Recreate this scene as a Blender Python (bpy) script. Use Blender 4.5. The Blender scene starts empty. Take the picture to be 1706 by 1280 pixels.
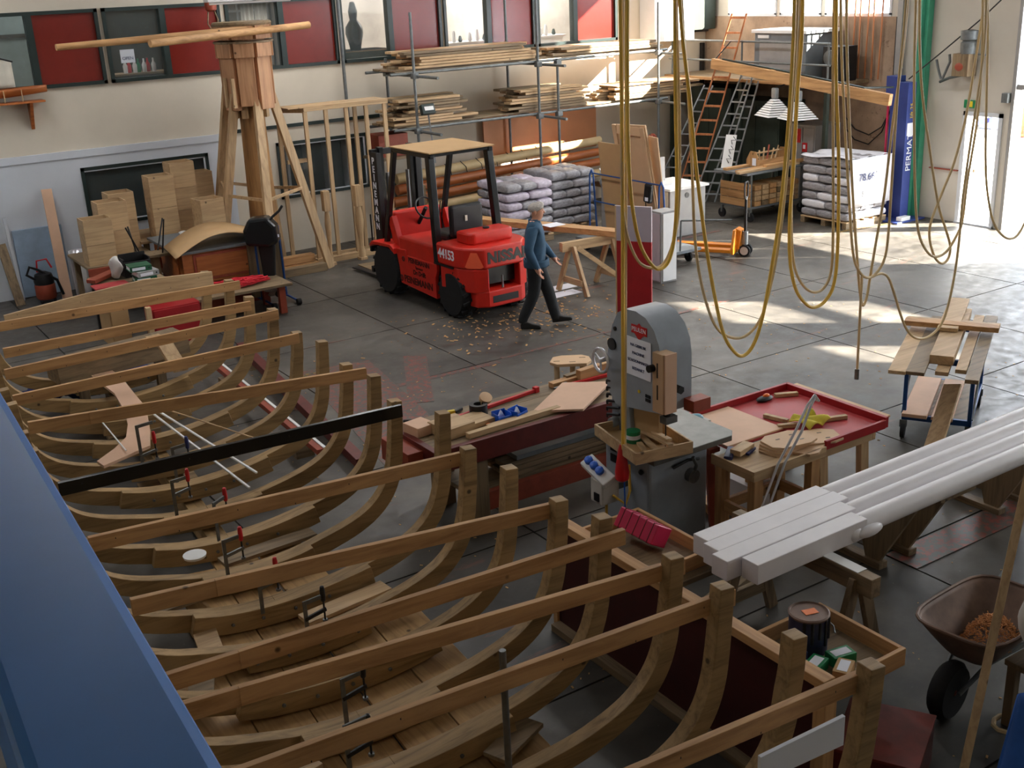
import bpy, bmesh, math, random
from mathutils import Vector, Matrix
from math import sin, cos, pi, radians
random.seed(7)
SC = bpy.context.scene
COL = SC.collection

# ------------------------------------------------------------------ camera
cam_d = bpy.data.cameras.new('camera')
cam_d.sensor_width = 36.0
cam_d.lens = 1899.28 / 1706 * 36.0
cam_d.clip_end = 300
cam = bpy.data.objects.new('camera', cam_d)
COL.objects.link(cam)
RX = Vector((0.83214446, -0.55281063, -0.04400006))
DN = Vector((-0.22068287, -0.25731257, -0.94079185))
FW = Vector((0.50875797, 0.79258479, -0.33611706))
cm = Matrix(((RX.x, -DN.x, -FW.x, 0), (RX.y, -DN.y, -FW.y, 0), (RX.z, -DN.z, -FW.z, 4.6), (0, 0, 0, 1)))
cam.matrix_world = cm
SC.camera = cam

# ------------------------------------------------------------------ world, sun, lamps, exposure
SC.view_settings.view_transform = 'Standard'
SC.view_settings.look = 'None'
SC.view_settings.gamma = 1.0
SC.view_settings.use_curve_mapping = False
SC.view_settings.exposure = 0.0
try:
    SC.cycles.use_denoising = True
    SC.cycles.max_bounces = 8
    SC.cycles.sample_clamp_indirect = 6.0
except Exception:
    pass
W = bpy.data.worlds.new('world'); SC.world = W; W.use_nodes = True
bg = W.node_tree.nodes['Background']
bg.inputs['Color'].default_value = (0.80, 0.90, 1.0, 1)
bg.inputs['Strength'].default_value = 9.0

sun_d = bpy.data.lights.new('sun', 'SUN')
sun_d.energy = 75.0; sun_d.angle = 0.012; sun_d.color = (1.0, 0.93, 0.82)
sun = bpy.data.objects.new('sun', sun_d); COL.objects.link(sun)
sdir = Vector((-0.75 * 0.891, 0.66 * 0.891, -0.454)).normalized()
sun.rotation_euler = sdir.to_track_quat('-Z', 'Y').to_euler()
sun.location = (30, -8, 14)

def area(name, loc, sx, sy, energy, color=(1, 0.97, 0.93), rot=(0, 0, 0)):
    d = bpy.data.lights.new(name, 'AREA'); d.shape = 'RECTANGLE'; d.size = sx; d.size_y = sy
    d.energy = energy; d.color = color
    o = bpy.data.objects.new(name, d); COL.objects.link(o); o.location = loc; o.rotation_euler = rot
    return o
LAMPC = (0.98, 0.98, 1.0)
for lx in (2.0, 8.0, 14.0):
    for ly in (3.0, 10.0, 16.5):
        e = {3.0: 9, 10.0: 84, 16.5: 118}[ly] * (1.15 if lx > 6 else 0.85)
        area('roof_light', (lx, ly, 6.3), 0.5, 3.0, e, LAMPC)

area('window_band_light', (17.95, 2.0, 4.4), 1.4, 9.0, 420, (0.93, 0.97, 1.0), (0, radians(90), 0))  # added fill lamp inside the right wall, brightens the right half like daylight

# ------------------------------------------------------------------ materials
def sr(r, g, b):
    def f(c):
        c /= 255.0
        return c / 12.92 if c <= 0.04045 else ((c + 0.055) / 1.055) ** 2.4
    return (f(r), f(g), f(b), 1.0)
MATS = {}
def _new(name):
    m = bpy.data.materials.new(name); m.use_nodes = True
    nt = m.node_tree; b = nt.nodes['Principled BSDF']
    return m, nt, b
def _coords(nt, scale, rot=(0, 0, 0)):
    tc = nt.nodes.new('ShaderNodeTexCoord'); mp = nt.nodes.new('ShaderNodeMapping')
    mp.inputs['Scale'].default_value = scale; mp.inputs['Rotation'].default_value = rot
    nt.links.new(tc.outputs['Object'], mp.inputs['Vector'])
    return mp
def _noise(nt, vec, scale, detail=4, rough=0.6, dist=0.0):
    n = nt.nodes.new('ShaderNodeTexNoise')
    n.inputs['Scale'].default_value = scale; n.inputs['Detail'].default_value = detail
    n.inputs['Roughness'].default_value = rough; n.inputs['Distortion'].default_value = dist
    nt.links.new(vec.outputs[0], n.inputs['Vector'])
    return n
def _ramp(nt, fac, stops):
    r = nt.nodes.new('ShaderNodeValToRGB'); e = r.color_ramp.elements
    e[0].position, e[0].color = stops[0]; e[1].position, e[1].color = stops[-1]
    for p, c in stops[1:-1]:
        q = e.new(p); q.color = c
    nt.links.new(fac, r.inputs['Fac'])
    return r
def _bump(nt, b, fac, st, dist=0.01):
    k = nt.nodes.new('ShaderNodeBump'); k.inputs['Strength'].default_value = st; k.inputs['Distance'].default_value = dist
    nt.links.new(fac, k.inputs['Height']); nt.links.new(k.outputs['Normal'], b.inputs['Normal'])
def paint(name, c, rough=0.5, metal=0.0, var=0.12, scale=6.0, wear=None, wearamt=0.62, bump=0.0):
    m, nt, b = _new(name)
    mp = _coords(nt, (1, 1, 1)); n = _noise(nt, mp, scale, 5, 0.6)
    lo = tuple(x * (1 - var) for x in c[:3]) + (1,); hi = tuple(min(1, x * (1 + var)) for x in c[:3]) + (1,)
    r = _ramp(nt, n.outputs['Fac'], [(0.3, lo), (0.7, hi)])
    out = r.outputs['Color']
    if wear:
        n2 = _noise(nt, mp, scale * 2.2, 8, 0.75)
        r2 = _ramp(nt, n2.outputs['Fac'], [(wearamt, (0, 0, 0, 1)), (wearamt + 0.04, (1, 1, 1, 1))])
        mx = nt.nodes.new('ShaderNodeMixRGB'); nt.links.new(r2.outputs['Color'], mx.inputs['Fac'])
        nt.links.new(out, mx.inputs['Color1']); mx.inputs['Color2'].default_value = wear
        out = mx.outputs['Color']
    nt.links.new(out, b.inputs['Base Color'])
    b.inputs['Roughness'].default_value = rough; b.inputs['Metallic'].default_value = metal
    if bump: _bump(nt, b, n.outputs['Fac'], bump)
    MATS[name] = m; return m
def wood(name, c1, c2, axis='x', rough=0.6, knots=True, fine=18.0):
    m, nt, b = _new(name)
    s = {'x': (0.06, 1, 1), 'y': (1, 0.06, 1), 'z': (1, 1, 0.06)}[axis]
    mp = _coords(nt, s); n = _noise(nt, mp, fine, 6, 0.62, 0.6)
    mp2 = _coords(nt, (1, 1, 1)); big = _noise(nt, mp2, 1.7, 3, 0.5)
    r = _ramp(nt, n.outputs['Fac'], [(0.28, c1), (0.55, c2), (0.8, tuple(min(1, x * 1.15) for x in c2[:3]) + (1,))])
    mx = nt.nodes.new('ShaderNodeMixRGB'); mx.blend_type = 'MULTIPLY'; mx.inputs['Fac'].default_value = 0.55
    r2 = _ramp(nt, big.outputs['Fac'], [(0.3, (0.72, 0.68, 0.62, 1)), (0.7, (1.12, 1.08, 1.02, 1))])
    nt.links.new(r.outputs['Color'], mx.inputs['Color1']); nt.links.new(r2.outputs['Color'], mx.inputs['Color2'])
    out = mx.outputs['Color']
    if knots:
        v = nt.nodes.new('ShaderNodeTexVoronoi'); v.inputs['Scale'].default_value = 3.2
        nt.links.new(mp2.outputs[0], v.inputs['Vector'])
        r3 = _ramp(nt, v.outputs['Distance'], [(0.035, (1, 1, 1, 1)), (0.07, (0, 0, 0, 1))])
        mk = nt.nodes.new('ShaderNodeMixRGB'); nt.links.new(r3.outputs['Color'], mk.inputs['Fac'])
        nt.links.new(out, mk.inputs['Color1']); mk.inputs['Color2'].default_value = tuple(x * 0.35 for x in c1[:3]) + (1,)
        out = mk.outputs['Color']
    nt.links.new(out, b.inputs['Base Color']); b.inputs['Roughness'].default_value = rough
    _bump(nt, b, n.outputs['Fac'], 0.12, 0.004)
    MATS[name] = m; return m
def emit(name, c, s):
    m, nt, b = _new(name)
    b.inputs['Base Color'].default_value = c; b.inputs['Emission Color'].default_value = c; b.inputs['Emission Strength'].default_value = s
    MATS[name] = m; return m
def glassy(name, c=(0.9, 0.95, 0.95, 1), rough=0.02, alpha=0.18, spec=0.7):
    m, nt, b = _new(name)
    b.inputs['Base Color'].default_value = c; b.inputs['Roughness'].default_value = rough
    b.inputs['Alpha'].default_value = alpha; b.inputs['Specular IOR Level'].default_value = spec
    MATS[name] = m; return m

for ax in 'xyz':
    wood('oak_' + ax, sr(118, 94, 60), sr(168, 138, 94), ax)          # boat ribs
    wood('pine_' + ax, sr(160, 116, 72), sr(200, 156, 106), ax)       # battens
    wood('pale_' + ax, sr(164, 134, 98), sr(200, 170, 130), ax)      # studs, trestles
    wood('dull_' + ax, sr(92, 76, 56), sr(140, 120, 92), ax)         # old boards
wood('orange_wood', sr(140, 72, 32), sr(178, 104, 52), 'x', 0.45)
wood('orange_wood_z', sr(160, 92, 54), sr(192, 124, 80), 'z', 0.5, False)
wood('trunk_wood', sr(128, 92, 52), sr(170, 128, 80), 'z', 0.6)
wood('drum_wood', sr(160, 112, 76), sr(196, 150, 112), 'z', 0.6)
wood('floor_boards', sr(150, 116, 72), sr(190, 154, 104), 'y')
paint('ply', sr(206, 170, 132), 0.6, var=0.06, scale=3)
paint('ply_pink', sr(216, 176, 146), 0.6, var=0.06, scale=4)
paint('mdf', sr(186, 150, 104), 0.6, var=0.05, scale=4)
paint('cardboard', sr(188, 152, 104), 0.8, var=0.08)
paint('wall_cream', sr(212, 202, 184), 0.85, var=0.05, scale=1.2, bump=0.02)
paint('wall_white', sr(206, 210, 216), 0.8, var=0.04, scale=1.5)
paint('wall_right', sr(196, 190, 178), 0.8, var=0.06, scale=1.2)
paint('brown_wall', sr(156, 132, 110), 0.9, var=0.3, scale=2.2, bump=0.1, wear=sr(120, 98, 80), wearamt=0.6)
paint('ceiling', sr(170, 168, 160), 0.9)
paint('dark_green', sr(34, 48, 46), 0.35)
paint('red_panel', sr(122, 34, 26), 0.25, var=0.06)
paint('red_lift', sr(204, 38, 24), 0.38, var=0.1, scale=5, wear=sr(150, 110, 98), wearamt=0.655)
paint('red_table', sr(176, 56, 58), 0.5, var=0.1, scale=5, wear=sr(196, 120, 110), wearamt=0.68)
paint('red_rim', sr(160, 24, 30), 0.45, var=0.1)
paint('maroon', sr(64, 16, 12), 0.6, var=0.15)
paint('maroon_beam', sr(96, 28, 20), 0.5, var=0.25, scale=9)
paint('red_worn', sr(120, 44, 34), 0.6, var=0.25, scale=6, wear=sr(150, 110, 80), wearamt=0.66)
paint('rust_red', sr(150, 66, 44), 0.55, var=0.2, scale=8)
paint('black', sr(18, 18, 20), 0.5, var=0.2)
paint('black_gloss', sr(24, 26, 28), 0.25, var=0.2)
paint('rubber', sr(22, 23, 24), 0.8, var=0.3, scale=12)
paint('steel', sr(120, 122, 122), 0.4, 0.8, 0.2, 14)
paint('galv', sr(112, 116, 116), 0.5, 0.4, 0.2, 14)
paint('chrome', sr(230, 230, 234), 0.3, 0.6, 0.05)
paint('alu', sr(158, 162, 164), 0.4, 0.5, 0.12)
paint('saw_gray', sr(152, 160, 168), 0.45, 0.1, 0.1, 5, wear=sr(96, 98, 98), wearamt=0.7)
paint('saw_table', sr(104, 104, 100), 0.4, 0.4, 0.2, 9)
paint('blue_beam', sr(66, 132, 210), 0.42, 0.0, 0.06, 3, wear=sr(170, 196, 220), wearamt=0.78)
paint('blue_steel', sr(26, 74, 138), 0.4, 0.1, 0.15)
paint('blue_column', sr(52, 70, 140), 0.4, 0.1, 0.1)
paint('blue_plastic', sr(24, 92, 200), 0.4)
paint('navy', sr(28, 40, 96), 0.5)
paint('blue_bag', sr(20, 84, 168), 0.6, var=0.2, bump=0.3)
paint('green_post', sr(64, 150, 120), 0.5, var=0.1)
paint('dark_olive', sr(48, 58, 48), 0.6, var=0.2)
paint('white', sr(232, 232, 230), 0.5, var=0.03)
paint('paper', sr(240, 242, 250), 0.7, var=0.01)
paint('white_spar', sr(238, 234, 236), 0.35, var=0.05, scale=3)
paint('gray_box', sr(150, 148, 146), 0.5, var=0.08)
paint('lilac', sr(176, 164, 172), 0.5, var=0.04)
paint('cream_plastic', sr(220, 214, 196), 0.5)
paint('hose_yellow', sr(236, 192, 78), 0.45, var=0.12, scale=3)
paint('hose_beige', sr(214, 188, 140), 0.5, var=0.1, scale=3)
paint('cable_black', sr(20, 20, 22), 0.5)
paint('plug_red', sr(196, 28, 34), 0.4)
paint('pink', sr(204, 42, 86), 0.4, var=0.05)
paint('orange_truck', sr(222, 132, 26), 0.4, var=0.1, wear=sr(150, 100, 60), wearamt=0.7)
paint('orange', sr(238, 116, 24), 0.4)
paint('triangle', sr(255, 104, 66), 0.5, var=0.02)
paint('yellow', sr(226, 196, 40), 0.5)
paint('rag', sr(206, 190, 70), 0.9, var=0.2)
paint('green_binder', sr(24, 84, 56), 0.5)
paint('green_can', sr(30, 130, 80), 0.4)
paint('teal', sr(30, 110, 124), 0.4)
paint('gray_binder', sr(150, 150, 148), 0.6)
paint('skin', sr(206, 150, 122), 0.55, var=0.06)
paint('hair_gray', sr(176, 168, 160), 0.8, var=0.25, scale=60, bump=0.4)
paint('jacket', sr(46, 78, 102), 0.85, var=0.2, scale=9, bump=0.25)
paint('trousers', sr(34, 36, 38), 0.9, var=0.25, scale=9, bump=0.2)
paint('shoe', sr(26, 24, 22), 0.6)
paint('dirty_white', sr(200, 196, 190), 0.7, var=0.1)
paint('shaving', sr(206, 160, 104), 0.8, var=0.2, scale=20)
paint('sawdust', sr(190, 128, 74), 0.9, var=0.3, scale=30)
paint('sail', sr(206, 200, 184), 0.9, var=0.08)
paint('bag_plastic', sr(150, 148, 152), 0.3, var=0.35, scale=7, bump=0.4)
paint('bag_white', sr(222, 222, 228), 0.35, var=0.12, scale=7, bump=0.3)
paint('bag_pink', sr(196, 186, 200), 0.3, var=0.25, scale=6, bump=0.4)
paint('barrow', sr(120, 96, 82), 0.6, 0.2, 0.3, 6, bump=0.1)
paint('can_label', sr(40, 44, 76), 0.4, var=0.4, scale=14)
paint('red_rope', sr(216, 40, 56), 0.8)
paint('screen_gray', sr(150, 152, 150), 0.3)
paint('gray_deck', sr(110, 116, 120), 0.5)
paint('pale_teal', sr(128, 146, 146), 0.6)
paint('asphalt', sr(176, 174, 170), 0.9)
paint('building_gray', sr(150, 154, 170), 0.7)
glassy('glass', (0.25, 0.3, 0.3, 1), 0.03, 0.12, 0.6)
glassy('film', (0.9, 0.92, 0.95, 1), 0.12, 0.22, 0.8)
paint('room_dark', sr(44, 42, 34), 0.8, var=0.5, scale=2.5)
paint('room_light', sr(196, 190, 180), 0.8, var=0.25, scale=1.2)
m, nt, b = _new('translucent_pane')
t = nt.nodes.new('ShaderNodeBsdfTranslucent'); t.inputs['Color'].default_value = (0.85, 0.88, 0.95, 1)
nt.links.new(t.outputs[0], nt.nodes['Material Output'].inputs['Surface']); MATS['translucent_pane'] = m

# concrete floor: mottled grey with worn orange and red paint marks
m, nt, b = _new('concrete')
mp = _coords(nt, (1, 1, 1))
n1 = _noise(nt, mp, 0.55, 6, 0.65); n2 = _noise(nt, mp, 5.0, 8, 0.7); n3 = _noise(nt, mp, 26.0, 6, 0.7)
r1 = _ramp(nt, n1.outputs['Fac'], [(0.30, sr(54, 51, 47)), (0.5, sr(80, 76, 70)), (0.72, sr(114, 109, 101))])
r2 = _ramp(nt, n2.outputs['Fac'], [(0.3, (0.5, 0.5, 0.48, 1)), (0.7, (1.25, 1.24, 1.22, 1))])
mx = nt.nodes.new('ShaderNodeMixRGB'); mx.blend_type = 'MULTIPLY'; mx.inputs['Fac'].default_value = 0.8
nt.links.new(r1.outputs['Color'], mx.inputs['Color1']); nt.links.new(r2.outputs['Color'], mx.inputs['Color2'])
mp2 = _coords(nt, (0.35, 1.6, 1), (0, 0, 0.25)); n4 = _noise(nt, mp2, 1.3, 9, 0.78, 0.4)
r4 = _ramp(nt, n4.outputs['Fac'], [(0.60, (0, 0, 0, 1)), (0.70, (0.55, 0.55, 0.55, 1))])
mo = nt.nodes.new('ShaderNodeMixRGB'); nt.links.new(r4.outputs['Color'], mo.inputs['Fac'])
nt.links.new(mx.outputs['Color'], mo.inputs['Color1']); mo.inputs['Color2'].default_value = sr(150, 84, 62)
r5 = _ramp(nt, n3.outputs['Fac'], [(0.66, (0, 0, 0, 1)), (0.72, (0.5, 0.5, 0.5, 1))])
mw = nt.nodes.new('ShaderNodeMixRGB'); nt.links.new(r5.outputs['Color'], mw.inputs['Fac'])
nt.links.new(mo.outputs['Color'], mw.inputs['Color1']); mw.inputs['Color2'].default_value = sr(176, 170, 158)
nt.links.new(mw.outputs['Color'], b.inputs['Base Color'])
rr = _ramp(nt, n2.outputs['Fac'], [(0.3, (0.34, 0.34, 0.34, 1)), (0.72, (0.72, 0.72, 0.72, 1))])
nt.links.new(rr.outputs['Color'], b.inputs['Roughness'])
_bump(nt, b, n2.outputs['Fac'], 0.06, 0.01)
MATS['concrete'] = m
paint('stripe_red', sr(120, 62, 50), 0.5, var=0.3, scale=7, wear=sr(78, 74, 68), wearamt=0.47)
paint('stripe_yellow', sr(140, 112, 52), 0.6, var=0.25, scale=7, wear=sr(78, 74, 68), wearamt=0.5)
paint('joint_dark', sr(46, 44, 42), 0.8)

# ------------------------------------------------------------------ mesh helpers
ROOTM = {}
class MB:
    def __init__(s): s.v = []; s.f = []
    def add(s, vs, fs):
        o = len(s.v); s.v += [Vector(p) for p in vs]; s.f += [tuple(i + o for i in q) for q in fs]; return s
    def box(s, x0, x1, y0, y1, z0, z1):
        vs = [(x, y, z) for x in (x0, x1) for y in (y0, y1) for z in (z0, z1)]
        return s.add(vs, [(0, 1, 3, 2), (4, 6, 7, 5), (0, 4, 5, 1), (2, 3, 7, 6), (0, 2, 6, 4), (1, 5, 7, 3)])
    def beam(s, p0, p1, w, h, up=(0, 0, 1), w1=None, h1=None):
        p0 = Vector(p0); p1 = Vector(p1); d = (p1 - p0).normalized(); up = Vector(up)
        a = d.cross(up)
        if a.length < 1e-4: a = d.cross(Vector((1, 0, 0)))
        a.normalize(); c = a.cross(d).normalized()
        w1 = w if w1 is None else w1; h1 = h if h1 is None else h1
        vs = []
        for p, ww, hh in ((p0, w, h), (p1, w1, h1)):
            for sa, sc in ((-1, -1), (1, -1), (1, 1), (-1, 1)):
                vs.append(p + a * sa * ww / 2 + c * sc * hh / 2)
        return s.add(vs, [(0, 3, 2, 1), (4, 5, 6, 7), (0, 1, 5, 4), (1, 2, 6, 5), (2, 3, 7, 6), (3, 0, 4, 7)])
    def tube(s, pts, r, n=8, closed=False, cap=True):
        pts = [Vector(p) for p in pts]; N = len(pts)
        rs = r if isinstance(r, (list, tuple)) else [r] * N
        ref = None; rings = []
        for i, p in enumerate(pts):
            if closed: t = pts[(i + 1) % N] - pts[i - 1]
            else: t = pts[min(i + 1, N - 1)] - pts[max(i - 1, 0)]
            t.normalize()
            if ref is None:
                ref = Vector((0, 0, 1)) if abs(t.z) < 0.9 else Vector((1, 0, 0))
            a = (ref - t * ref.dot(t))
            if a.length < 1e-5: a = t.orthogonal()
            a.normalize(); bb = t.cross(a); ref = a
            rings.append([p + (a * cos(2 * pi * k / n) + bb * sin(2 * pi * k / n)) * rs[i] for k in range(n)])
        vs = [q for g in rings for q in g]; fs = []
        for i in range(N if closed else N - 1):
            j = (i + 1) % N
            for k in range(n): fs.append((i * n + k, i * n + (k + 1) % n, j * n + (k + 1) % n, j * n + k))
        if cap and not closed: fs += [tuple(range(n))[::-1], tuple((N - 1) * n + k for k in range(n))]
        return s.add(vs, fs)
    def cyl(s, p0, p1, r, n=16, r1=None): return s.tube([p0, p1], [r, r if r1 is None else r1], n)
    def lathe(s, prof, n=16, M=None, cap=True):
        M = M or Matrix(); vs = []; fs = []
        for r, z in prof:
            for k in range(n): vs.append(M @ Vector((r * cos(2 * pi * k / n), r * sin(2 * pi * k / n), z)))
        for i in range(len(prof) - 1):
            for k in range(n): fs.append((i * n + k, i * n + (k + 1) % n, (i + 1) * n + (k + 1) % n, (i + 1) * n + k))
        if cap: fs += [tuple(range(n))[::-1], tuple((len(prof) - 1) * n + k for k in range(n))]
        return s.add(vs, fs)
    def prism(s, poly, o, ax, ay, depth):
        o = Vector(o); ax = Vector(ax); ay = Vector(ay); an = ax.cross(ay).normalized() * depth; n = len(poly)
        vs = [o + ax * p[0] + ay * p[1] for p in poly]; vs += [v + an for v in vs]
        fs = [tuple(range(n))[::-1], tuple(range(n, 2 * n))] + [(i, (i + 1) % n, n + (i + 1) % n, n + i) for i in range(n)]
        return s.add(vs, fs)
    def ell(s, c, r, n=12, m=8):
        c = Vector(c); vs = []; fs = []
        for i in range(m + 1):
            th = pi * i / m
            for k in range(n): vs.append(c + Vector((r[0] * sin(th) * cos(2 * pi * k / n), r[1] * sin(th) * sin(2 * pi * k / n), r[2] * cos(th))))
        for i in range(m):
            for k in range(n): fs.append((i * n + k, i * n + (k + 1) % n, (i + 1) * n + (k + 1) % n, (i + 1) * n + k))
        return s.add(vs, fs)
    def grid(s, fn, nu, nv, th=0.0):
        vs = [Vector(fn(i / nu, j / nv)) for i in range(nu + 1) for j in range(nv + 1)]
        fs = [(i * (nv + 1) + j, (i + 1) * (nv + 1) + j, (i + 1) * (nv + 1) + j + 1, i * (nv + 1) + j + 1) for i in range(nu) for j in range(nv)]
        return s.add(vs, fs)
    def xf(s, M): s.v = [M @ p for p in s.v]; return s
    def mesh(s, name, smooth=False):
        me = bpy.data.meshes.new(name); me.from_pydata([tuple(p) for p in s.v], [], s.f)
        b = bmesh.new(); b.from_mesh(me); bmesh.ops.remove_doubles(b, verts=b.verts, dist=1e-5)
        bmesh.ops.recalc_face_normals(b, faces=b.faces); b.to_mesh(me); b.free()
        if smooth:
            for p in me.polygons: p.use_smooth = True
        return me
    def build(s, name, mat, parent=None, smooth=False, bevel=0.0, local=False, solid=0.0, subd=0):
        if parent is not None and not local:
            Mi = ROOTM[parent.name].inverted(); s.v = [Mi @ p for p in s.v]
        me = s.mesh(name, smooth); me.materials.append(MATS[mat] if isinstance(mat, str) else mat)
        o = bpy.data.objects.new(name, me); COL.objects.link(o)
        if parent is not None:
            o.parent = parent; ROOTM[o.name] = ROOTM[parent.name]
        else: ROOTM[o.name] = Matrix()
        if solid:
            k = o.modifiers.new('solid', 'SOLIDIFY'); k.thickness = solid; k.offset = 0
        if subd:
            k = o.modifiers.new('sub', 'SUBSURF'); k.levels = subd; k.render_levels = subd
        if bevel:
            k = o.modifiers.new('bevel', 'BEVEL'); k.width = bevel; k.segments = 2; k.limit_method = 'ANGLE'; k.angle_limit = radians(40)
        if smooth and not subd:
            try:
                k = me; me.set_sharp_from_angle(angle=radians(42))
            except Exception: pass
        return o
def thing(name, label, cat, loc=(0, 0, 0), rz=0.0, group=None):
    o = bpy.data.objects.new(name, None); COL.objects.link(o); o.empty_display_size = 0.1
    o.location = loc; o.rotation_euler = (0, 0, rz); o['label'] = label; o['category'] = cat
    if group: o['group'] = group
    ROOTM[o.name] = Matrix.Translation(Vector(loc)) @ Matrix.Rotation(rz, 4, 'Z')
    return o
def tag(o, label, cat, group=None):
    o['label'] = label; o['category'] = cat
    if group: o['group'] = group
    return o
def struct(o): o['kind'] = 'structure'; return o
def stuff(o): o['kind'] = 'stuff'; return o
def bx(root, name, mat, x, y, z, bevel=0.004): return MB().box(x[0], x[1], y[0], y[1], z[0], z[1]).build(name, mat, root, bevel=bevel)
def bm(root, name, mat, p0, p1, w, h, up=(0, 0, 1), bevel=0.003): return MB().beam(p0, p1, w, h, up).build(name, mat, root, bevel=bevel)
def tb(root, name, mat, pts, r, n=8): return MB().tube(pts, r, n).build(name, mat, root, smooth=True)
def pick(d): return d[random.randrange(len(d))]
def copy_tree(root, loc, rz, label=None, group=None):
    r = root.copy(); COL.objects.link(r); r.location = loc; r.rotation_euler = (0, 0, rz)
    if label: r['label'] = label
    if group: r['group'] = group
    for ch in root.children:
        c = ch.copy(); COL.objects.link(c); c.parent = r
        for g in ch.children:
            d = g.copy(); COL.objects.link(d); d.parent = c
    return r
def text(name, body, mat, parent, o, ax, ay, size, ext=0.002, align='CENTER', spacing=1.0, bold=0.0):
    cu = bpy.data.curves.new(name, 'FONT'); cu.body = body; cu.size = size; cu.extrude = ext
    cu.align_x = align; cu.align_y = 'CENTER'; cu.space_character = spacing; cu.offset = bold
    tmp = bpy.data.objects.new(name + '_tmp', cu); COL.objects.link(tmp)
    dg = bpy.context.evaluated_depsgraph_get()
    me = bpy.data.meshes.new_from_object(tmp.evaluated_get(dg)); bpy.data.objects.remove(tmp)
    ax = Vector(ax).normalized(); ay = Vector(ay).normalized(); an = ax.cross(ay)
    M = Matrix(((ax.x, ay.x, an.x, o[0]), (ax.y, ay.y, an.y, o[1]), (ax.z, ay.z, an.z, o[2]), (0, 0, 0, 1)))
    me.transform(ROOTM[parent.name].inverted() @ M)
    me.materials.clear(); me.materials.append(MATS[mat])
    ob = bpy.data.objects.new(name, me); COL.objects.link(ob); ob.parent = parent; ROOTM[ob.name] = ROOTM[parent.name]
    return ob
FRAMES = [(5.684, 1.183, 1.499), (4.947, 1.259, 1.535), (4.229, 1.267, 1.495), (3.529, 1.305, 1.513), (2.848, 1.319, 1.428), (2.186, 1.345, 1.499), (1.543, 1.329, 1.455), (0.919, 1.34, 1.523), (0.314, 1.261, 1.501), (-0.273, 1.402, 1.553), (-0.841, 1.322, 1.482), (-1.39, 1.352, 1.522), (-1.921, 1.414, 1.481), (-2.432, 1.407, 1.571), (-2.925, 1.559, 1.483), (-3.399, 1.528, 1.527), (-3.854, 1.62, 1.436), (-4.29, 1.698, 1.477)]
SPALLS = [(0, -1, 1.286, 1.504, -1.014, 1.403), (1, -1, 1.403, 1.526, -1.151, 1.502), (2, -1, 1.301, 1.464, -1.176, 1.416), (3, -1, 1.384, 1.515, -1.243, 1.407), (4, -1, 1.357, 1.438, -1.258, 1.361), (6, -1, 1.523, 1.407, -1.269, 1.538), (8, -1, 1.326, 1.483, -1.241, 1.483), (10, 1, 1.427, 1.432, -1.215, 1.497), (12, 1, 1.53, 1.43, -1.171, 1.583), (13, -1, 1.55, 1.493, -1.119, 1.475), (14, 1, 1.718, 1.408, -1.084, 1.531), (15, 1, 1.693, 1.445, -0.997, 1.428), (17, 1, 1.775, 1.41, 0.259, 1.368)]
TEMPLATE = [(4.065, 1.177), (2.641, 1.365), (2.095, 1.385), (1.648, 1.392), (1.61, 1.217), (1.772, 1.011), (5.007, -0.352), (5.463, -0.457), (3.869, 0.255), (2.982, 0.68), (2.724, 0.892), (2.796, 0.993), (3.225, 1.047), (3.959, 0.931), (5.406, 0.697)]
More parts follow.
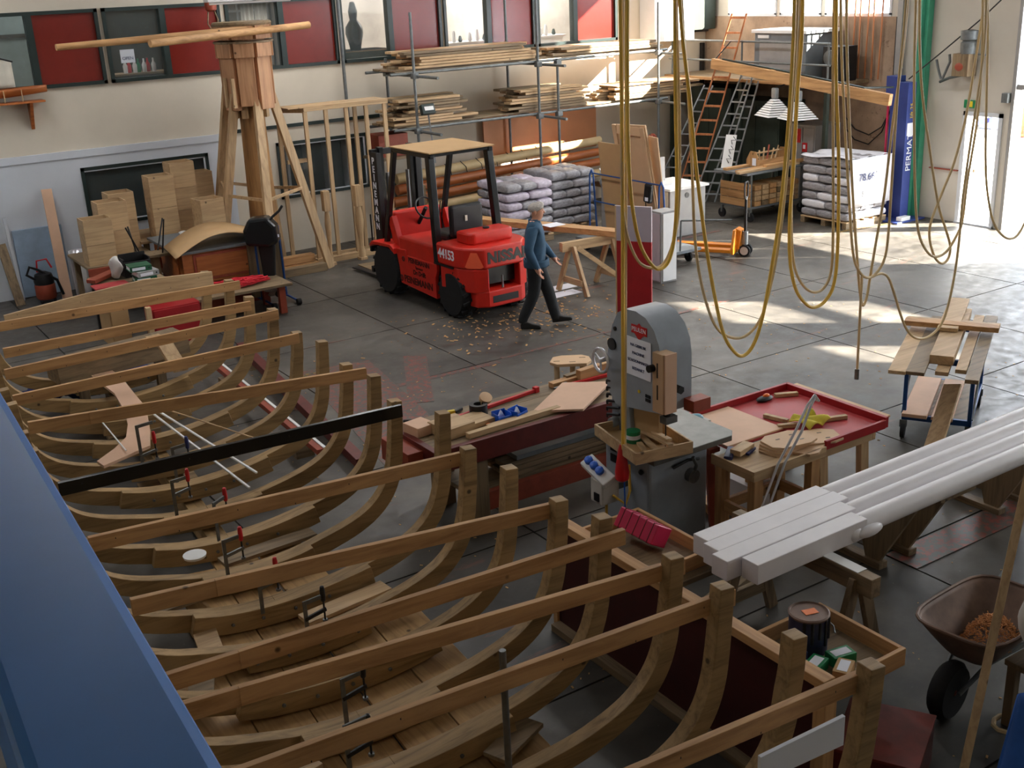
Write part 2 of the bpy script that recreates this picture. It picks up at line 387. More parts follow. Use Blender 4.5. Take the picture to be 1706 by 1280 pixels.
HOSES = [('y', [(5.287, 6.6, 4.651), (5.288, 6.6, 4.008), (5.287, 6.6, 3.154), (5.272, 6.6, 1.757), (5.261, 6.6, 0.947)]), ('b', [(5.351, 6.62, 4.65), (5.343, 6.62, 3.582), (5.319, 6.62, 2.227), (5.294, 6.62, 0.879)]), ('y', [(5.316, 6.55, 4.648), (5.303, 6.55, 4.009), (5.306, 6.55, 3.376), (5.335, 6.55, 2.976), (5.407, 6.55, 2.67), (5.518, 6.55, 2.489), (5.614, 6.55, 2.435), (5.705, 6.55, 2.504), (5.758, 6.55, 2.731), (5.774, 6.55, 3.097), (5.76, 6.55, 3.545), (5.751, 6.55, 3.976), (5.742, 6.55, 4.635)]), ('b', [(5.314, 6.6, 4.65), (5.296, 6.6, 3.8), (5.281, 6.6, 3.155), (5.31, 6.6, 2.792), (5.412, 6.6, 2.545), (5.53, 6.6, 2.45), (5.675, 6.6, 2.448), (5.778, 6.6, 2.602), (5.838, 6.6, 2.898), (5.839, 6.6, 3.533), (5.812, 6.6, 4.14), (5.797, 6.6, 4.635)]), ('b', [(5.819, 6.58, 4.634), (5.858, 6.58, 4.137), (5.909, 6.58, 3.704), (5.952, 6.58, 3.162), (5.99, 6.58, 2.596), (6.072, 6.58, 2.192), (6.208, 6.58, 1.864), (6.358, 6.58, 1.73), (6.536, 6.58, 1.683), (6.7, 6.58, 1.765), (6.804, 6.58, 1.954), (6.905, 6.58, 2.348), (6.971, 6.58, 2.84), (7.009, 6.58, 3.416), (7.034, 6.58, 4.063), (7.03, 6.58, 4.596)]), ('y', [(5.744, 6.52, 4.634), (5.793, 6.52, 4.142), (5.867, 6.52, 3.711), (5.94, 6.52, 3.17), (6.042, 6.52, 2.597), (6.146, 6.52, 2.141), (6.252, 6.52, 1.792), (6.371, 6.52, 1.612), (6.482, 6.52, 1.546), (6.597, 6.52, 1.616), (6.692, 6.52, 1.832), (6.779, 6.52, 2.228), (6.859, 6.52, 2.716), (6.918, 6.52, 3.43), (6.937, 6.52, 4.07), (6.927, 6.52, 4.597)]), ('y', [(7.098, 6.6, 4.595), (7.117, 6.6, 4.058), (7.093, 6.6, 3.643), (7.08, 6.6, 3.021), (7.059, 6.6, 2.625), (7.078, 6.6, 2.265), (7.158, 6.6, 1.989), (7.293, 6.6, 1.825), (7.416, 6.6, 1.768), (7.549, 6.6, 1.808), (7.646, 6.6, 1.954), (7.664, 6.6, 2.326), (7.612, 6.6, 3.106), (7.534, 6.6, 3.749), (7.479, 6.6, 4.583)]), ('b', [(7.108, 6.64, 4.596), (7.126, 6.64, 4.057), (7.123, 6.64, 3.496), (7.107, 6.64, 2.914), (7.135, 6.64, 2.404), (7.193, 6.64, 2.134), (7.313, 6.64, 1.963), (7.452, 6.64, 1.889), (7.571, 6.64, 1.916), (7.645, 6.64, 2.055), (7.641, 6.64, 2.429), (7.591, 6.64, 3.105), (7.537, 6.64, 3.842), (7.503, 6.64, 4.583)]), ('b', [(7.634, 6.7, 4.581), (7.699, 6.7, 3.925), (7.783, 6.7, 3.33), (7.886, 6.7, 2.701), (7.986, 6.7, 2.15), (8.091, 6.7, 1.949), (8.21, 6.7, 1.872), (8.33, 6.7, 1.902), (8.426, 6.7, 2.021), (8.454, 6.7, 2.24), (8.453, 6.7, 2.733), (8.451, 6.7, 3.52), (8.477, 6.7, 4.021), (8.48, 6.7, 4.555)]), ('b', [(7.751, 6.74, 4.579), (7.812, 6.74, 3.916), (7.89, 6.74, 3.316), (7.993, 6.74, 2.629), (8.095, 6.74, 2.07), (8.152, 6.74, 1.779), (8.208, 6.74, 1.603), (8.26, 6.74, 1.673), (8.291, 6.74, 1.867), (8.343, 6.74, 2.196), (8.415, 6.74, 2.625), (8.464, 6.74, 3.258), (8.533, 6.74, 3.817), (8.562, 6.74, 4.554)]), ('b', [(8.284, 6.72, 1.861), (8.415, 6.72, 1.872), (8.521, 6.72, 1.813), (8.624, 6.72, 1.638), (8.722, 6.72, 1.443), (8.838, 6.72, 1.253), (8.985, 6.72, 1.131), (9.169, 6.72, 1.099), (9.343, 6.72, 1.168), (9.442, 6.72, 1.333), (9.51, 6.72, 1.655), (9.535, 6.72, 2.009), (9.533, 6.72, 2.419), (9.579, 6.72, 2.98), (9.632, 6.72, 3.471), (9.648, 6.72, 3.898), (9.586, 6.72, 4.521)]), ('b', [(8.127, 6.7, 1.904), (8.13, 6.7, 1.678), (8.136, 6.7, 1.331), (8.139, 6.7, 1.008)]), ('b', [(8.718, 6.8, 4.551), (8.766, 6.8, 3.85), (8.831, 6.8, 3.217), (8.931, 6.8, 2.492), (9.024, 6.8, 2.136), (9.171, 6.8, 1.937), (9.315, 6.8, 1.866), (9.474, 6.8, 1.899), (9.612, 6.8, 2.044), (9.676, 6.8, 2.183), (9.696, 6.8, 2.56), (9.761, 6.8, 3.123), (9.75, 6.8, 3.675), (9.639, 6.8, 4.522)]), ('b', [(8.83, 6.85, 4.549), (8.879, 6.85, 3.995), (8.975, 6.85, 3.467), (9.154, 6.85, 2.905), (9.344, 6.85, 2.37), (9.486, 6.85, 2.115), (9.585, 6.85, 1.921), (9.573, 6.85, 1.802), (9.486, 6.85, 1.762), (9.366, 6.85, 1.837), (9.261, 6.85, 2.032), (9.257, 6.85, 2.209), (9.393, 6.85, 2.479), (9.537, 6.85, 2.747), (9.647, 6.85, 3.131), (9.71, 6.85, 3.567), (9.816, 6.85, 4.518)]), ('b', [(9.834, 6.9, 4.519), (9.952, 6.9, 3.876), (10.011, 6.9, 3.374), (10.091, 6.9, 2.734), (10.177, 6.9, 2.367), (10.326, 6.9, 2.041), (10.525, 6.9, 1.861), (10.695, 6.9, 1.815), (10.809, 6.9, 1.873), (10.908, 6.9, 2.017)])]
# ------------------------------------------------------------------ room shell
def wallboxes(lo, hi, z0, z1, holes, mk):
    cuts = sorted({lo, hi} | {h[0] for h in holes} | {h[1] for h in holes})
    mb = MB()
    for a, b_ in zip(cuts[:-1], cuts[1:]):
        mid = (a + b_) / 2; hs = sorted([(h[2], h[3]) for h in holes if h[0] < mid < h[1]])
        z = z0
        for h0, h1 in hs:
            if h0 > z + 1e-6: mk(mb, a, b_, z, h0)
            z = h1
        if z < z1: mk(mb, a, b_, z, z1)
    return mb
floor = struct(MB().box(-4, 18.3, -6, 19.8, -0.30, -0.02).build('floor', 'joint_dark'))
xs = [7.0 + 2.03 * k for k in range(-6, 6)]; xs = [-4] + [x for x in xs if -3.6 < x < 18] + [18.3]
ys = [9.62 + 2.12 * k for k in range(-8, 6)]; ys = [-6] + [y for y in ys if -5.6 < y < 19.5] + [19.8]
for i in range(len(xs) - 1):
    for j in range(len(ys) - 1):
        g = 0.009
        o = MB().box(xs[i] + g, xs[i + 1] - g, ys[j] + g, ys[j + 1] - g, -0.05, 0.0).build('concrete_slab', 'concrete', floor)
# painted lane markings, thin paint on the slabs
SZ = 0.0
def stripe(p0, p1, w, mat):
    global SZ; SZ += 0.0007; MB().beam((p0[0], p0[1], SZ), (p1[0], p1[1], SZ), w, 0.003).build('painted_line', mat, floor)
stripe((4.55, 11.75), (7.3, 11.65), 0.10, 'stripe_red'); stripe((7.4, 11.75), (9.3, 11.75), 0.06, 'stripe_red')
stripe((5.0, 9.2), (5.6, 12.9), 0.9, 'stripe_red'); stripe((5.8, 11.0), (6.6, 12.6), 0.3, 'stripe_red'); stripe((4.95, 10.15), (5.55, 10.15), 0.09, 'stripe_yellow')
stripe((9.5, 11.75), (11.4, 11.8), 0.07, 'stripe_red'); stripe((5.0, 12.8), (5.5, 12.85), 0.07, 'stripe_yellow')
stripe((12.2, 15.3), (14.6, 15.35), 0.10, 'stripe_red'); stripe((7.0, 5.2), (9.2, 5.2), 0.30, 'stripe_red')
stripe((16.0, 13.75), (17.9, 13.5), 0.08, 'stripe_yellow')

YW = 19.6
UP = [(2.95, 5.04), (5.11, 7.06), (7.15, 9.19), (9.26, 11.36), (11.42, 13.50), (13.56, 15.58)]
holes = [(a, b_, 3.26, 4.42) for a, b_ in UP] + [(4.38, 6.53, 0.98, 1.97), (7.80, 9.60, 0.98, 1.99)]
struct(wallboxes(-4, 18.3, 0, 6.5, holes, lambda mb, a, b_, z0, z1: mb.box(a, b_, YW, YW + 0.2, z0, z1)).build('wall_back', 'wall_cream'))
mb = wallboxes(-4, 6.95, 0, 2.14, [(4.38, 6.53, 0.98, 1.97)], lambda mb, a, b_, z0, z1: mb.box(a, b_, YW - 0.03, YW, z0, z1))
struct(mb.build('wall_back_lining', 'wall_white'))
struct(MB().box(-4, 6.95, YW - 0.05, YW, 2.14, 2.26).build('trim_1', 'wall_white', bevel=0.004))
struct(MB().box(6.95, 9.9, YW - 0.03, YW, 2.24, 2.30).build('trim_2', 'dark_green'))
def window(n, x0, x1, z0, z1, split=None, ins=0.055):
    y0, y1 = YW - 0.05, YW + 0.10
    mb = MB().box(x0, x1, y0, y1, z0, z0 + ins).box(x0, x1, y0, y1, z1 - ins, z1).box(x0, x0 + ins, y0, y1, z0, z1).box(x1 - ins, x1, y0, y1, z0, z1)
    w = struct(mb.build('window_%d' % n, 'dark_green'))
    if split:
        MB().box(split - 0.05, split + 0.05, y0, y1, z0 + ins, z1 - ins).build('mullion', 'dark_green', w)
        MB().box(x0 + ins, split - 0.05, YW + 0.02, YW + 0.03, z0 + ins, z1 - ins).build('pane', 'glass', w)
        MB().box(split + 0.05, x1 - ins, YW + 0.01, YW + 0.04, z0 + ins, z1 - ins).build('panel', 'red_panel', w)
    else:
        MB().box(x0 + ins, x1 - ins, YW + 0.02, YW + 0.03, z0 + ins, z1 - ins).build('pane', 'glass', w)
        MB().box(x0 + ins, x1 - ins, y0 + 0.01, y0 + 0.03, z0 + ins, z0 + ins + 0.02).box(x1 - ins - 0.03, x1 - ins, y0 + 0.01, y0 + 0.03, z0 + ins, z1 - ins).box(x0 + ins, x1 - ins, y0 + 0.01, y0 + 0.03, z1 - ins - 0.02, z1 - ins).build('glazing_bead', 'wall_white', w)
    return w
for n, ((a, b_), sp) in enumerate(zip(UP, (3.98, 6.07, 8.14, 10.27, 12.42, 14.50))): window(n + 1, a, b_, 3.26, 4.42, sp)
window(7, 4.38, 6.53, 0.98, 1.97); window(8, 7.80, 9.60, 0.98, 1.99)
for k in range(4):
    x = 8.1 + 0.4 * k
    MB().box(x, x + 0.05, YW + 0.3, YW + 0.5, 0.98, 2.0).build('inner_post', 'gray_box', bpy.data.objects['window_8'])
# rooms seen through the windows
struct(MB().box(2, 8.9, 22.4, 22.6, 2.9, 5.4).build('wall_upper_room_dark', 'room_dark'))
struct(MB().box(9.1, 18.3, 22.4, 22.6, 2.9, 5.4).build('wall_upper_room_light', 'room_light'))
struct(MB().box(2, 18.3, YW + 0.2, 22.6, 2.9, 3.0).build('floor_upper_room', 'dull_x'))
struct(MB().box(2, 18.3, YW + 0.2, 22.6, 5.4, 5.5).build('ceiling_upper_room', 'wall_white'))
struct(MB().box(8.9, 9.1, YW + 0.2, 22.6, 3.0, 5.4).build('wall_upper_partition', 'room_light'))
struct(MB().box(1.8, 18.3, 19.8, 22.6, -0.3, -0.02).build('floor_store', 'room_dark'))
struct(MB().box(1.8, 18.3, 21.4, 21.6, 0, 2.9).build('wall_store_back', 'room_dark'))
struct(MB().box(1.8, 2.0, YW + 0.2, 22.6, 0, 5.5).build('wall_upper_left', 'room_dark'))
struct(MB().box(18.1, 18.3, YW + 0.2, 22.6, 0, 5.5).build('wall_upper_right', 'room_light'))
area('room_light_a', (14.6, 21.2, 5.3), 4.0, 1.2, 260, (1, 0.98, 0.95)); area('room_light_b', (10.6, 21.2, 5.3), 2.0, 1.2, 60); area('room_light_c', (5.0, 20.8, 5.3), 3.0, 1.0, 40)
# furniture behind the upper windows
t = thing('display_case', 'long white-topped display counter seen through the brightest upper window', 'counter', (13.2, 20.6, 3.0))
bx(t, 'body', 'white', (11.6, 14.7), (20.3, 20.8), (3.0, 3.38)); bx(t, 'top', 'white', (11.55, 14.75), (20.25, 20.85), (3.38, 3.42))
for k in range(16):
    x = 11.7 + k * 0.19 + random.uniform(-.04, .04)
    o = MB().lathe([(0.03, 0), (0.045, 0.03), (0.03, 0.09 + 0.05 * (k % 3)), (0.018, 0.12 + 0.05 * (k % 3))], 10, Matrix.Translation((x, 20.38, 3.42))).build('figurine', 'white' if k % 3 else 'dark_olive', smooth=True)
    tag(o, 'small pale figurine standing in the row along the upstairs display counter', 'figurine', 'figurines on the display counter')
t = thing('pedestal_table', 'small dark table with a white disc seen in the rightmost clear upper pane', 'table', (14.15, 21.3, 3.0))
bx(t, 'top', 'dull_x', (13.9, 14.45), (21.1, 21.5), (3.88, 3.93)); bx(t, 'leg', 'dull_z', (14.1, 14.2), (21.25, 21.35), (3.0, 3.88))
o = MB().cyl((14.12, 21.06, 3.75), (14.12, 21.09, 3.75), 0.12, 20).build('disc', 'white', t, smooth=True)
o = MB().lathe([(0.10, 0), (0.12, 0.1), (0.17, 0.3), (0.16, 0.42), (0.07, 0.55), (0.09, 0.7), (0.05, 0.85), (0.03, 0.87)], 16, Matrix.Translation((9.98, 20.5, 3.42))).build('carved_bust', 'black_gloss', smooth=True)
tag(o, 'dark bust-shaped vase standing behind the upper window pane above the scaffold', 'vase')
t = thing('low_cabinet', 'dark low cabinet behind the upper window under the bust', 'cabinet', (9.8, 20.5, 3.0)); bx(t, 'body', 'dark_olive', (9.45, 10.6), (20.2, 20.9), (3.0, 3.42)); bx(t, 'top_board', 'dull_x', (9.43, 10.62), (20.18, 20.92), (3.4, 3.42))
t = thing('notice_card', 'small pale notice card hanging inside the second upper window', 'notice', (5.42, 19.66, 3.6)); bx(t, 'card', 'paper', (5.33, 5.56), (19.66, 19.665), (3.55, 3.76), 0); text('lettering', 'OPEN', 'navy', t, (5.445, 19.658, 3.62), (1, 0, 0), (0, 0, 1), 0.07)
t = thing('curtain', 'grey net curtain drawn inside the third upper window', 'curtain', (8.0, 19.75, 3.3))
for k, x in enumerate((7.5, 7.75, 8.35, 8.7)):
    MB().grid(lambda a, b_, x=x: (x + a * 0.22, 19.76 + 0.02 * sin(a * 18), 3.3 + b_ * 1.08), 14, 2).build('curtain_panel', 'sail', t, smooth=True, solid=0.004)

t = thing('lattice_window', 'white lattice window at the back of the third upper window room', 'window frame', (8.0, 21.8, 3.2))
for k in range(6): bx(t, 'upright_bar', 'white', (7.3 + 0.3 * k, 7.33 + 0.3 * k), (21.8, 21.84), (3.2, 4.9), 0)
for k in range(4): bx(t, 'cross_bar', 'white', (7.3, 8.83), (21.79, 21.8), (3.4 + 0.4 * k, 3.44 + 0.4 * k), 0)
bx(t, 'backing', 'room_light', (7.25, 8.88), (21.86, 21.88), (3.1, 5.0), 0)
t = thing('white_ladder', 'small white ladder frame inside the leftmost upper window', 'ladder', (3.3, 20.4, 3.0))
for x in (3.1, 3.35): bx(t, 'stile', 'white', (x, x + 0.04), (20.4, 20.44), (3.0, 4.3), 0)
for k in range(5): bx(t, 'rung', 'white', (3.14, 3.35), (20.41, 20.43), (3.2 + 0.22 * k, 3.23 + 0.22 * k), 0)
bx(thing('teal_board', 'grey-teal board behind the white ladder in the leftmost upper window', 'board', (3.4, 21.4, 3.0)), 'board', 'pale_teal', (2.5, 4.3), (21.4, 21.44), (3.0, 4.9), 0); bx(bpy.data.objects['teal_board'], 'batten', 'room_dark', (2.5, 4.3), (21.37, 21.4), (4.0, 4.06), 0)
for k in range(7):
    o = MB().lathe([(0.035, 0), (0.04, 0.12), (0.015, 0.17), (0.015, 0.22)], 10, Matrix.Translation((5.5 + 0.08 * k, 20.1 + 0.06 * (k % 2), 3.36))).build('bottle', ('white', 'plug_red', 'white', 'green_can')[k % 4], smooth=True); tag(o, 'small bottle on the ledge inside the second upper window', 'bottle', 'bottles in the second upper window')
t = thing('ledge_table', 'dark table inside the second upper window', 'table', (5.7, 20.2, 3.0)); bx(t, 'top', 'dull_x', (5.2, 6.3), (19.95, 20.4), (3.33, 3.36)); bx(t, 'leg', 'dull_z', (5.25, 5.3), (20.1, 20.2), (3.0, 3.33)); bx(t, 'leg', 'dull_z', (6.2, 6.25), (20.1, 20.2), (3.0, 3.33))
XR = 18.1
holes = [(14.60, 16.2, 3.63, 6.2), (16.30, 17.4, 3.63, 6.2), (17.5, 18.9, 3.63, 6.2), (4.2, 5.8, 3.63, 4.20), (4.2, 5.8, 4.36, 5.15), (2.0, 3.0, 4.3, 5.15), (12.15, 12.86, 0, 1.95), (8.4, 11.97, 0, 4.4)]
struct(wallboxes(-6, 19.8, 0, 6.5, holes, lambda mb, a, b_, z0, z1: mb.box(XR, XR + 0.2, a, b_, z0, z1)).build('wall_right', 'wall_right'))
struct(MB().box(XR - 0.03, XR, 14.36, 19.58, 0, 3.60).build('wall_right_brown', 'brown_wall'))
struct(MB().box(XR - 0.05, XR + 0.05, 12.9, 13.5, 0.93, 0.95).build('trim_3', 'rust_red'))
for n, (a, b_) in enumerate(((14.60, 16.2), (16.30, 17.4), (17.5, 18.9))):
    w = MB().box(XR - 0.02, XR + 0.1, a, b_, 3.60, 3.66).box(XR - 0.02, XR + 0.1, a, a + 0.05, 3.63, 6.2).box(XR - 0.02, XR + 0.1, b_ - 0.05, b_, 3.63, 6.2).build('window_%d' % (9 + n), 'wall_white')
    struct(w); MB().box(XR + 0.08, XR + 0.085, a + 0.05, b_ - 0.05, 3.66, 6.2).build('pane', 'glass', w)
# personnel door opening with its frame and the half-glazed leaf standing open outside
d1 = struct(MB().box(XR - 0.03, XR + 0.22, 12.80, 12.88, 0, 2.0).box(XR - 0.03, XR + 0.22, 12.10, 12.17, 0, 2.0).box(XR - 0.03, XR + 0.22, 12.10, 12.88, 1.93, 2.0).box(XR - 0.05, XR + 0.25, 12.1, 12.88, 0, 0.03).build('door_1', 'wall_white'))
MB().box(XR + 0.22, XR + 0.85, 12.80, 12.84, 0.03, 0.85).box(XR + 0.22, XR + 0.30, 12.80, 12.84, 0.85, 1.93).box(XR + 0.77, XR + 0.85, 12.80, 12.84, 0.85, 1.93).box(XR + 0.22, XR + 0.85, 12.80, 12.84, 1.83, 1.93).build('door_leaf', 'white', d1)
MB().box(XR + 0.28, XR + 0.8, 12.76, 12.80, 0.88, 0.94).build('push_bar', 'dull_x', d1)
d2 = struct(MB().box(XR - 0.04, XR + 0.24, 11.90, 11.965, 0, 4.4).box(XR - 0.04, XR + 0.24, 8.405, 8.47, 0, 4.4).box(XR, XR + 0.2, 8.4, 11.97, 2.42, 2.5).build('door_2', 'gray_box'))
for k in range(4):
    MB().box(XR + 0.08, XR + 0.10, 8.4 + 0.8925 * k + 0.02, 8.4 + 0.8925 * (k + 1) - 0.02, 2.5, 4.4).build('pane', 'translucent_pane', d2)
bx(d2, 'sensor_box', 'galv', (XR - 0.12, XR - 0.02), (11.98, 12.1), (2.2, 2.36))
struct(MB().box(-4.2, -4, -6, 19.8, 0, 6.5).build('wall_left', 'wall_cream'))
struct(MB().box(-4, 18.3, -6.2, -6, 0, 6.5).build('wall_front', 'wall_cream'))
struct(MB().box(-4.2, 18.3, -6.2, 22.6, 6.5, 6.7).build('ceiling', 'ceiling'))
struct(MB().box(18.3, 60, -30, 60, -0.3, -0.02).build('floor_yard', 'asphalt'))
o = thing('yard_wall', 'low ribbed grey wall across the yard beyond the big doorway', 'wall', (29.2, 20, 0))
for k in range(40): MB().box(29.0, 29.25 + 0.06 * (k % 2), 6 + 0.7 * k, 6.7 + 0.7 * k, 0, 0.95).build('panel', 'building_gray', o)
o = thing('yard_barrier', 'red and white post standing before the yard wall', 'post', (28.4, 18.4, 0))
MB().cyl((28.4, 18.4, 0), (28.4, 18.4, 0.9), 0.05, 10).build('pole', 'triangle', o, smooth=True); MB().cyl((28.4, 18.4, 0), (28.4, 18.4, 0.05), 0.3, 16).build('foot', 'triangle', o)
o = thing('parked_trailer', 'blue tarpaulin-covered trailer in the yard seen through the small door', 'trailer', (27.2, 19.6, 0))
bx(o, 'body', 'navy', (26.6, 28.0), (19.0, 20.4), (0.35, 0.75)); MB().prism([(0, 0), (1.4, 0), (1.1, 0.25), (0.3, 0.25)], (26.6, 20.4, 0.75), (1, 0, 0), (0, 0, 1), 1.4).build('cover', 'building_gray', o)
for y in (19.1, 20.3): MB().cyl((27.3, y, 0.2), (27.3, y + 0.12, 0.2), 0.22, 16).build('wheel', 'rubber', o, smooth=True)
# green steel column and pipe on the right wall
o = struct(MB().box(17.93, 18.07, 13.66, 13.86, 0, 6.5).box(17.85, 18.07, 13.74, 13.78, 0, 6.5).build('trim_4', 'green_post'))
bx(struct(MB().box(17.96, 18.07, 14.25, 14.36, 0, 6.5).build('trim_5', 'gray_box')), 'joint_strip', 'black', (17.97, 17.99), (14.36, 14.39), (0, 3.6))
# ------------------------------------------------------------------ boat hull: ribs, cross spalls, keel, bottom planks
AX = radians(4.4)
C0 = Vector((2.45, 7.4, 0)); U = Vector((sin(AX), cos(AX), 0)); VV = Vector((cos(AX), -sin(AX), 0)); ZZ = Vector((0, 0, 1))
def hp(s, v, z): return C0 + U * s + VV * v + ZZ * z
boat = thing('boat_hull', 'open wooden boat hull of curved ribs and cross battens under construction', 'boat', (C0.x, C0.y, 0))
def section(B, zh):
    # inner curve from the head down to the centre: list of (v, z)
    pts = [(B, zh), (B - 0.015, zh - 0.2), (B - 0.035, 1.12), (B - 0.06, 0.97), (B - 0.11, 0.83), (B - 0.19, 0.72), (B - 0.30, 0.635), (B - 0.46, 0.565), (B - 0.68, 0.505), (B * 0.30, 0.455), (B * 0.12, 0.43), (0.0, 0.425)]
    return pts
def smooth_curve(p, k=4):
    out = []
    for i in range(len(p) - 1):
        p0 = p[max(i - 1, 0)]; p1 = p[i]; p2 = p[i + 1]; p3 = p[min(i + 2, len(p) - 1)]
        for j in range(k):
            t = j / k
            out.append(tuple(0.5 * (2 * p1[c] + (p2[c] - p0[c]) * t + (2 * p0[c] - 5 * p1[c] + 4 * p2[c] - p3[c]) * t * t + (3 * p1[c] - p0[c] - 3 * p2[c] + p3[c]) * t ** 3) for c in (0, 1)))
    out.append(p[-1]); return out
SID = 0.095
def rib_mesh(s0, s1, curve, dep0, dep1):
    # sweep of a rectangular section along curve (inner edge); depth grows from head to centre
    N = len(curve); vs = []
    for i, (v, z) in enumerate(curve):
        a = curve[max(i - 1, 0)]; c = curve[min(i + 1, N - 1)]
        tx, tz = c[0] - a[0], c[1] - a[1]; L = math.hypot(tx, tz); tx /= L; tz /= L
        nx, nz = tz, -tx
        if nx * (1 if v >= 0 else -1) < 0 and abs(v) > 0.3: nx, nz = -nx, -nz
        if abs(v) <= 0.3 and nz > 0: nx, nz = -nx, -nz
        d = dep0 + (dep1 - dep0) * min(1, i / (N * 0.75)) if dep0 is not None else dep1
        for ss in (s0, s1):
            vs.append(hp(ss, v, z)); vs.append(hp(ss, v + nx * d, z + nz * d))
    fs = []
    for i in range(N - 1):
        o = i * 4
        fs += [(o, o + 2, o + 6, o + 4), (o + 1, o + 5, o + 7, o + 3), (o, o + 4, o + 5, o + 1), (o + 2, o + 3, o + 7, o + 6)]
    fs += [(0, 1, 3, 2), (4 * N - 4, 4 * N - 2, 4 * N - 1, 4 * N - 3)]
    return MB().add(vs, fs)
bolt_me = None
for k, (s, B, zh) in enumerate(FRAMES):
    Bl = min(B, 1.27)
    side = 1 if k % 2 else -1
    right = smooth_curve(section(B, zh)); left = [(-v, z) for v, z in smooth_curve(section(Bl, zh - 0.02))]
    rib = rib_mesh(s - SID / 2, s + SID / 2, right, 0.092, 0.14).build('rib', 'oak_x', boat, bevel=0.004)
    rib_mesh(s - SID / 2, s + SID / 2, left, 0.092, 0.14).build('rib', 'oak_x', boat, bevel=0.004)
    # floor timber bolted to the face of the rib pair
    w = 0.62 if k % 2 else 0.40
    ft = [(v, z + 0.012) for v, z in right if v < w + 0.12][::-1]; fl = [(v, z + 0.012) for v, z in left if v > -w]
    cur = sorted(ft + fl, key=lambda q: -q[0]); cl = []
    for q in cur:
        if not cl or abs(q[0] - cl[-1][0]) > 0.02: cl.append(q)
    s1 = s - SID / 2 - 0.002
    tim = rib_mesh(s1 - 0.075, s1, cl, 0.15, 0.15).build('floor_timber', 'oak_x', rib, bevel=0.004)
    for v in (-0.34, -0.12, 0.12, 0.38):
        z = 0.36 + 0.06 * abs(v)
        M = Matrix.Translation(hp(s1 - 0.075, v, z)) @ Matrix.Rotation(pi / 2, 4, 'X')
        MB().lathe([(0.013, -0.002), (0.013, 0.010), (0.009, 0.013)], 8, M).build('bolt', 'steel', rib)
# cross spalls
for n, (k, side, vr, zr, vl, zl) in enumerate(SPALLS):
    s = FRAMES[k][0]
    if k >= 13 and k < 17: zl = zl + (zl - zr) / (vr - vl) * (vl + 1.34) * -0.0; vl = -1.34
    if k == 17: vl = -1.34; zl = 1.42
    h = 0.10
    off = side * (SID / 2 + 0.02 + (0.0 if side > 0 else 0.0))
    if side > 0: zr = min(zr, FRAMES[k][2] - 0.02)
    mat = 'black_gloss' if k == 8 else ('pine_x' if k != 0 else 'pale_x')
    hr, hl = (h, h)
    if k == 0: hr, hl = 0.16, 0.15
    a = [(vr, zr - hr), (vr, zr), (vl, zl), (vl, zl - hl)]
    if k == 0: a = [(vr, zr - 0.16), (vr, zr), (0.5, zr + 0.03), (-0.2, (zr + zl) / 2 + 0.02), (vl, zl - 0.02), (vl, zl - 0.11), (-0.2, (zr + zl) / 2 - 0.2)]
    mb = MB().prism(a, C0 + U * (s + off - 0.019), VV, ZZ, 0.038)
    # prism extrudes along VV x ZZ = -U ; shift so it straddles the plane
    mb.v = [p + U * 0.019 * (1 if True else 0) + U * 0.0 for p in mb.v]
    sp = mb.build('cross_spall', mat, boat, bevel=0.003)
    if k in (12, 13, 14, 6):      # doubled batten lapped on with a step
        x0, x1 = (vr - 1.35, vl + 0.45) if k != 13 else (vr - 0.1, vl + 0.55)
        f = lambda v: zl + (zr - zl) * (v - vl) / (vr - vl)
        MB().prism([(x0, f(x0) - 0.095), (x0, f(x0) + 0.004), (x1, f(x1) + 0.004), (x1, f(x1) - 0.095)], C0 + U * (s + off - 0.019), VV, ZZ, 0.024).build('lapped_batten', mat, sp, bevel=0.002)
    for q in range(7):
        v = vl + (vr - vl) * (0.06 + 0.145 * q); z = zl + (zr - zl) * (v - vl) / (vr - vl) - 0.04 - 0.05 * (q % 2)
        M = Matrix.Translation(hp(s + off - 0.045, v, z)) @ Matrix.Rotation(pi / 2, 4, 'X')
        if k not in (12, 13, 14, 6): MB().lathe([(0.007, -0.012), (0.007, 0.0)], 6, Matrix.Translation(hp(s + off - 0.038, v, z)) @ Matrix.Rotation(pi / 2, 4, 'X')).build('screw', 'black', sp)
s = FRAMES[17][0]
MB().prism([(0.98, 1.19), (1.48, 1.19), (1.48, 1.35), (0.98, 1.33)], hp(s - 0.09, 0, 0), VV, ZZ, 0.02).build('white_batten', 'paper', boat, bevel=0.002)
# keel on blocks
MB().beam(hp(-5.6, 0, 0.16), hp(5.9, 0, 0.16), 0.16, 0.20).build('keel', 'oak_y', boat, bevel=0.005)
for q in range(7): MB().box(-0.28, 0.28, -0.1, 0.1, 0, 0.06).xf(Matrix.Translation(hp(-4.8 + 1.6 * q, 0, 0)) @ Matrix.Rotation(-AX, 4, 'Z')).build('keel_block', 'dull_x', boat, bevel=0.004)
# bottom planks laid fore and aft under the ribs
for q in range(5):
    v0 = -0.90 + 0.36 * q; vm = v0 + 0.18; z = 0.425 - 0.155 + 0.055 * abs(vm) + (0.02 * abs(vm))
    tilt = math.atan(0.07) * (1 if vm > 0 else -1)
    sa, sb = -5.3 + 0.3 * (q % 3), 1.3 - 0.9 * abs(q - 2) + 0.3 * (q % 2)
    MB().beam(hp(sa, vm, z - 0.02), hp(sb, vm, z - 0.02), 0.352, 0.03, up=(ZZ - VV * tilt)).build('bottom_plank', 'floor_boards', boat, bevel=0.003)
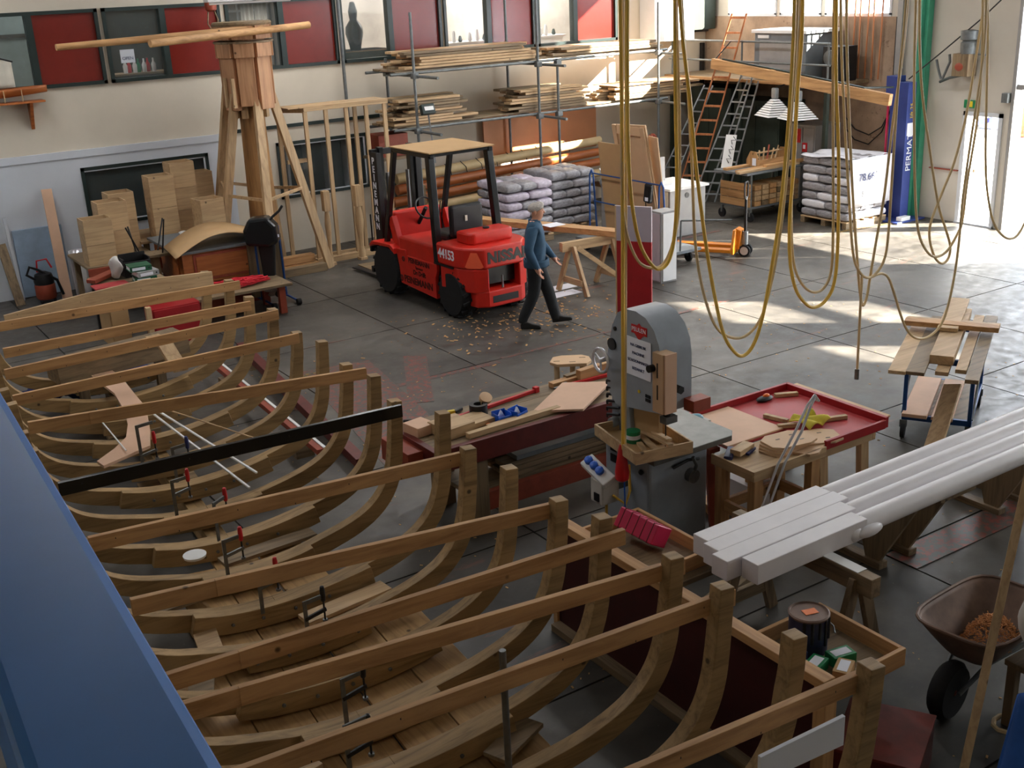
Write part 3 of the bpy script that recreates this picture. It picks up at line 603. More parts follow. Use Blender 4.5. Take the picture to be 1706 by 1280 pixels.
# loose offcuts lying on the bottom planks
for q, (s, v, r, L) in enumerate([(-2.2, -0.6, 0.2, 0.5), (-1.1, -0.75, 1.2, 0.55), (-0.5, -0.55, 1.4, 0.5), (0.1, -0.7, 0.1, 0.6), (-2.9, -0.55, 1.3, 0.4), (0.65, 0.25, 0.05, 0.8), (-0.55, 0.45, 0.1, 0.7), (-2.6, 0.7, 0.4, 0.4)]):
    c = hp(s, v, 0.345 + 0.07 * abs(v)); d = Vector((cos(r), sin(r), 0))
    o = MB().beam(c - d * L / 2, c + d * L / 2, 0.16, 0.03).build('offcut_board', 'dull_x' if q % 2 else 'pale_x', bevel=0.003)
    tag(o, ['pale offcut board lying crossways low in the near hull, left of centre', 'grey offcut board lying lengthwise left inside the hull near mid length', 'pale offcut lying lengthwise left beside the white disc', 'grey offcut lying crossways at the left near the white disc', 'pale short offcut lying lengthwise in the nearest left hull', 'grey long offcut lying crossways just below the middle red clamp', 'pale offcut lying crossways right of the black clamp', 'grey short offcut at the right of the steel rod'][q], 'board', 'offcuts inside the hull')
# plywood knee template and thin battens lying across the far ribs
poly = [(2.78, 13.21), (2.81, 12.25), (2.77, 11.66), (2.74, 11.14), (2.59, 10.52), (2.46, 10.09), (1.98, 9.88), (1.96, 10.03), (2.17, 10.23), (2.34, 10.45), (2.45, 10.78), (2.53, 11.16), (2.6, 11.8), (2.58, 12.22), (2.54, 12.94)]
o = MB().prism(poly, (0, 0, 0.63), (1, 0, 0), (0, 1, 0), 0.03).build('knee_template', 'ply_pink', bevel=0.002)
tag(o, 'large crescent-shaped pink plywood template lying across the far boat ribs', 'template')
for q, (a, b_, w) in enumerate([((2.72, 10.75, .80), (3.35, 9.45, .66), .02), ((2.71, 10.70, .78), (2.98, 8.75, .70), .03), ((2.67, 10.6, .76), (2.80, 8.45, .72), .03), ((2.24, 11.2, .72), (2.22, 10.0, .70), .02)]):
    o = MB().beam(a, b_, w * 0.6, w * 0.5).build('thin_batten', 'white' if q else 'pale_y', bevel=0.001)
    tag(o, ['thinnest pale batten fanning right from the plywood template over the ribs', 'upper of the two white battens running down to the clamp', 'lower white batten running down to the red handled clamp', 'short thin stick lying left of the plywood template'][q], 'batten')
t = thing('stem_log', 'thick squared timber with curved knee lying inside the far end of the hull', 'timber', (3.0, 12.6, 0))
bm(t, 'log', 'dull_x', (2.2, 12.75, 0.72), (3.7, 12.9, 0.76), 0.42, 0.22); bm(t, 'cap_board', 'dull_y', (2.9, 12.7, 0.85), (3.65, 12.85, 0.89), 0.3, 0.03)
bm(t, 'prop', 'dull_z', (2.5, 12.8, 0), (2.5, 12.8, 0.62), 0.1, 0.1); bm(t, 'prop', 'dull_z', (3.4, 12.9, 0), (3.4, 12.9, 0.66), 0.1, 0.1)
t = thing('curved_block', 'small bent pale block hooked over a cross spall', 'block', (3.35, 11.8, 0.9))
pts = [(3.22, 12.35, 1.02), (3.27, 12.05, 1.0), (3.26, 11.8, 0.92), (3.26, 11.55, 0.84)]
for i in range(3): bm(t, 'lamination', 'pale_y', pts[i], pts[i + 1], 0.16, 0.05)
o = MB().grid(lambda a, b_: (1.9 + a * 1.5, 13.1 + 0.2 * a + b_ * 0.55, 0.30 + 0.10 * sin(a * 9) * sin(b_ * 5) + 0.06 * sin(a * 23 + b_ * 11)), 24, 10).build('dark_jacket', 'navy', smooth=True, solid=0.03)
tag(o, 'crumpled dark blue cloth heaped beyond the far end of the hull', 'cloth')
# F-clamps on the ribs
def clamp(loc, label, hand, L=0.34, rz=0.0):
    t = thing('bar_clamp', label, 'clamp', loc, rz, 'bar clamps on the boat ribs')
    MB().beam((0, 0, -0.20), (0, 0, L - 0.20), 0.012, 0.028).build('bar', 'steel', t, local=True, bevel=0.002)
    MB().beam((0, 0, L - 0.215), (0.145, 0.0, L - 0.205), 0.014, 0.03).build('fixed_jaw', 'steel', t, local=True, bevel=0.003)
    MB().beam((-0.01, 0, 0.0), (0.15, 0, 0.03), 0.018, 0.028).build('sliding_arm', 'steel' if hand == 'plug_red' else 'black', t, local=True, bevel=0.004)
    sc = MB().cyl((0.135, 0, -0.05), (0.135, 0, 0.09), 0.007, 8).build('screw', 'black', t, local=True, smooth=True)
    MB().cyl((0.135, 0, -0.06), (0.135, 0, -0.045), 0.018, 10).build('swivel_pad', 'steel', sc, local=True)
    MB().lathe([(0.010, 0.09), (0.017, 0.10), (0.019, 0.13), (0.018, 0.18), (0.014, 0.205), (0.006, 0.21)], 10, Matrix.Translation((0.135, 0, 0))).build('handle', hand, t, local=True, smooth=True)
    return t
def cp(s, v, z): p = hp(s, v, z); return (p.x, p.y, p.z)
clamp(cp(0.18, -0.20, 0.62), 'red handled clamp with the longest handle at mid hull on a rib end joint', 'plug_red')
clamp(cp(0.79, -0.10, 0.66), 'red handled clamp just below the black cross spall end battens', 'plug_red', rz=0.5)
clamp(cp(1.42, -0.28, 0.66), 'red handled clamp half hidden under the black cross spall', 'plug_red')
clamp(cp(-0.40, -0.12, 0.60), 'red handled clamp paired beside a black handled one on a lower rib', 'plug_red')
clamp(cp(-0.98, 0.02, 0.60), 'black handled clamp beside the paired red clamp on a lower rib', 'black')
clamp(cp(-2.05, -0.12, 0.66), 'black handled clamp below the lapped cross spall', 'black')
clamp(cp(-2.58, -0.30, 0.68), 'long black handled clamp with its arm flat on the wide rib', 'black', 0.40)
clamp(cp(-3.52, -0.10, 0.66), 'red handled clamp under the lowest long cross spall', 'plug_red')
clamp(cp(2.05, -0.12, 0.70), 'blue handled clamp beside the plywood template', 'navy')
clamp(cp(2.35, -0.34, 0.70), 'clamp with long pale bar against the end of the plywood template', 'plug_red', 0.5)
o = MB().cyl(cp(-3.30, 0.30, 0.42), cp(-3.30, 0.30, 1.52), 0.018, 12).build('steel_rod', 'steel', smooth=True); tag(o, 'plain grey steel rod standing upright against the lowest long cross spall', 'rod')
o = MB().lathe([(0.085, 0), (0.09, 0.02), (0.06, 0.028)], 20, Matrix.Translation(hp(0.55, -0.35, 0.50))).build('plastic_disc', 'white', smooth=True); tag(o, 'white round lid lying on a rib left of mid hull', 'lid')
# foreground blue steel beam at the gallery edge
bd = Vector((0.0347682, 0.9993954, 0))
def bp(x, y, z): return Vector((x + 0.0348 * y, y, z))
t = thing('gallery_beam', 'large glossy blue steel box beam crossing the left foreground', 'beam', (0.2, 6, 0))
o = MB().prism([(0.06, 3.42), (0.06, 3.70), (0.277, 3.70), (0.277, 3.42)], bp(0, 19.55, 0), (1, 0, 0), (0, 0, 1), 25.5).build('box_section', 'blue_beam', t, bevel=0.02)
for v in o.data.vertices: v.co.x += 0.0348 * (v.co.y - 13.55)
MB().box(-0.06, 0.06, -5.9, 19.5, 3.30, 3.34).build('lower_flange', 'navy', t)
for y in (-5.6, 19.3): MB().box(0.08 + 0.0348 * y, 0.24 + 0.0348 * y, y, y + 0.16, 0, 3.42).build('post', 'blue_beam', t)
# ------------------------------------------------------------------ forklift
t = thing('forklift_truck', 'red forklift truck with black mast and plywood roof', 'forklift', (8.43, 14.7, 0), 0.03)
fk = t
def L(mb, name, mat, par=None, **k): return mb.build(name, mat, par or fk, local=True, **k)
def wheel(par, x, y, r, w, name='wheel'):
    M = Matrix.Translation((x, y, r)) @ Matrix.Rotation(pi / 2, 4, 'Y')
    wh = MB().lathe([(r * .55, -w / 2), (r * .9, -w / 2), (r * .985, -w * .36), (r, -w * .2), (r, w * .2), (r * .985, w * .36), (r * .9, w / 2), (r * .55, w / 2)], 28, M).build(name, 'rubber', par, local=True, smooth=True)
    lug = MB()
    for k in range(16):
        a = 2 * pi * k / 16
        for sx in (-1, 1):
            c = Vector((sx * w * .25, 0, 0)); aa = a + (0.1 if sx > 0 else -0.1)
            q = Vector((0, cos(aa), sin(aa))); tn = Vector((0, -sin(aa), cos(aa)))
            lug.beam(Vector((x, y, r)) + c - Vector((w * .2, 0, 0)) + q * r * 1.005, Vector((x, y, r)) + c + Vector((w * .2, 0, 0)) + q * r * 1.005 + tn * 0.03 * sx, 0.045, 0.03, up=q)
    stuff(lug.build('tread', 'rubber', wh, local=True))
    M2 = Matrix.Translation((x, y, r)) @ Matrix.Rotation(pi / 2, 4, 'Y')
    MB().lathe([(0.02, -w * .36), (r * .3, -w * .36), (r * .42, -w * .44), (r * .56, -w * .5), (r * .58, 0), (r * .56, w * .5), (r * .42, w * .44), (r * .3, w * .36), (0.02, w * .36)], 20, M2).build('hub', 'black', wh, local=True, smooth=True)
    for k in range(5):
        a = 2 * pi * k / 5; sgn = -1 if x < 0 else 1
        MB().cyl((x + sgn * w * .36, y + cos(a) * r * .2, r + sin(a) * r * .2), (x + sgn * (w * .36 + .02), y + cos(a) * r * .2, r + sin(a) * r * .2), 0.014, 6).build('wheel_nut', 'steel', wh, local=True)
    return wh
for sx in (-1, 1):
    wheel(fk, sx * 0.47, 0.97, 0.40, 0.25); wheel(fk, sx * 0.46, -0.88, 0.34, 0.23)
# chassis side skirts with wheel cut-outs (profile in y,z)
for sx in (-1, 1):
    x0 = sx * 0.58
    prof = [(-0.50, 0.20), (0.52, 0.26), (0.55, 0.52), (0.62, 0.78), (0.34, 0.80), (0.30, 0.72), (-0.55, 0.72), (-0.55, 0.62), (-0.50, 0.52)]
    L(MB().prism(prof, (x0 - (0.06 if sx > 0 else 0), 0, 0), (0, 1, 0), (0, 0, 1), 0.06), 'side_skirt', 'red_lift', bevel=0.008)
    fender = [(0.60, 0.70), (0.62, 0.78), (0.72, 0.83), (1.30, 0.80), (1.38, 0.74), (1.36, 0.70), (1.28, 0.75), (0.76, 0.78)]
    L(MB().prism(fender, (sx * 0.33 if sx > 0 else -0.63, 0, 0), (0, 1, 0), (0, 0, 1), 0.30), 'front_fender', 'red_lift', bevel=0.006)
    L(MB().prism([(0.62, 0.78), (0.78, 0.80), (0.92, 1.18), (0.80, 1.24), (0.70, 1.0)], (sx * 0.44 - (0.07 if sx < 0 else 0), 0, 0), (0, 1, 0), (0, 0, 1), 0.09), 'cowl_bracket', 'red_lift', bevel=0.006)
L(MB().box(-0.5, 0.5, -0.9, 1.1, 0.28, 0.60), 'chassis', 'black', bevel=0.01)
L(MB().box(-0.56, 0.56, -0.50, 0.55, 0.70, 0.98), 'battery_cover', 'red_lift', bevel=0.03)
L(MB().box(-0.42, 0.42, 0.86, 1.02, 0.78, 1.28), 'dash_cowl', 'red_lift', bevel=0.03)
# counterweight
cw = MB().prism([(-0.58, -0.55), (-0.58, -1.05), (-0.53, -1.22), (-0.33, -1.44), (0.33, -1.44), (0.53, -1.22), (0.58, -1.05), (0.58, -0.55)], (0, 0, 0.76), (1, 0, 0), (0, 1, 0), 0.30)
cwo = L(cw, 'counterweight', 'red_lift', bevel=0.03)
L(MB().prism([(-0.58, -0.66), (-0.56, -1.10), (-0.45, -1.34), (-0.28, -1.44), (-0.26, -1.44), (-0.30, -0.9), (0.30, -0.9), (0.26, -1.44), (0.28, -1.44), (0.45, -1.34), (0.56, -1.10), (0.58, -0.66)], (0, 0, 0.42), (1, 0, 0), (0, 1, 0), 0.34), 'lower_counterweight', 'red_lift', bevel=0.02)
L(MB().prism([(-0.44, -1.20), (-0.42, -1.34), (-0.28, -1.45), (0.28, -1.45), (0.42, -1.34), (0.44, -1.20), (0.44, -1.0), (-0.44, -1.0)], (0, 0, 0.20), (1, 0, 0), (0, 1, 0), 0.24), 'bumper', 'red_lift', bevel=0.02)
L(MB().box(-0.22, 0.22, -1.452, -1.3, 0.26, 0.36), 'tow_slot', 'black'); L(MB().box(-0.36, 0.36, -1.30, -0.85, 0.50, 0.78), 'radiator_recess', 'black')
L(MB().cyl((0, -1.38, 0.42), (0, -1.38, 0.62), 0.015, 8), 'tow_pin', 'steel')
L(MB().box(-0.59, 0.59, -1.0, -0.5, 0.735, 0.765), 'black_seam', 'black')
L(MB().prism([(-0.36, -0.78), (-0.36, -1.1), (-0.30, -1.16), (0.34, -1.16), (0.40, -1.1), (0.40, -0.78)], (0, 0, 1.055), (1, 0, 0), (0, 1, 0), 0.17), 'engine_hood', 'red_lift', bevel=0.03)
L(MB().cyl((0.05, -0.95, 1.225), (0.05, -0.95, 1.245), 0.05, 14), 'filler_cap', 'black')
# seat, steering, levers
st = L(MB().box(-0.26, 0.30, -0.42, 0.08, 0.98, 1.10), 'seat', 'black', bevel=0.04)
L(MB().box(-0.26, 0.30, -0.52, -0.42, 1.06, 1.52), 'seat_back', 'black', bevel=0.04)
L(MB().box(-0.03, 0.01, -0.535, -0.52, 1.28, 1.36), 'seat_tag', 'cream_plastic', st)
L(MB().tube([(0.17 * cos(a), 0.62 + 0.10 * sin(a), 1.32 + 0.15 * sin(a)) for a in [2 * pi * k / 20 for k in range(20)]], 0.014, 6, closed=True), 'steering_wheel', 'black', smooth=True)
L(MB().cyl((0, 0.62, 1.32), (0, 0.86, 1.05), 0.03, 8), 'steering_column', 'black', smooth=True)
for x in (0.28, 0.33, 0.38): L(MB().cyl((x, 0.80, 1.1), (x, 0.72, 1.36), 0.010, 6), 'lever', 'black', smooth=True)
# overhead guard
for sx in (-1, 1):
    L(MB().beam((sx * 0.54, -0.56, 0.74), (sx * 0.50, -0.42, 2.26), 0.10, 0.11, up=(0, 1, 0)), 'rear_post', 'black_gloss', bevel=0.008)
    L(MB().beam((sx * 0.50, 1.02, 0.80), (sx * 0.50, 0.58, 2.26), 0.07, 0.08, up=(0, 1, 0)), 'front_post', 'black_gloss', bevel=0.008)
    L(MB().beam((sx * 0.50, -0.50, 2.26), (sx * 0.50, 0.62, 2.26), 0.07, 0.06), 'guard_rail', 'black_gloss', bevel=0.006)
for k in range(5): L(MB().beam((-0.5, -0.46 + 0.26 * k, 2.27), (0.5, -0.46 + 0.26 * k, 2.27), 0.05, 0.04), 'guard_bar', 'black_gloss', bevel=0.004)
L(MB().box(-0.56, 0.56, -0.52, 0.62, 2.30, 2.318), 'roof_board', 'mdf', bevel=0.002)
# mast and carriage
for sx in (-1, 1):
    mc = L(MB().box(sx * 0.36 - 0.05, sx * 0.36 + 0.05, 1.36, 1.50, 0.08, 2.12), 'mast_channel', 'black', bevel=0.005)
    L(MB().box(sx * 0.27 - 0.035, sx * 0.27 + 0.035, 1.40, 1.52, 0.1, 2.20), 'inner_mast', 'black_gloss', bevel=0.005)
    L(MB().cyl((sx * 0.18, 1.42, 0.3), (sx * 0.18, 1.42, 1.8), 0.03, 10), 'lift_cylinder', 'steel', smooth=True)
    L(MB().beam((sx * 0.22, 1.66, 0.06), (sx * 0.22, 2.75, 0.05), 0.12, 0.045, h1=0.015), 'fork', 'black', bevel=0.004)
    L(MB().box(sx * 0.22 - 0.06, sx * 0.22 + 0.06, 1.62, 1.67, 0.04, 0.62), 'fork_shank', 'black', bevel=0.004)
for z in (0.2, 0.55, 1.05, 2.08): L(MB().box(-0.42, 0.42, 1.46, 1.54, z, z + 0.09), 'mast_crossbar', 'black', bevel=0.006)
for z in (0.22, 0.56): L(MB().box(-0.5, 0.5, 1.56, 1.62, z, z + 0.1), 'carriage_bar', 'black', bevel=0.006)
for k in range(6): L(MB().cyl((-0.45 + 0.18 * k, 1.60, 0.62), (-0.45 + 0.18 * k, 1.60, 1.15), 0.012, 6), 'backrest_bar', 'black', smooth=True)
L(MB().box(-0.42, -0.405, 1.3, 1.52, 0.75, 2.14), 'mast_plate', 'black')
# markings
def ft(body, mat, o, ax, ay, size, **k):
    M = ROOTM[fk.name]; r = M.to_3x3()
    return text('lettering', body, mat, fk, M @ Vector(o), r @ Vector(ax), r @ Vector(ay), size, **k)
for i, ch in enumerate('PEINEMANN'): ft(ch, 'paper', (-0.423, 1.42, 2.0 - 0.128 * i), (0, -1, 0), (0, 0, 1), 0.145, bold=0.004)
ft('44153', 'paper', (-0.583, -0.84, 0.92), (0, -1, 0), (0, 0, 1), 0.19, bold=0.004, spacing=0.9)
ft('PEINEMANN', 'maroon', (-0.584, -0.05, 0.66), (0, -1, 0), (0, 0, 1), 0.11, bold=0.002)
ft('Sponsor', 'maroon', (-0.584, -0.05, 0.575), (0, -1, 0), (0, 0, 1), 0.065)
ft('De Delft', 'maroon', (-0.584, -0.05, 0.495), (0, -1, 0), (0, 0, 1), 0.10, bold=0.003)
ft('PEINEMANN', 'maroon', (-0.584, 0.0, 0.35), (0, -1, 0), (0, 0, 1), 0.15, bold=0.003)
for y, z, r in ((0.40, 0.655, .035), (0.49, 0.345, .045)):
    L(MB().tube([(-0.584, y + r * cos(a), z + r * sin(a)) for a in [2 * pi * k / 14 for k in range(14)]], 0.007, 4, closed=True).box(-0.586, -0.582, y - .006, y + .006, z - r, z + r), 'emblem', 'maroon')
ft('NISSAN', 'black', (0.10, -1.443, 0.905), (1, 0, 0), (0, 0, 1), 0.21, bold=0.012, spacing=1.08)
cx = Vector((0.20, -0.22, 0)).normalized(); L(MB().prism([(-0.135, -0.10), (-0.10, -0.125), (0.10, -0.125), (0.135, -0.10), (0.045, 0.10), (-0.045, 0.10)], Vector((-0.43, -1.33, 0.90)), cx, (0, 0, 1), 0.008), 'warning_triangle', 'triangle')
# ------------------------------------------------------------------ man
man = thing('person', 'grey-haired man in a blue jacket and dark trousers walking past the forklift', 'person', (8.56, 12.60, 0), math.atan2(-0.31, 0.35))
def skinbody(name, verts, edges, radii, root, parent, subd=2):
    me = bpy.data.meshes.new(name); me.from_pydata(verts, edges, []); o = bpy.data.objects.new(name, me); COL.objects.link(o)
    k = o.modifiers.new('skin', 'SKIN'); k.use_smooth_shade = True
    me.skin_vertices[0] if me.skin_vertices else bpy.context.view_layer.update()
    for i, r in enumerate(radii):
        sv = me.skin_vertices[0].data[i]; sv.radius = r if isinstance(r, tuple) else (r, r); sv.use_root = (i == root)
    s = o.modifiers.new('sub', 'SUBSURF'); s.levels = subd; s.render_levels = subd
    dg = bpy.context.evaluated_depsgraph_get(); dg.update()
    m2 = bpy.data.meshes.new_from_object(o.evaluated_get(dg)); bpy.data.objects.remove(o)
    m2.name = name
    for p in m2.polygons: p.use_smooth = True
    ob = bpy.data.objects.new(name, m2); COL.objects.link(ob); ob.parent = parent; ROOTM[ob.name] = ROOTM[parent.name]
    return ob
V_ = []; E_ = []; R_ = []
def jn(p, r, prev=None):
    V_.append(p); R_.append(r)
    if prev is not None: E_.append((prev, len(V_) - 1))
    return len(V_) - 1
pel = jn((0, 0, 0.95), (0.17, 0.15)); ab = jn((0.015, 0, 1.08), (0.175, 0.155), pel); ch = jn((0.0, 0, 1.27), (0.185, 0.155), ab); up = jn((-0.005, 0, 1.40), (0.155, 0.125), ch)
nk = jn((0.02, 0, 1.49), 0.062, up); hb = jn((0.055, 0, 1.56), (0.072, 0.085), nk); hc = jn((0.058, 0, 1.635), (0.078, 0.098), hb); ht = jn((0.048, 0, 1.69), (0.062, 0.08), hc)
def leg(sy, kn, an, heel, toe):
    h = jn((0, sy * 0.085, 0.88), (0.115, 0.115), pel); k1 = jn(((0 + kn[0]) / 2, sy * 0.09, (0.88 + kn[2]) / 2), 0.105, h); k = jn(kn, 0.090, k1)
    c = jn(tuple((kn[i] * .6 + an[i] * .4) for i in range(3)), 0.086, k); a = jn(an, 0.074, c); jn((an[0] + 0.01, an[1], an[2] - 0.045), 0.066, a)
leg(-1, (-0.02, -0.095, 0.50), (-0.20, -0.09, 0.12), (-0.19, -0.09, 0.055), (-0.03, -0.10, 0.034))
leg(1, (0.15, 0.09, 0.50), (0.25, 0.085, 0.11), (0.27, 0.085, 0.062), (0.42, 0.095, 0.045))
def arm(sy, el, wr, fwd):
    s0 = jn((0, sy * 0.165, 1.42), 0.088, up); e0 = jn(tuple(((0, sy * 0.19, 1.40)[i] + el[i]) / 2 for i in range(3)), 0.078, s0); e = jn(el, 0.068, e0); w0 = jn(tuple((el[i] * .45 + wr[i] * .55) for i in range(3)), 0.060, e); w = jn(wr, 0.042, w0)
    fx, fz = fwd
    pm = jn((wr[0] + fx * 0.06, wr[1], wr[2] + fz * 0.06), (0.022, 0.040), w)
    for q, ln in enumerate((0.075, 0.085, 0.08, 0.062)):
        oy = (q - 1.5) * 0.020
        b0 = jn((wr[0] + fx * 0.10 + 0.3 * oy * 0, wr[1] + oy, wr[2] + fz * 0.10), 0.0105, pm)
        b1 = jn((wr[0] + fx * (0.10 + ln * .5) + 0.012, wr[1] + oy, wr[2] + fz * (0.10 + ln * .5)), 0.0095, b0)
        jn((wr[0] + fx * (0.10 + ln * .8) + 0.035, wr[1] + oy * .9, wr[2] + fz * (0.10 + ln * .75)), 0.008, b1)
    th = jn((wr[0] + fx * 0.04 + 0.035, wr[1] + 0.02, wr[2] + fz * 0.04), 0.012, pm); jn((wr[0] + fx * 0.085 + 0.05, wr[1] + 0.025, wr[2] + fz * 0.085), 0.010, th)
arm(-1, (-0.06, -0.25, 1.13), (0.05, -0.255, 0.90), (0.35, -0.94))
arm(1, (0.05, 0.245, 1.14), (0.21, 0.22, 0.95), (0.55, -0.83))
body = skinbody('body', V_, E_, R_, pel, man)
mm = body.data; mm.materials.clear()
for nme in ('skin', 'jacket', 'trousers', 'shoe'): mm.materials.append(MATS[nme])
for p in mm.polygons:
    c = p.center; hand = abs(c.y) > 0.212 - (0.03 if c.y > 0 else 0) and c.z < 0.885 + (0.045 if c.y > 0 else 0)
    p.material_index = 0 if ((c.z > 1.50 and abs(c.y) < 0.11) or (hand and c.z > 0.6)) else (1 if c.z > 0.905 or (abs(c.y) > 0.212 and c.z > 0.8) else (2 if c.z > 0.02 else 3))
for (hx, hy, tx, hz, pit) in ((-0.225, -0.095, 0.0, 0.0, 0.0), (0.20, 0.09, 0.0, 0.035, -0.12)):
    sh = MB().prism([(0, 0), (0.0, 0.06), (0.03, 0.10), (0.10, 0.105), (0.17, 0.075), (0.26, 0.055), (0.285, 0.035), (0.285, 0)], (0, 0.048, 0), (1, 0, 0), (0, 0, 1), 0.096).xf(Matrix.Translation((hx, hy, hz)) @ Matrix.Rotation(pit, 4, 'Y'))
    s_ = sh.build('shoe', 'shoe', man, local=True, bevel=0.02)
hair = MB()
def hf(a, b_):
    th = a * 2 * pi; ph = b_ * pi * 0.62
    r = 1 + 0.03 * sin(9 * th) * sin(7 * ph)
    return (0.042 + 0.094 * r * sin(ph) * cos(th) - (0.02 if cos(th) < 0 else 0.0) * sin(ph), 0.078 * r * sin(ph) * sin(th), 1.652 + 0.08 * r * cos(ph) + 0.045 * max(0, cos(th)) * sin(ph))
hair.grid(hf, 28, 12); hair.build('hair', 'hair_gray', man, local=True, smooth=True, solid=0.012)
MB().prism([(0.118, 1.60), (0.158, 1.595), (0.152, 1.612), (0.128, 1.645)], (0, 0.012, 0), (1, 0, 0), (0, 0, 1), 0.024).build('nose', 'skin', man, local=True, smooth=True, bevel=0.005)
for sy in (-1, 1):
    MB().ell((0.03, sy * 0.078, 1.615), (0.020, 0.010, 0.032), 8, 6).build('ear', 'skin', man, local=True, smooth=True)
    MB().ell((0.128, sy * 0.030, 1.640), (0.008, 0.012, 0.006), 8, 6).build('eye', 'black', man, local=True, smooth=True)
MB().box(0.125, 0.138, -0.022, 0.022, 1.570, 1.576).build('mouth', 'maroon', man, local=True)
MB().grid(lambda a, b_: ((0.005 + 0.075 * cos(2 * pi * a)) , 0.075 * sin(2 * pi * a), 1.462 + 0.055 * b_), 20, 3).build('collar', 'jacket', man, local=True, smooth=True, solid=0.015)
MB().grid(lambda a, b_: ((0.01 + (0.165 + 0.008 * sin(7 * 2 * pi * a) * (1 - b_)) * cos(2 * pi * a)), (0.180 + 0.006 * (1 - b_)) * sin(2 * pi * a), 0.865 + 0.10 * b_), 40, 4).build('jacket_hem', 'jacket', man, local=True, smooth=True, solid=0.02)
# ------------------------------------------------------------------ capstan tower on splayed legs
TC = Vector((6.82, 18.0, 0))
t = thing('capstan', 'tall wooden capstan with octagonal drum on a round trunk and splayed legs', 'capstan', (6.82, 18.0, 0))
MB().lathe([(0.24, 0), (0.24, 0.5), (0.215, 1.6), (0.20, 2.55), (0.20, 2.95)], 18, Matrix.Translation(TC)).build('trunk', 'trunk_wood', t, smooth=True)
for k in range(8):
    a = pi / 8 + k * pi / 4; q = Vector((cos(a), sin(a), 0)); c = TC + q * 0.36
    MB().beam(c + Vector((0, 0, 2.86 if k % 2 else 2.80)), c + Vector((0, 0, 3.62)), 0.27, 0.09, up=q).build('drum_stave', 'drum_wood', t, bevel=0.006)
    MB().beam(c + q * 0.035 + Vector((0, 0, 3.60)), c + q * 0.035 + Vector((0, 0, 3.82)), 0.31, 0.10, up=q).build('drum_block', 'drum_wood', t, bevel=0.006)
    MB().beam(c + q * 0.045 + Vector((0, 0, 3.87)), c + q * 0.045 + Vector((0, 0, 4.07)), 0.32, 0.10, up=q).build('head_block', 'drum_wood', t, bevel=0.006)
MB().lathe([(0.46, 3.81), (0.47, 3.815), (0.47, 3.84), (0.46, 3.845)], 24, Matrix.Translation(TC)).build('rope_band', 'dull_x', t)
MB().lathe([(0.33, 3.78), (0.33, 4.08)], 16, Matrix.Translation(TC)).build('drum_core', 'drum_wood', t)
MB().lathe([(0.05, 4.07), (0.46, 4.07), (0.47, 4.10), (0.45, 4.13), (0.05, 4.13)], 24, Matrix.Translation(TC)).build('drum_cap', 'dull_x', t)
for z in (2.80, ): 
    for k in range(8):
        a = k * pi / 4; q = Vector((cos(a), sin(a), 0)); c = TC + q * 0.25
        MB().beam(c + Vector((0, 0, 2.66)), c + Vector((0, 0, 2.86)), 0.10, 0.06, up=q).build('spacer', 'pale_z', t, bevel=0.004)
lg = [((6.52, 17.85, 3.05), (5.98, 18.08, 0)), ((6.80, 17.65, 2.95), (6.48, 16.95, 0)), ((7.14, 17.9, 3.0), (7.88, 17.9, 0)), ((7.0, 18.3, 2.9), (7.42, 18.9, 0)), ((6.6, 18.3, 3.3), (6.2, 19.0, 0))]
for a, b_ in lg: bm(t, 'leg', 'pale_z', b_, a, 0.15, 0.06, up=(0.3, -1, 0))
ring = [Vector(a).lerp(Vector(b_), 0.52) for a, b_ in lg]; ring = [ring[0], ring[1], ring[2], ring[3], ring[4]]
for i in range(5): bm(t, 'leg_brace', 'pale_x', ring[i], ring[(i + 1) % 5], 0.03, 0.05)
bm(t, 'drum_bracket', 'pale_z', (6.45, 17.7, 2.85), (6.45, 17.7, 3.3), 0.06, 0.05); bm(t, 'drum_bracket', 'pale_z', (6.40, 17.9, 2.85), (6.40, 17.9, 3.3), 0.06, 0.05)
o = MB().cyl((3.85, 17.4, 3.95), (7.0, 17.6, 4.02), 0.045, 12, 0.06).build('capstan_bar', 'pine_x', smooth=True); tag(o, 'longer wooden capstan bar reaching far left from the drum', 'bar')
o = MB().cyl((5.05, 17.0, 3.93), (7.85, 17.75, 4.02), 0.055, 12, 0.055).build('capstan_bar', 'pine_x', smooth=True); tag(o, 'shorter thicker capstan bar passing through the drum', 'bar')
o = tag(MB().lathe([(0.03, 0.3), (0.07, 0.22), (0.10, 0.12), (0.09, 0.03), (0.05, 0)], 12, Matrix.Translation((6.75, 19.1, 4.28))).build('hanging_block', 'rust_red', smooth=True), 'brown wooden pulley block hanging before the second upper window', 'pulley')
tb(o, 'net', 'dull_x', [(6.69, 19.08, 4.28), (6.66, 19.08, 4.1), (6.72, 19.08, 3.98), (6.80, 19.08, 4.0), (6.84, 19.08, 4.15), (6.80, 19.08, 4.28)], 0.012); tb(o, 'rope', 'dull_x', [(6.75, 19.1, 4.58), (6.75, 19.1, 6.48)], 0.015)
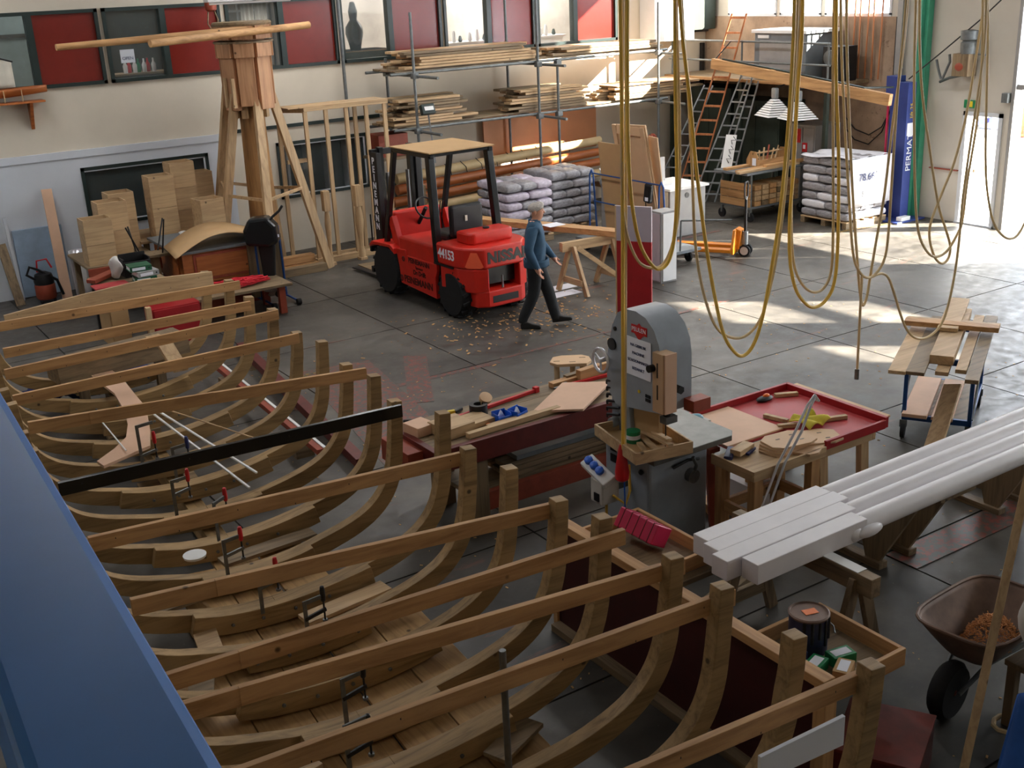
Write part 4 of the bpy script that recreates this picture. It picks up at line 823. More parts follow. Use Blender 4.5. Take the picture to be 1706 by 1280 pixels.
# ------------------------------------------------------------------ stud frame with balusters
t = thing('stud_frame', 'pale timber stud frame standing against the back wall', 'frame', (8.6, 18.4, 0))
for x in (7.86, 8.24, 8.62, 9.0, 9.36): bm(t, 'stud', 'pale_z', (x, 18.30, 0.06), (x, 18.30, 2.62), 0.07, 0.045, up=(0, 1, 0))
for x in (7.56, 9.0): bm(t, 'stud', 'pale_z', (x, 18.75, 0.06), (x, 18.75, 2.62), 0.07, 0.045, up=(0, 1, 0))
bx(t, 'top_plate', 'pale_x', (7.83, 9.42), (18.26, 18.33), (2.62, 2.68)); bx(t, 'top_plate', 'pale_x', (7.53, 9.42), (18.72, 18.78), (2.62, 2.68))
bx(t, 'top_board', 'pale_x', (7.55, 9.42), (18.26, 18.78), (2.68, 2.70)); bm(t, 'side_plate', 'pale_y', (7.84, 18.3, 2.63), (7.55, 18.76, 2.63), 0.05, 0.06)
bx(t, 'bottom_plate', 'pale_x', (7.80, 9.42), (18.24, 18.36), (0, 0.10)); bx(t, 'brace', 'pale_x', (7.55, 7.9), (18.5, 18.55), (1.75, 1.82)); bx(t, 'bottom_plate', 'pale_x', (7.55, 9.42), (18.72, 18.78), (0, 0.06))
for n, (x, z) in enumerate(((7.98, 1.30), (8.58, 1.32))):
    h = z
    t = thing('baluster', ['turned square-headed baluster leaning on the left side of the stud frame', 'stouter bulging baluster leaning on the right side of the stud frame'][n], 'baluster', (x, 18.05, 0), 0, 'balusters by the stud frame')
    M = Matrix.Translation((x, 18.07, 0)); R = 0.055 if n == 0 else 0.075
    MB().lathe([(R * .8, 0.02), (R * .8, 0.15), (R * .55, 0.22), (R * .7, 0.45), (R * 1.0, 0.7), (R * .7, 0.92), (R * .6, 0.95)], 14, M).build('shaft', 'pale_z', t, smooth=True)
    MB().box(x - 0.06, x + 0.06, 18.01, 18.13, 0.95, h).build('square_head', 'pale_z', t, bevel=0.008); MB().box(x - 0.07, x + 0.07, 18.0, 18.14, 0, 0.05).build('foot', 'pale_z', t, bevel=0.005)
t = thing('timber_offcuts', 'low pile of squared timber blocks between the capstan leg and the stud frame', 'timber', (7.2, 17.9, 0))
for q, (x0, x1, y, z) in enumerate(((6.9, 7.75, 17.75, 0), (6.95, 7.7, 17.95, 0), (7.0, 7.7, 18.15, 0), (7.05, 7.65, 18.0, 0.14))): bx(t, 'block', 'pine_x' if q % 2 else 'dull_x', (x0, x1), (y, y + 0.16), (z, z + 0.13))
o = MB().box(8.3, 9.4, 17.2, 17.7, 0, 0.02).build('loose_board', 'dull_x', bevel=0.003); tag(o, 'thin board lying flat on the floor before the stud frame', 'board')
# ------------------------------------------------------------------ desk chest, cloth, arched board
t = thing('wooden_chest', 'large orange wooden chest with panelled front and grey top', 'chest', (5.6, 17.0, 0))
bx(t, 'body', 'orange_wood', (4.95, 6.28), (16.62, 18.0), (0.45, 0.93)); bx(t, 'top', 'gray_deck', (4.88, 6.34), (16.55, 18.1), (0.93, 0.97))
bx(t, 'front_panel', 'orange_wood', (5.15, 6.15), (16.60, 16.63), (0.53, 0.86)); bx(t, 'panel_moulding', 'rust_red', (5.11, 6.19), (16.607, 16.625), (0.49, 0.90)); bx(t, 'base', 'rust_red', (5.0, 6.2), (16.7, 17.9), (0, 0.45)); bx(t, 'side_panel', 'orange_wood', (4.93, 4.96), (16.8, 17.8), (0.53, 0.86))
def arch(a, b_):
    x = 4.72 + 1.55 * a + 0.12 * b_; y = 16.15 + 0.95 * b_ + 0.55 * a; return (x, y, 0.985 + 0.21 * sin(pi * min(1, a * 1.02)))
o = MB().grid(arch, 20, 2).build('arched_board', 'mdf', smooth=True, solid=0.012); tag(o, 'bent brown hardboard sheet arching over the chest top', 'board')
o = MB().grid(lambda a, b_: (5.35 + 0.55 * a, 17.55 + 0.4 * b_ + 0.1 * a, 0.985 + 0.03 * sin(6 * a + 4 * b_) ** 2), 12, 8).build('white_cloth', 'white', smooth=True, solid=0.01); tag(o, 'crumpled white cloth on the chest beside the arched board', 'cloth')
o = MB().box(5.2, 5.45, 17.3, 17.42, 0.975, 1.0).build('red_box', 'plug_red', bevel=0.004); tag(o, 'small flat red packet on the chest top', 'packet')
t = thing('low_bench', 'low wooden bench board in front of the chest with red rope on it', 'bench', (5.5, 15.9, 0))
bx(t, 'top', 'dull_x', (4.75, 6.25), (15.65, 16.5), (0.42, 0.46))
for x in (4.9, 6.1):
    for y in (15.75, 16.4): bx(t, 'leg', 'rust_red', (x - 0.05, x + 0.05), (y - 0.04, y + 0.04), (0, 0.42))
pts = []
for k in range(150):
    a = k * 0.55; pts.append((5.55 + (0.22 + 0.16 * sin(k * 1.7)) * cos(a) * 1.3, 16.0 + (0.12 + 0.08 * cos(k * 2.3)) * sin(a), 0.475 + 0.02 * (1 + sin(k * 1.3)) + 0.0004 * k))
o = MB().tube(pts, 0.009, 5).build('red_rope', 'red_rope', smooth=True); tag(o, 'tangled red rope heaped on the low bench', 'rope')
# ------------------------------------------------------------------ stacked wooden boxes on a side table
t = thing('side_table', 'long low table under the stacked wooden boxes by the back wall', 'table', (4.9, 18.2, 0))
bx(t, 'top', 'dull_x', (3.75, 4.85), (17.35, 18.6), (0.76, 0.80)); bx(t, 'top', 'pale_x', (4.8, 6.1), (18.15, 19.2), (0.86, 0.90))
for x in (3.85, 4.75): 
    for y in (17.45, 18.5): bx(t, 'leg', 'dull_z', (x - 0.04, x + 0.04), (y - 0.04, y + 0.04), (0, 0.76))
for x in (4.9, 6.0):
    for y in (18.25, 19.1): bx(t, 'leg', 'dull_z', (x - 0.04, x + 0.04), (y - 0.04, y + 0.04), (0, 0.86))
bx(t, 'edge_board', 'rust_red', (3.75, 4.85), (17.33, 17.36), (0.62, 0.78))
def wbox(x, y, z, w, d, h, rz, label):
    t = thing('wooden_box', label, 'box', (x, y, z), rz, 'open wooden boxes by the back wall')
    th = 0.018
    for nm, q in (('side', (-w / 2, w / 2, -d / 2, -d / 2 + th, 0, h)), ('side', (-w / 2, w / 2, d / 2 - th, d / 2, 0, h)), ('end', (-w / 2, -w / 2 + th, -d / 2 + th, d / 2 - th, 0, h)), ('end', (w / 2 - th, w / 2, -d / 2 + th, d / 2 - th, 0, h)), ('bottom', (-w / 2 + th, w / 2 - th, -d / 2 + th, d / 2 - th, 0.005, 0.02))):
        MB().box(*q).build(nm, 'pale_x', t, local=True, bevel=0.003)
    return t
z0 = 0.80
wbox(4.02, 17.62, z0, 0.42, 0.34, 0.30, 0, 'lowest box of the near left box column on the side table'); wbox(4.02, 17.62, z0 + 0.305, 0.42, 0.34, 0.38, 0, 'top box of the near left box column, its open top lowest of all')
wbox(4.36, 18.0, z0, 0.44, 0.36, 0.40, 0, 'lower box in the middle of the left box group'); wbox(4.36, 18.0, z0 + 0.405, 0.44, 0.36, 0.44, 0, 'upper box in the middle of the left box group')
wbox(4.62, 18.42, z0, 0.40, 0.36, 0.45, 0, 'lower box of the rear column in the left box group'); wbox(4.62, 18.42, z0 + 0.455, 0.40, 0.36, 0.44, 0, 'tallest standing upper box of the left box group')
z0 = 0.90
for n, (x, y, hs) in enumerate(((5.26, 18.35, (0.48, 0.50)), (5.68, 18.55, (0.36, 0.36, 0.40)), (6.03, 18.75, (0.48, 0.42)))):
    z = z0
    for q, h in enumerate(hs):
        wbox(x, y, z, 0.40, 0.36, h, 0, '%s box of the %s column in the right box group' % (['bottom', 'second', 'third and highest'][q], ['left', 'middle', 'rear right'][n])); z += h + 0.005
wbox(5.86, 17.88, 0.975, 0.40, 0.34, 0.52, 0.12, 'single open wooden box set on the chest in front of the right box group')
t = thing('upturned_stool', 'black metal stool lying upside down with its legs in the air', 'stool', (4.63, 17.25, 0.55))
bx(t, 'seat', 'dull_x', (4.46, 4.98), (17.05, 17.4), (0.86, 0.90))
for a, b_ in (((4.50, 17.12, 0.9), (4.30, 17.0, 1.38)), ((4.82, 17.12, 0.9), (4.88, 17.02, 1.42)), ((4.50, 17.36, 0.9), (4.46, 17.5, 1.30)), ((4.82, 17.36, 0.9), (5.00, 17.5, 1.35))): tb(t, 'leg', 'black', [a, b_], 0.012)
tb(t, 'backrest_frame', 'black', [(4.44, 17.05, 0.88), (4.40, 16.98, 0.6), (4.48, 16.95, 0.42)], 0.012); bx(t, 'prop', 'dull_z', (4.58, 4.78), (17.18, 17.26), (0, 0.86))
t = thing('folder_table', 'small cluttered table holding ring binders and red boards', 'table', (4.1, 15.9, 0))
bx(t, 'top', 'dull_x', (3.55, 4.45), (15.6, 16.6), (0.79, 0.83)); bx(t, 'side_panel', 'mdf', (3.55, 3.60), (15.6, 16.2), (0, 0.79)); bx(t, 'front_board', 'mdf', (3.56, 3.80), (15.58, 15.60), (0.05, 0.79))
for x in (3.62, 4.40):
    for y in (15.66, 16.54): bx(t, 'leg', 'black', (x - 0.03, x + 0.03), (y - 0.03, y + 0.03), (0, 0.79))
o = MB().box(3.45, 3.92, 15.72, 16.0, 0.835, 0.855).build('red_board', 'red_table', bevel=0.003); tag(o, 'dusty pink-red board lying on the left of the folder table', 'board')
o = MB().beam((3.5, 16.15, 0.87), (3.98, 16.45, 0.91), 0.16, 0.05).build('rust_plank', 'rust_red', bevel=0.003); tag(o, 'short rust-red plank behind the pink-red board', 'plank')
def binder(x, y, z, rz, m, label):
    t = thing('ring_binder', label, 'binder', (x, y, z), rz, 'ring binders on the folder table')
    MB().box(-0.15, 0.15, -0.14, 0.14, 0, 0.005).box(-0.15, 0.15, -0.14, 0.14, 0.065, 0.07).box(-0.15, 0.15, -0.142, -0.137, 0, 0.07).build('cover', m, t, local=True)
    MB().box(-0.12, 0.06, -0.144, -0.142, 0.015, 0.055).build('spine_label', 'paper', t, local=True); MB().box(-0.14, 0.14, -0.12, 0.125, 0.006, 0.064).build('pages', 'paper', t, local=True)
    MB().cyl((0.11, -0.145, 0.035), (0.11, -0.141, 0.035), 0.012, 10).build('finger_hole', 'black', t, local=True)
binder(4.16, 15.86, 0.835, -0.1, 'green_binder', 'bottom dark green ring binder of the stack'); binder(4.18, 15.86, 0.91, 0.1, 'gray_binder', 'grey ring binder in the middle of the stack'); binder(4.12, 15.92, 0.985, -0.05, 'green_binder', 'bright green ring binder on top of the stack')
t = thing('black_tray', 'open black box standing behind the green binder', 'box', (4.15, 16.3, 0.83)); bx(t, 'bottom', 'black', (3.98, 4.36), (16.15, 16.42), (0.835, 0.85)); bx(t, 'back', 'black', (3.98, 4.36), (16.40, 16.42), (0.85, 1.13)); bx(t, 'front', 'black', (3.98, 4.36), (16.15, 16.17), (0.85, 1.05)); bx(t, 'end', 'black', (3.98, 4.0), (16.17, 16.4), (0.85, 1.09)); bx(t, 'end', 'black', (4.34, 4.36), (16.17, 16.4), (0.85, 1.09))
o = MB().ell((3.88, 16.2, 1.0), (0.08, 0.10, 0.165), 12, 8)
for v in o.v: v.x += 0.02 * sin(30 * v.z + 20 * v.y); v.y += 0.02 * sin(25 * v.x)
o = o.build('plastic_bag', 'dirty_white', smooth=True); tag(o, 'crumpled white plastic bag beside the black box', 'bag')
t = thing('red_cabinet', 'dark red low cabinet behind the far boat end', 'cabinet', (4.5, 15.3, 0)); bx(t, 'body', 'red_rim', (4.02, 4.7), (15.25, 15.6), (0.02, 0.55)); bx(t, 'door', 'red_rim', (4.05, 4.67), (15.23, 15.25), (0.05, 0.53)); bx(t, 'post', 'pale_z', (3.95, 4.02), (15.22, 15.3), (0, 0.6))
# ------------------------------------------------------------------ outboard motor on stand
t = thing('outboard_motor', 'black outboard motor hung on a wheeled stand', 'motor', (6.25, 16.3, 0))
MB().prism([(-0.26, 0.95), (-0.28, 1.18), (-0.18, 1.36), (0.10, 1.38), (0.22, 1.24), (0.24, 0.98), (0.1, 0.92)], (6.22, 16.45, 0), (0.83, -0.55, 0), (0, 0, 1), 0.28).build('cowling', 'black_gloss', t, bevel=0.05)
MB().prism([(-0.10, 0.30), (-0.14, 0.95), (0.12, 0.95), (0.06, 0.30)], (6.22, 16.38, 0), (0.83, -0.55, 0), (0, 0, 1), 0.12).build('leg_housing', 'black', t, bevel=0.03)
MB().prism([(-0.13, 0.22), (-0.10, 0.30), (0.12, 0.30), (0.20, 0.22), (0.05, 0.18)], (6.22, 16.38, 0), (0.83, -0.55, 0), (0, 0, 1), 0.14).build('gearcase', 'dirty_white', t, bevel=0.02)
for k in range(3):
    a = 2 * pi * k / 3 + 0.4; c = Vector((6.22, 16.18, 0.20))
    MB().ell((0, 0, 0), (0.055, 0.012, 0.08), 10, 6).xf(Matrix.Translation(c) @ Matrix.Rotation(a, 4, Vector((0.55, 0.83, 0))) @ Matrix.Translation((0, 0, 0.09)) @ Matrix.Rotation(0.5, 4, 'Z')).build('propeller_blade', 'dirty_white', t, smooth=True)
MB().cyl((6.19, 16.12, 0.20), (6.25, 16.24, 0.20), 0.05, 12).build('propeller_hub', 'black', t, smooth=True); MB().box(6.24, 6.32, 16.15, 16.16, 1.06, 1.10).build('badge', 'paper', t)
t2 = t
for dx in (-0.18, 0.22):
    tb(t2, 'stand_upright', 'blue_steel', [(6.25 + dx, 16.5, 0.06), (6.25 + dx, 16.55, 1.15), (6.25 + dx * .6, 16.55, 1.25)], 0.018); tb(t2, 'stand_foot', 'blue_steel', [(6.25 + dx, 16.0, 0.06), (6.25 + dx, 16.75, 0.06)], 0.018)
    MB().cyl((6.22 + dx, 16.02, 0.05), (6.28 + dx, 16.02, 0.05), 0.05, 12).build('caster', 'rubber', t2, smooth=True)
bx(t2, 'stand_board', 'dull_z', (5.95, 6.52), (16.58, 16.62), (0.08, 1.02)); tb(t2, 'tiller', 'black', [(6.3, 16.4, 1.3), (6.42, 16.3, 1.42), (6.46, 16.25, 1.5)], 0.02)
# ------------------------------------------------------------------ left wall clutter
o = MB().box(3.16, 3.92, 19.50, 19.56, 0.02, 1.12).build('leaning_board', 'wall_white', bevel=0.004); tag(o, 'pale blue-grey panel leaning on the back wall at far left', 'panel'); o.data.materials[0] = paint('pale_blue', sr(150, 170, 190), 0.5)
o = MB().beam((3.72, 19.0, 0.0), (3.78, 19.45, 1.72), 0.16, 0.03, up=(0, 1, 0)).build('leaning_plank', 'ply_pink', bevel=0.003); tag(o, 'narrow pink plank leaning upright in front of the blue-grey panel', 'plank')
o = MB().beam((3.02, 19.1, 0.0), (2.95, 19.45, 0.95), 0.14, 0.03, up=(0, 1, 0)).build('leaning_plank', 'dull_z', bevel=0.003); tag(o, 'greenish old plank leaning at the far left picture edge', 'plank')
o = MB().beam((3.12, 19.4, 0.0), (3.08, 19.5, 1.35), 0.05, 0.04, up=(0, 1, 0)).build('pale_strip', 'wall_white'); tag(o, 'thin pale upright trim strip beside the blue-grey panel', 'trim')
t = thing('vacuum_cleaner', 'red and black workshop vacuum standing by the back wall', 'vacuum', (3.42, 19.1, 0))
MB().lathe([(0.14, 0.06), (0.16, 0.1), (0.16, 0.28), (0.15, 0.30)], 16, Matrix.Translation((3.42, 19.05, 0))).build('tank', 'rust_red', t, smooth=True); MB().lathe([(0.15, 0.30), (0.16, 0.36), (0.13, 0.46), (0.05, 0.5)], 16, Matrix.Translation((3.42, 19.05, 0))).build('motor_head', 'black', t, smooth=True)
tb(t, 'handle', 'plug_red', [(3.34, 19.05, 0.5), (3.36, 19.05, 0.68), (3.50, 19.0, 0.70), (3.56, 19.0, 0.55)], 0.015); tb(t, 'hose', 'black', [(3.28, 19.0, 0.4), (3.16, 18.95, 0.5), (3.22, 18.95, 0.62), (3.34, 19.0, 0.55), (3.6, 18.95, 0.35), (3.66, 18.95, 0.1)], 0.022)
for dx in (-0.1, 0.1): MB().cyl((3.40 + dx, 18.97, 0.03), (3.44 + dx, 18.97, 0.03), 0.03, 10).build('caster', 'rubber', t, smooth=True)
o = MB().grid(lambda a, b_: (3.82 + 0.24 * a, 18.75 + 0.08 * sin(pi * a) + 0.1 * b_, 0.02 + 0.78 * b_), 8, 6).build('foil_sheet', 'chrome', smooth=True, solid=0.006); tag(o, 'curved shiny metal sheet leaning beside the pink plank', 'sheet')
# model boat on wall shelf
t = thing('bracket_shelf', 'wooden bracket shelf under the model boat high on the back wall', 'shelf', (3.5, 19.5, 3.05)); bx(t, 'board', 'orange_wood', (2.2, 3.98), (19.3, 19.58), (3.08, 3.11)); 
for x in (3.80, 2.7): MB().prism([(0, 0), (0, -0.42), (0.03, -0.42), (0.22, 0)], (x, 19.58, 3.08), (0, -1, 0), (0, 0, 1), 0.05).build('bracket', 'orange_wood', t, bevel=0.003)
t = thing('model_boat', 'wooden model boat with cream sail on the wall shelf', 'model', (3.2, 19.42, 3.11))
MB().grid(lambda a, b_: (2.3 + 1.75 * a, 19.42 + (0.13 * (max(0.0, 1 - a ** 4)) ** .5) * sin(pi * (b_ - .5)), 3.14 + 0.15 - 0.14 * cos(pi * (b_ - .5)) * (1 - 0.3 * a ** 3) + 0.04 * a), 20, 10).build('hull', 'orange_wood', t, smooth=True, solid=0.012)
MB().grid(lambda a, b_: (2.5 + 1.1 * a, 19.42 + 0.05 * sin(pi * a), 3.33 + b_ * (0.75 - 0.38 * a)), 10, 8).build('sail', 'sail', t, smooth=True, solid=0.006); tb(t, 'gaff', 'black', [(2.5, 19.42, 4.09), (3.62, 19.42, 3.71)], 0.012); tb(t, 'mast', 'dull_z', [(2.45, 19.42, 3.2), (2.45, 19.42, 4.2)], 0.015)
for k in range(5): tb(t, 'cradle_rib', 'pale_z', [(2.6 + 0.26 * k, 19.27, 3.12), (2.6 + 0.26 * k, 19.25, 3.30)], 0.007)
t = thing('strip_lamp', 'white fluorescent strip lamp at the top left picture edge', 'lamp', (6.8, 17.5, 4.6)); bx(t, 'housing', 'white', (6.1, 7.5), (17.35, 17.55), (4.44, 4.52)); MB().cyl((6.15, 17.45, 4.42), (7.45, 17.45, 4.42), 0.02, 8).build('tube', 'white', t); tb(t, 'hanger', 'steel', [(6.3, 17.45, 4.52), (6.3, 17.45, 6.49)], 0.008); tb(t, 'hanger', 'steel', [(7.3, 17.45, 4.52), (7.3, 17.45, 6.49)], 0.008)
o = MB().cyl((9.22, 19.50, 2.30), (9.22, 19.50, 6.49), 0.03, 10).build('conduit_pipe', 'galv', smooth=True); tag(o, 'grey vertical conduit pipe on the wall between third and fourth upper windows', 'pipe')
# ------------------------------------------------------------------ scaffold timber rack on the back wall
t = thing('scaffold_rack', 'grey scaffold tube rack carrying sawn boards along the back wall', 'rack', (12.8, 18.8, 0)); rack = t
for x, z1 in ((10.0, 4.1), (12.66, 4.5), (13.11, 3.1), (15.62, 4.0)): tb(t, 'upright', 'galv', [(x, 18.3, 0), (x, 18.3, z1)], 0.026, 10)
for x, z1 in ((10.0, 3.3), (12.66, 4.2), (15.62, 3.2)): tb(t, 'upright', 'galv', [(x, 19.35, 0), (x, 19.35, z1)], 0.026, 10)
for z in (3.02, 2.06):
    for x in (10.0, 12.70, 15.62): tb(t, 'transom', 'galv', [(x + 0.05, 17.55, z), (x + 0.05, 19.5, z)], 0.026, 10)
    for y in (18.35, 19.3): tb(t, 'ledger', 'galv', [(9.55, y, z + 0.055), (15.9, y, z + 0.055)], 0.026, 10)
    for x in (10.0, 12.66, 13.11, 15.62):
        for y in (18.3, 19.35): MB().box(x - 0.05, x + 0.07, y - 0.05, y + 0.06, z - 0.04, z + 0.06).build('coupler', 'galv', t, bevel=0.012)
for y in (18.45, 18.75, 19.05): bx(t, 'deck_board', 'dull_x', (9.7, 15.8), (y, y + 0.26), (3.10, 3.135)); bx(t, 'deck_board', 'dull_x', (9.6, 16.2), (y, y + 0.26), (2.14, 2.175))
def plank(name, x0, x1, y, z, w, h, mat, label, grp, dz=0.0, dy=0.0):
    o = MB().beam((x0, y - dy, z + h / 2), (x1, y + dy, z + h / 2 + dz), w, h).build(name, mat, bevel=0.003); return tag(o, label, 'board', grp)
random.seed(3)
for lv, x0, x1, zb, n, lab in ((0, 9.75, 12.9, 3.14, 6, 'sawn board stacked on the left of the upper rack shelf'), (1, 12.95, 15.9, 3.14, 3, 'sawn board stacked on the right of the upper rack shelf'), (2, 9.5, 11.35, 2.18, 9, 'old board in the left heap on the lower rack shelf'), (3, 11.95, 14.1, 2.18, 8, 'old board in the middle heap on the lower rack shelf'), (4, 14.25, 16.9, 2.18, 5, 'long board at the sunlit right end of the lower rack shelf')):
    for q in range(n):
        for r in range(3):
            a = x0 + random.uniform(0.0, 0.45) + 0.02 * q; b_ = x1 - random.uniform(-0.08, 0.5) - 0.03 * q; h = 0.042
            plank('sawn_board', a, b_, 18.50 + 0.27 * r + random.uniform(-.008, .008), zb + q * 0.05, 0.22, h, pick(('pine_x', 'pale_x', 'dull_x', 'pale_x')) if lv < 2 else pick(('dull_x', 'pale_x', 'pale_x', 'dull_x')), lab, lab.replace('sawn board', 'boards').replace('old board', 'boards').replace('long board', 'boards'), 0.0, random.uniform(-.018, .018))
o = MB().box(14.6, 16.6, 18.35, 19.2, 2.44, 2.455).build('plywood_sheet', 'ply', bevel=0.002); tag(o, 'pale plywood sheet lying on top of the lower rack boards', 'sheet')
t = thing('flood_lamp', 'small square floodlight clamped on the left rack upright', 'lamp', (10.05, 18.15, 2.3)); MB().box(-0.13, 0.13, -0.05, 0.05, -0.09, 0.09).xf(Matrix.Translation((10.12, 18.12, 2.45)) @ Matrix.Rotation(-0.4, 4, 'X')).build('housing', 'dark_green', t, bevel=0.01); MB().box(-0.08, 0.1, -0.056, -0.05, -0.03, 0.04).xf(Matrix.Translation((10.12, 18.12, 2.45)) @ Matrix.Rotation(-0.4, 4, 'X')).build('lens', 'white', t); bm(t, 'stand', 'alu', (10.2, 18.1, 1.5), (10.14, 18.14, 2.4), 0.03, 0.03); bx(t, 'bracket', 'alu', (10.05, 10.2), (18.2, 18.28), (2.40, 2.46))
# long wrapped masts and ply panel under the rack
for n, (z, r, m, x0, x1, lab) in enumerate(((0.92, 0.10, 'orange_wood', 9.9, 15.2, 'long orange varnished mast lying under the rack'), (1.13, 0.10, 'hose_beige', 9.9, 14.6, 'canvas wrapped spar lying above the orange mast'), (0.70, 0.10, 'orange_wood', 9.8, 14.8, 'lower varnished spar under the orange mast'), (0.48, 0.10, 'hose_beige', 9.9, 15.0, 'beige wrapped spar lowest under the rack'))):
    o = MB().tube([(x0, 19.1, z), (x1, 18.95, z + 0.22)], [r, r * .8], 12).build('mast_spar', m, smooth=True); tag(o, lab, 'spar')
for k in range(9): tb(rack, 'lashing', 'black', [(10.9 + 0.35 * k, 19.0, 1.3 + 0.016 * k), (11.0 + 0.35 * k, 18.95, 1.18 + 0.016 * k), (11.02 + 0.35 * k, 18.96, 1.08 + 0.016 * k)], 0.008, 5)
for k, x in enumerate((10.3, 12.7, 14.9)): bx(rack, 'spar_bearer', 'dull_y', (x - 0.05, x + 0.05), (18.75, 19.5), (0.3, 0.4)); bx(rack, 'bearer_post', 'dull_z', (x - 0.05, x + 0.05), (18.8, 18.9), (0, 1.0))
o = MB().box(12.1, 14.9, 19.46, 19.50, 1.15, 2.02).build('plywood_backing', 'ply_pink', bevel=0.003); tag(o, 'wide warm brown plywood panel behind the rack against the wall', 'panel'); o.data.materials[0] = paint('warm_ply', sr(196, 132, 84), 0.5, var=0.08, scale=2)
t = thing('stone_jars', 'rusty box with pots behind the forklift mast', 'crate', (9.7, 18.9, 0)); bx(t, 'body', 'rust_red', (9.45, 10.05), (18.8, 19.3), (1.6, 2.0)); bx(t, 'shelf', 'dull_x', (9.4, 10.2), (18.7, 19.4), (1.55, 1.6)); bx(t, 'post', 'dull_z', (9.42, 9.5), (18.75, 18.83), (0, 1.55)); bx(t, 'post', 'dull_z', (10.1, 10.18), (18.75, 18.83), (0, 1.55))
# ------------------------------------------------------------------ pallets of bags
bagm = MB().box(-0.5, 0.5, -0.5, 0.5, 0, 1).mesh('bag')
b = bmesh.new(); b.from_mesh(bagm); bmesh.ops.subdivide_edges(b, edges=b.edges, cuts=5, use_grid_fill=True)
for v in b.verts:
    x, y, z = v.co.x * 2, v.co.y * 2, v.co.z * 2 - 1
    f = (1 - 0.22 * x ** 6) * (1 - 0.22 * y ** 6)
    v.co.z = 0.5 + z * 0.5 * f + 0.05 * sin(7 * x + 3 * y) * (1 if z > 0 else 0.3); rr = 1 - 0.045 * z * z
    v.co.x *= rr * (1 + 0.02 * sin(9 * y)); v.co.y *= rr * (1 + 0.02 * sin(8 * x))
b.to_mesh(bagm); b.free()
for p in bagm.polygons: p.use_smooth = True
def pallet(x0, x1, y0, y1, layers, h, mats, lab, nx=2, ny=3):
    t = thing('pallet', 'wooden pallet under the ' + lab, 'pallet', ((x0 + x1) / 2, (y0 + y1) / 2, 0))
    for k in range(5):
        xx = x0 + (x1 - x0 - 0.12) * k / 4; bx(t, 'deck_slat', 'pale_y', (xx, xx + 0.12), (y0, y1), (0.11, 0.135))
    for yy in (y0, (y0 + y1) / 2 - 0.05, y1 - 0.1): bx(t, 'bearer', 'dull_x', (x0, x1), (yy, yy + 0.1), (0, 0.11))
    for l in range(layers):
        a, c = (nx, ny) if l % 2 == 0 else (ny, nx)
        for i in range(a):
            for j in range(c):
                me = bagm.copy(); me.materials.clear(); me.materials.append(MATS[pick(mats)])
                o = bpy.data.objects.new('sack', me); COL.objects.link(o)
                w, d = (x1 - x0) / a, (y1 - y0) / c
                o.location = (x0 + w * (i + .5) + random.uniform(-.003, .003), y0 + d * (j + .5) + random.uniform(-.003, .003), 0.136 + h * l); o.rotation_euler = (0, 0, random.uniform(-.008, .008))
                o.scale = (w * 0.975, d * 0.975, h * 0.985)
                tag(o, 'plastic-wrapped sack stacked in the ' + lab, 'sack', 'sacks in the ' + lab)
pallet(16.2, 17.28, 13.78, 14.88, 7, 0.16, ('bag_plastic', 'bag_white', 'bag_plastic'), 'bright stack by the blue column')
pallet(10.95, 11.95, 16.95, 17.95, 6, 0.165, ('bag_pink', 'bag_plastic', 'bag_pink'), 'pinkish stack behind the forklift')
pallet(12.15, 13.15, 17.25, 18.2, 6, 0.17, ('bag_plastic', 'bag_plastic'), 'grey stack behind the walking man')
t = thing('pallet_cover', 'white cover sheet printed with dark figures over the bright sack stack', 'sheet', (16.74, 14.33, 1.25))
MB().grid(lambda a, b_: (16.17 + 1.14 * a, 13.74 + 1.17 * b_, 1.268 + 0.03 * sin(5 * a + 2) * sin(6 * b_) + 0.02 * sin(17 * a)), 16, 16).build('top_sheet', 'bag_white', t, smooth=True, solid=0.004)
MB().grid(lambda a, b_: (16.17 + 1.14 * a, 13.735 + 0.012 * sin(14 * a) * (1 - b_), 0.40 + 0.87 * b_), 16, 6).build('hanging_side', 'bag_white', t, smooth=True, solid=0.004)
text('lettering', '78.66/.', 'navy', t, (16.66, 13.715, 0.92), (1, 0, 0), (0, 0, 1), 0.19); text('lettering', '54 75', 'gray_box', t, (16.66, 13.715, 0.62), (1, 0, 0), (0, 0, 1), 0.14)
# ------------------------------------------------------------------ sawhorse with plank
t = thing('sawhorse', 'pale wooden sawhorse behind the walking man', 'sawhorse', (10.3, 13.65, 0)); bm(t, 'top_beam', 'pale_x', (9.78, 13.70, 0.74), (10.84, 13.62, 0.74), 0.09, 0.14)
for x, s in ((9.95, 1), (10.68, 1)):
    for sy in (-1, 1): bm(t, 'leg', 'pale_z', (x - 0.04 * sy, 13.66 + 0.32 * sy, 0), (x, 13.66 + 0.04 * sy, 0.74), 0.08, 0.05, up=(1, 0, 0))
    bm(t, 'cross_brace', 'pale_y', (x, 13.40, 0.2), (x, 13.92, 0.2), 0.04, 0.09)
bm(t, 'diagonal_brace', 'pale_x', (10.0, 13.58, 0.72), (10.66, 13.45, 0.2), 0.03, 0.07)
o = MB().beam((9.65, 15.95, 0.86), (10.72, 13.35, 0.86), 0.24, 0.09).build('heavy_plank', 'pine_y', bevel=0.005); tag(o, 'thick plank laid over the sawhorse behind the walking man', 'plank')
o = MB().box(10.05, 10.35, 14.35, 14.6, 0.905, 0.91).build('paper_sheet', 'paper'); tag(o, 'white paper lying on the thick plank', 'paper')
t = thing('rear_trestle', 'low dark trestle under the far end of the thick plank', 'sawhorse', (9.8, 15.7, 0)); bm(t, 'top_beam', 'dull_x', (9.45, 15.7, 0.75), (10.1, 15.7, 0.75), 0.1, 0.12)
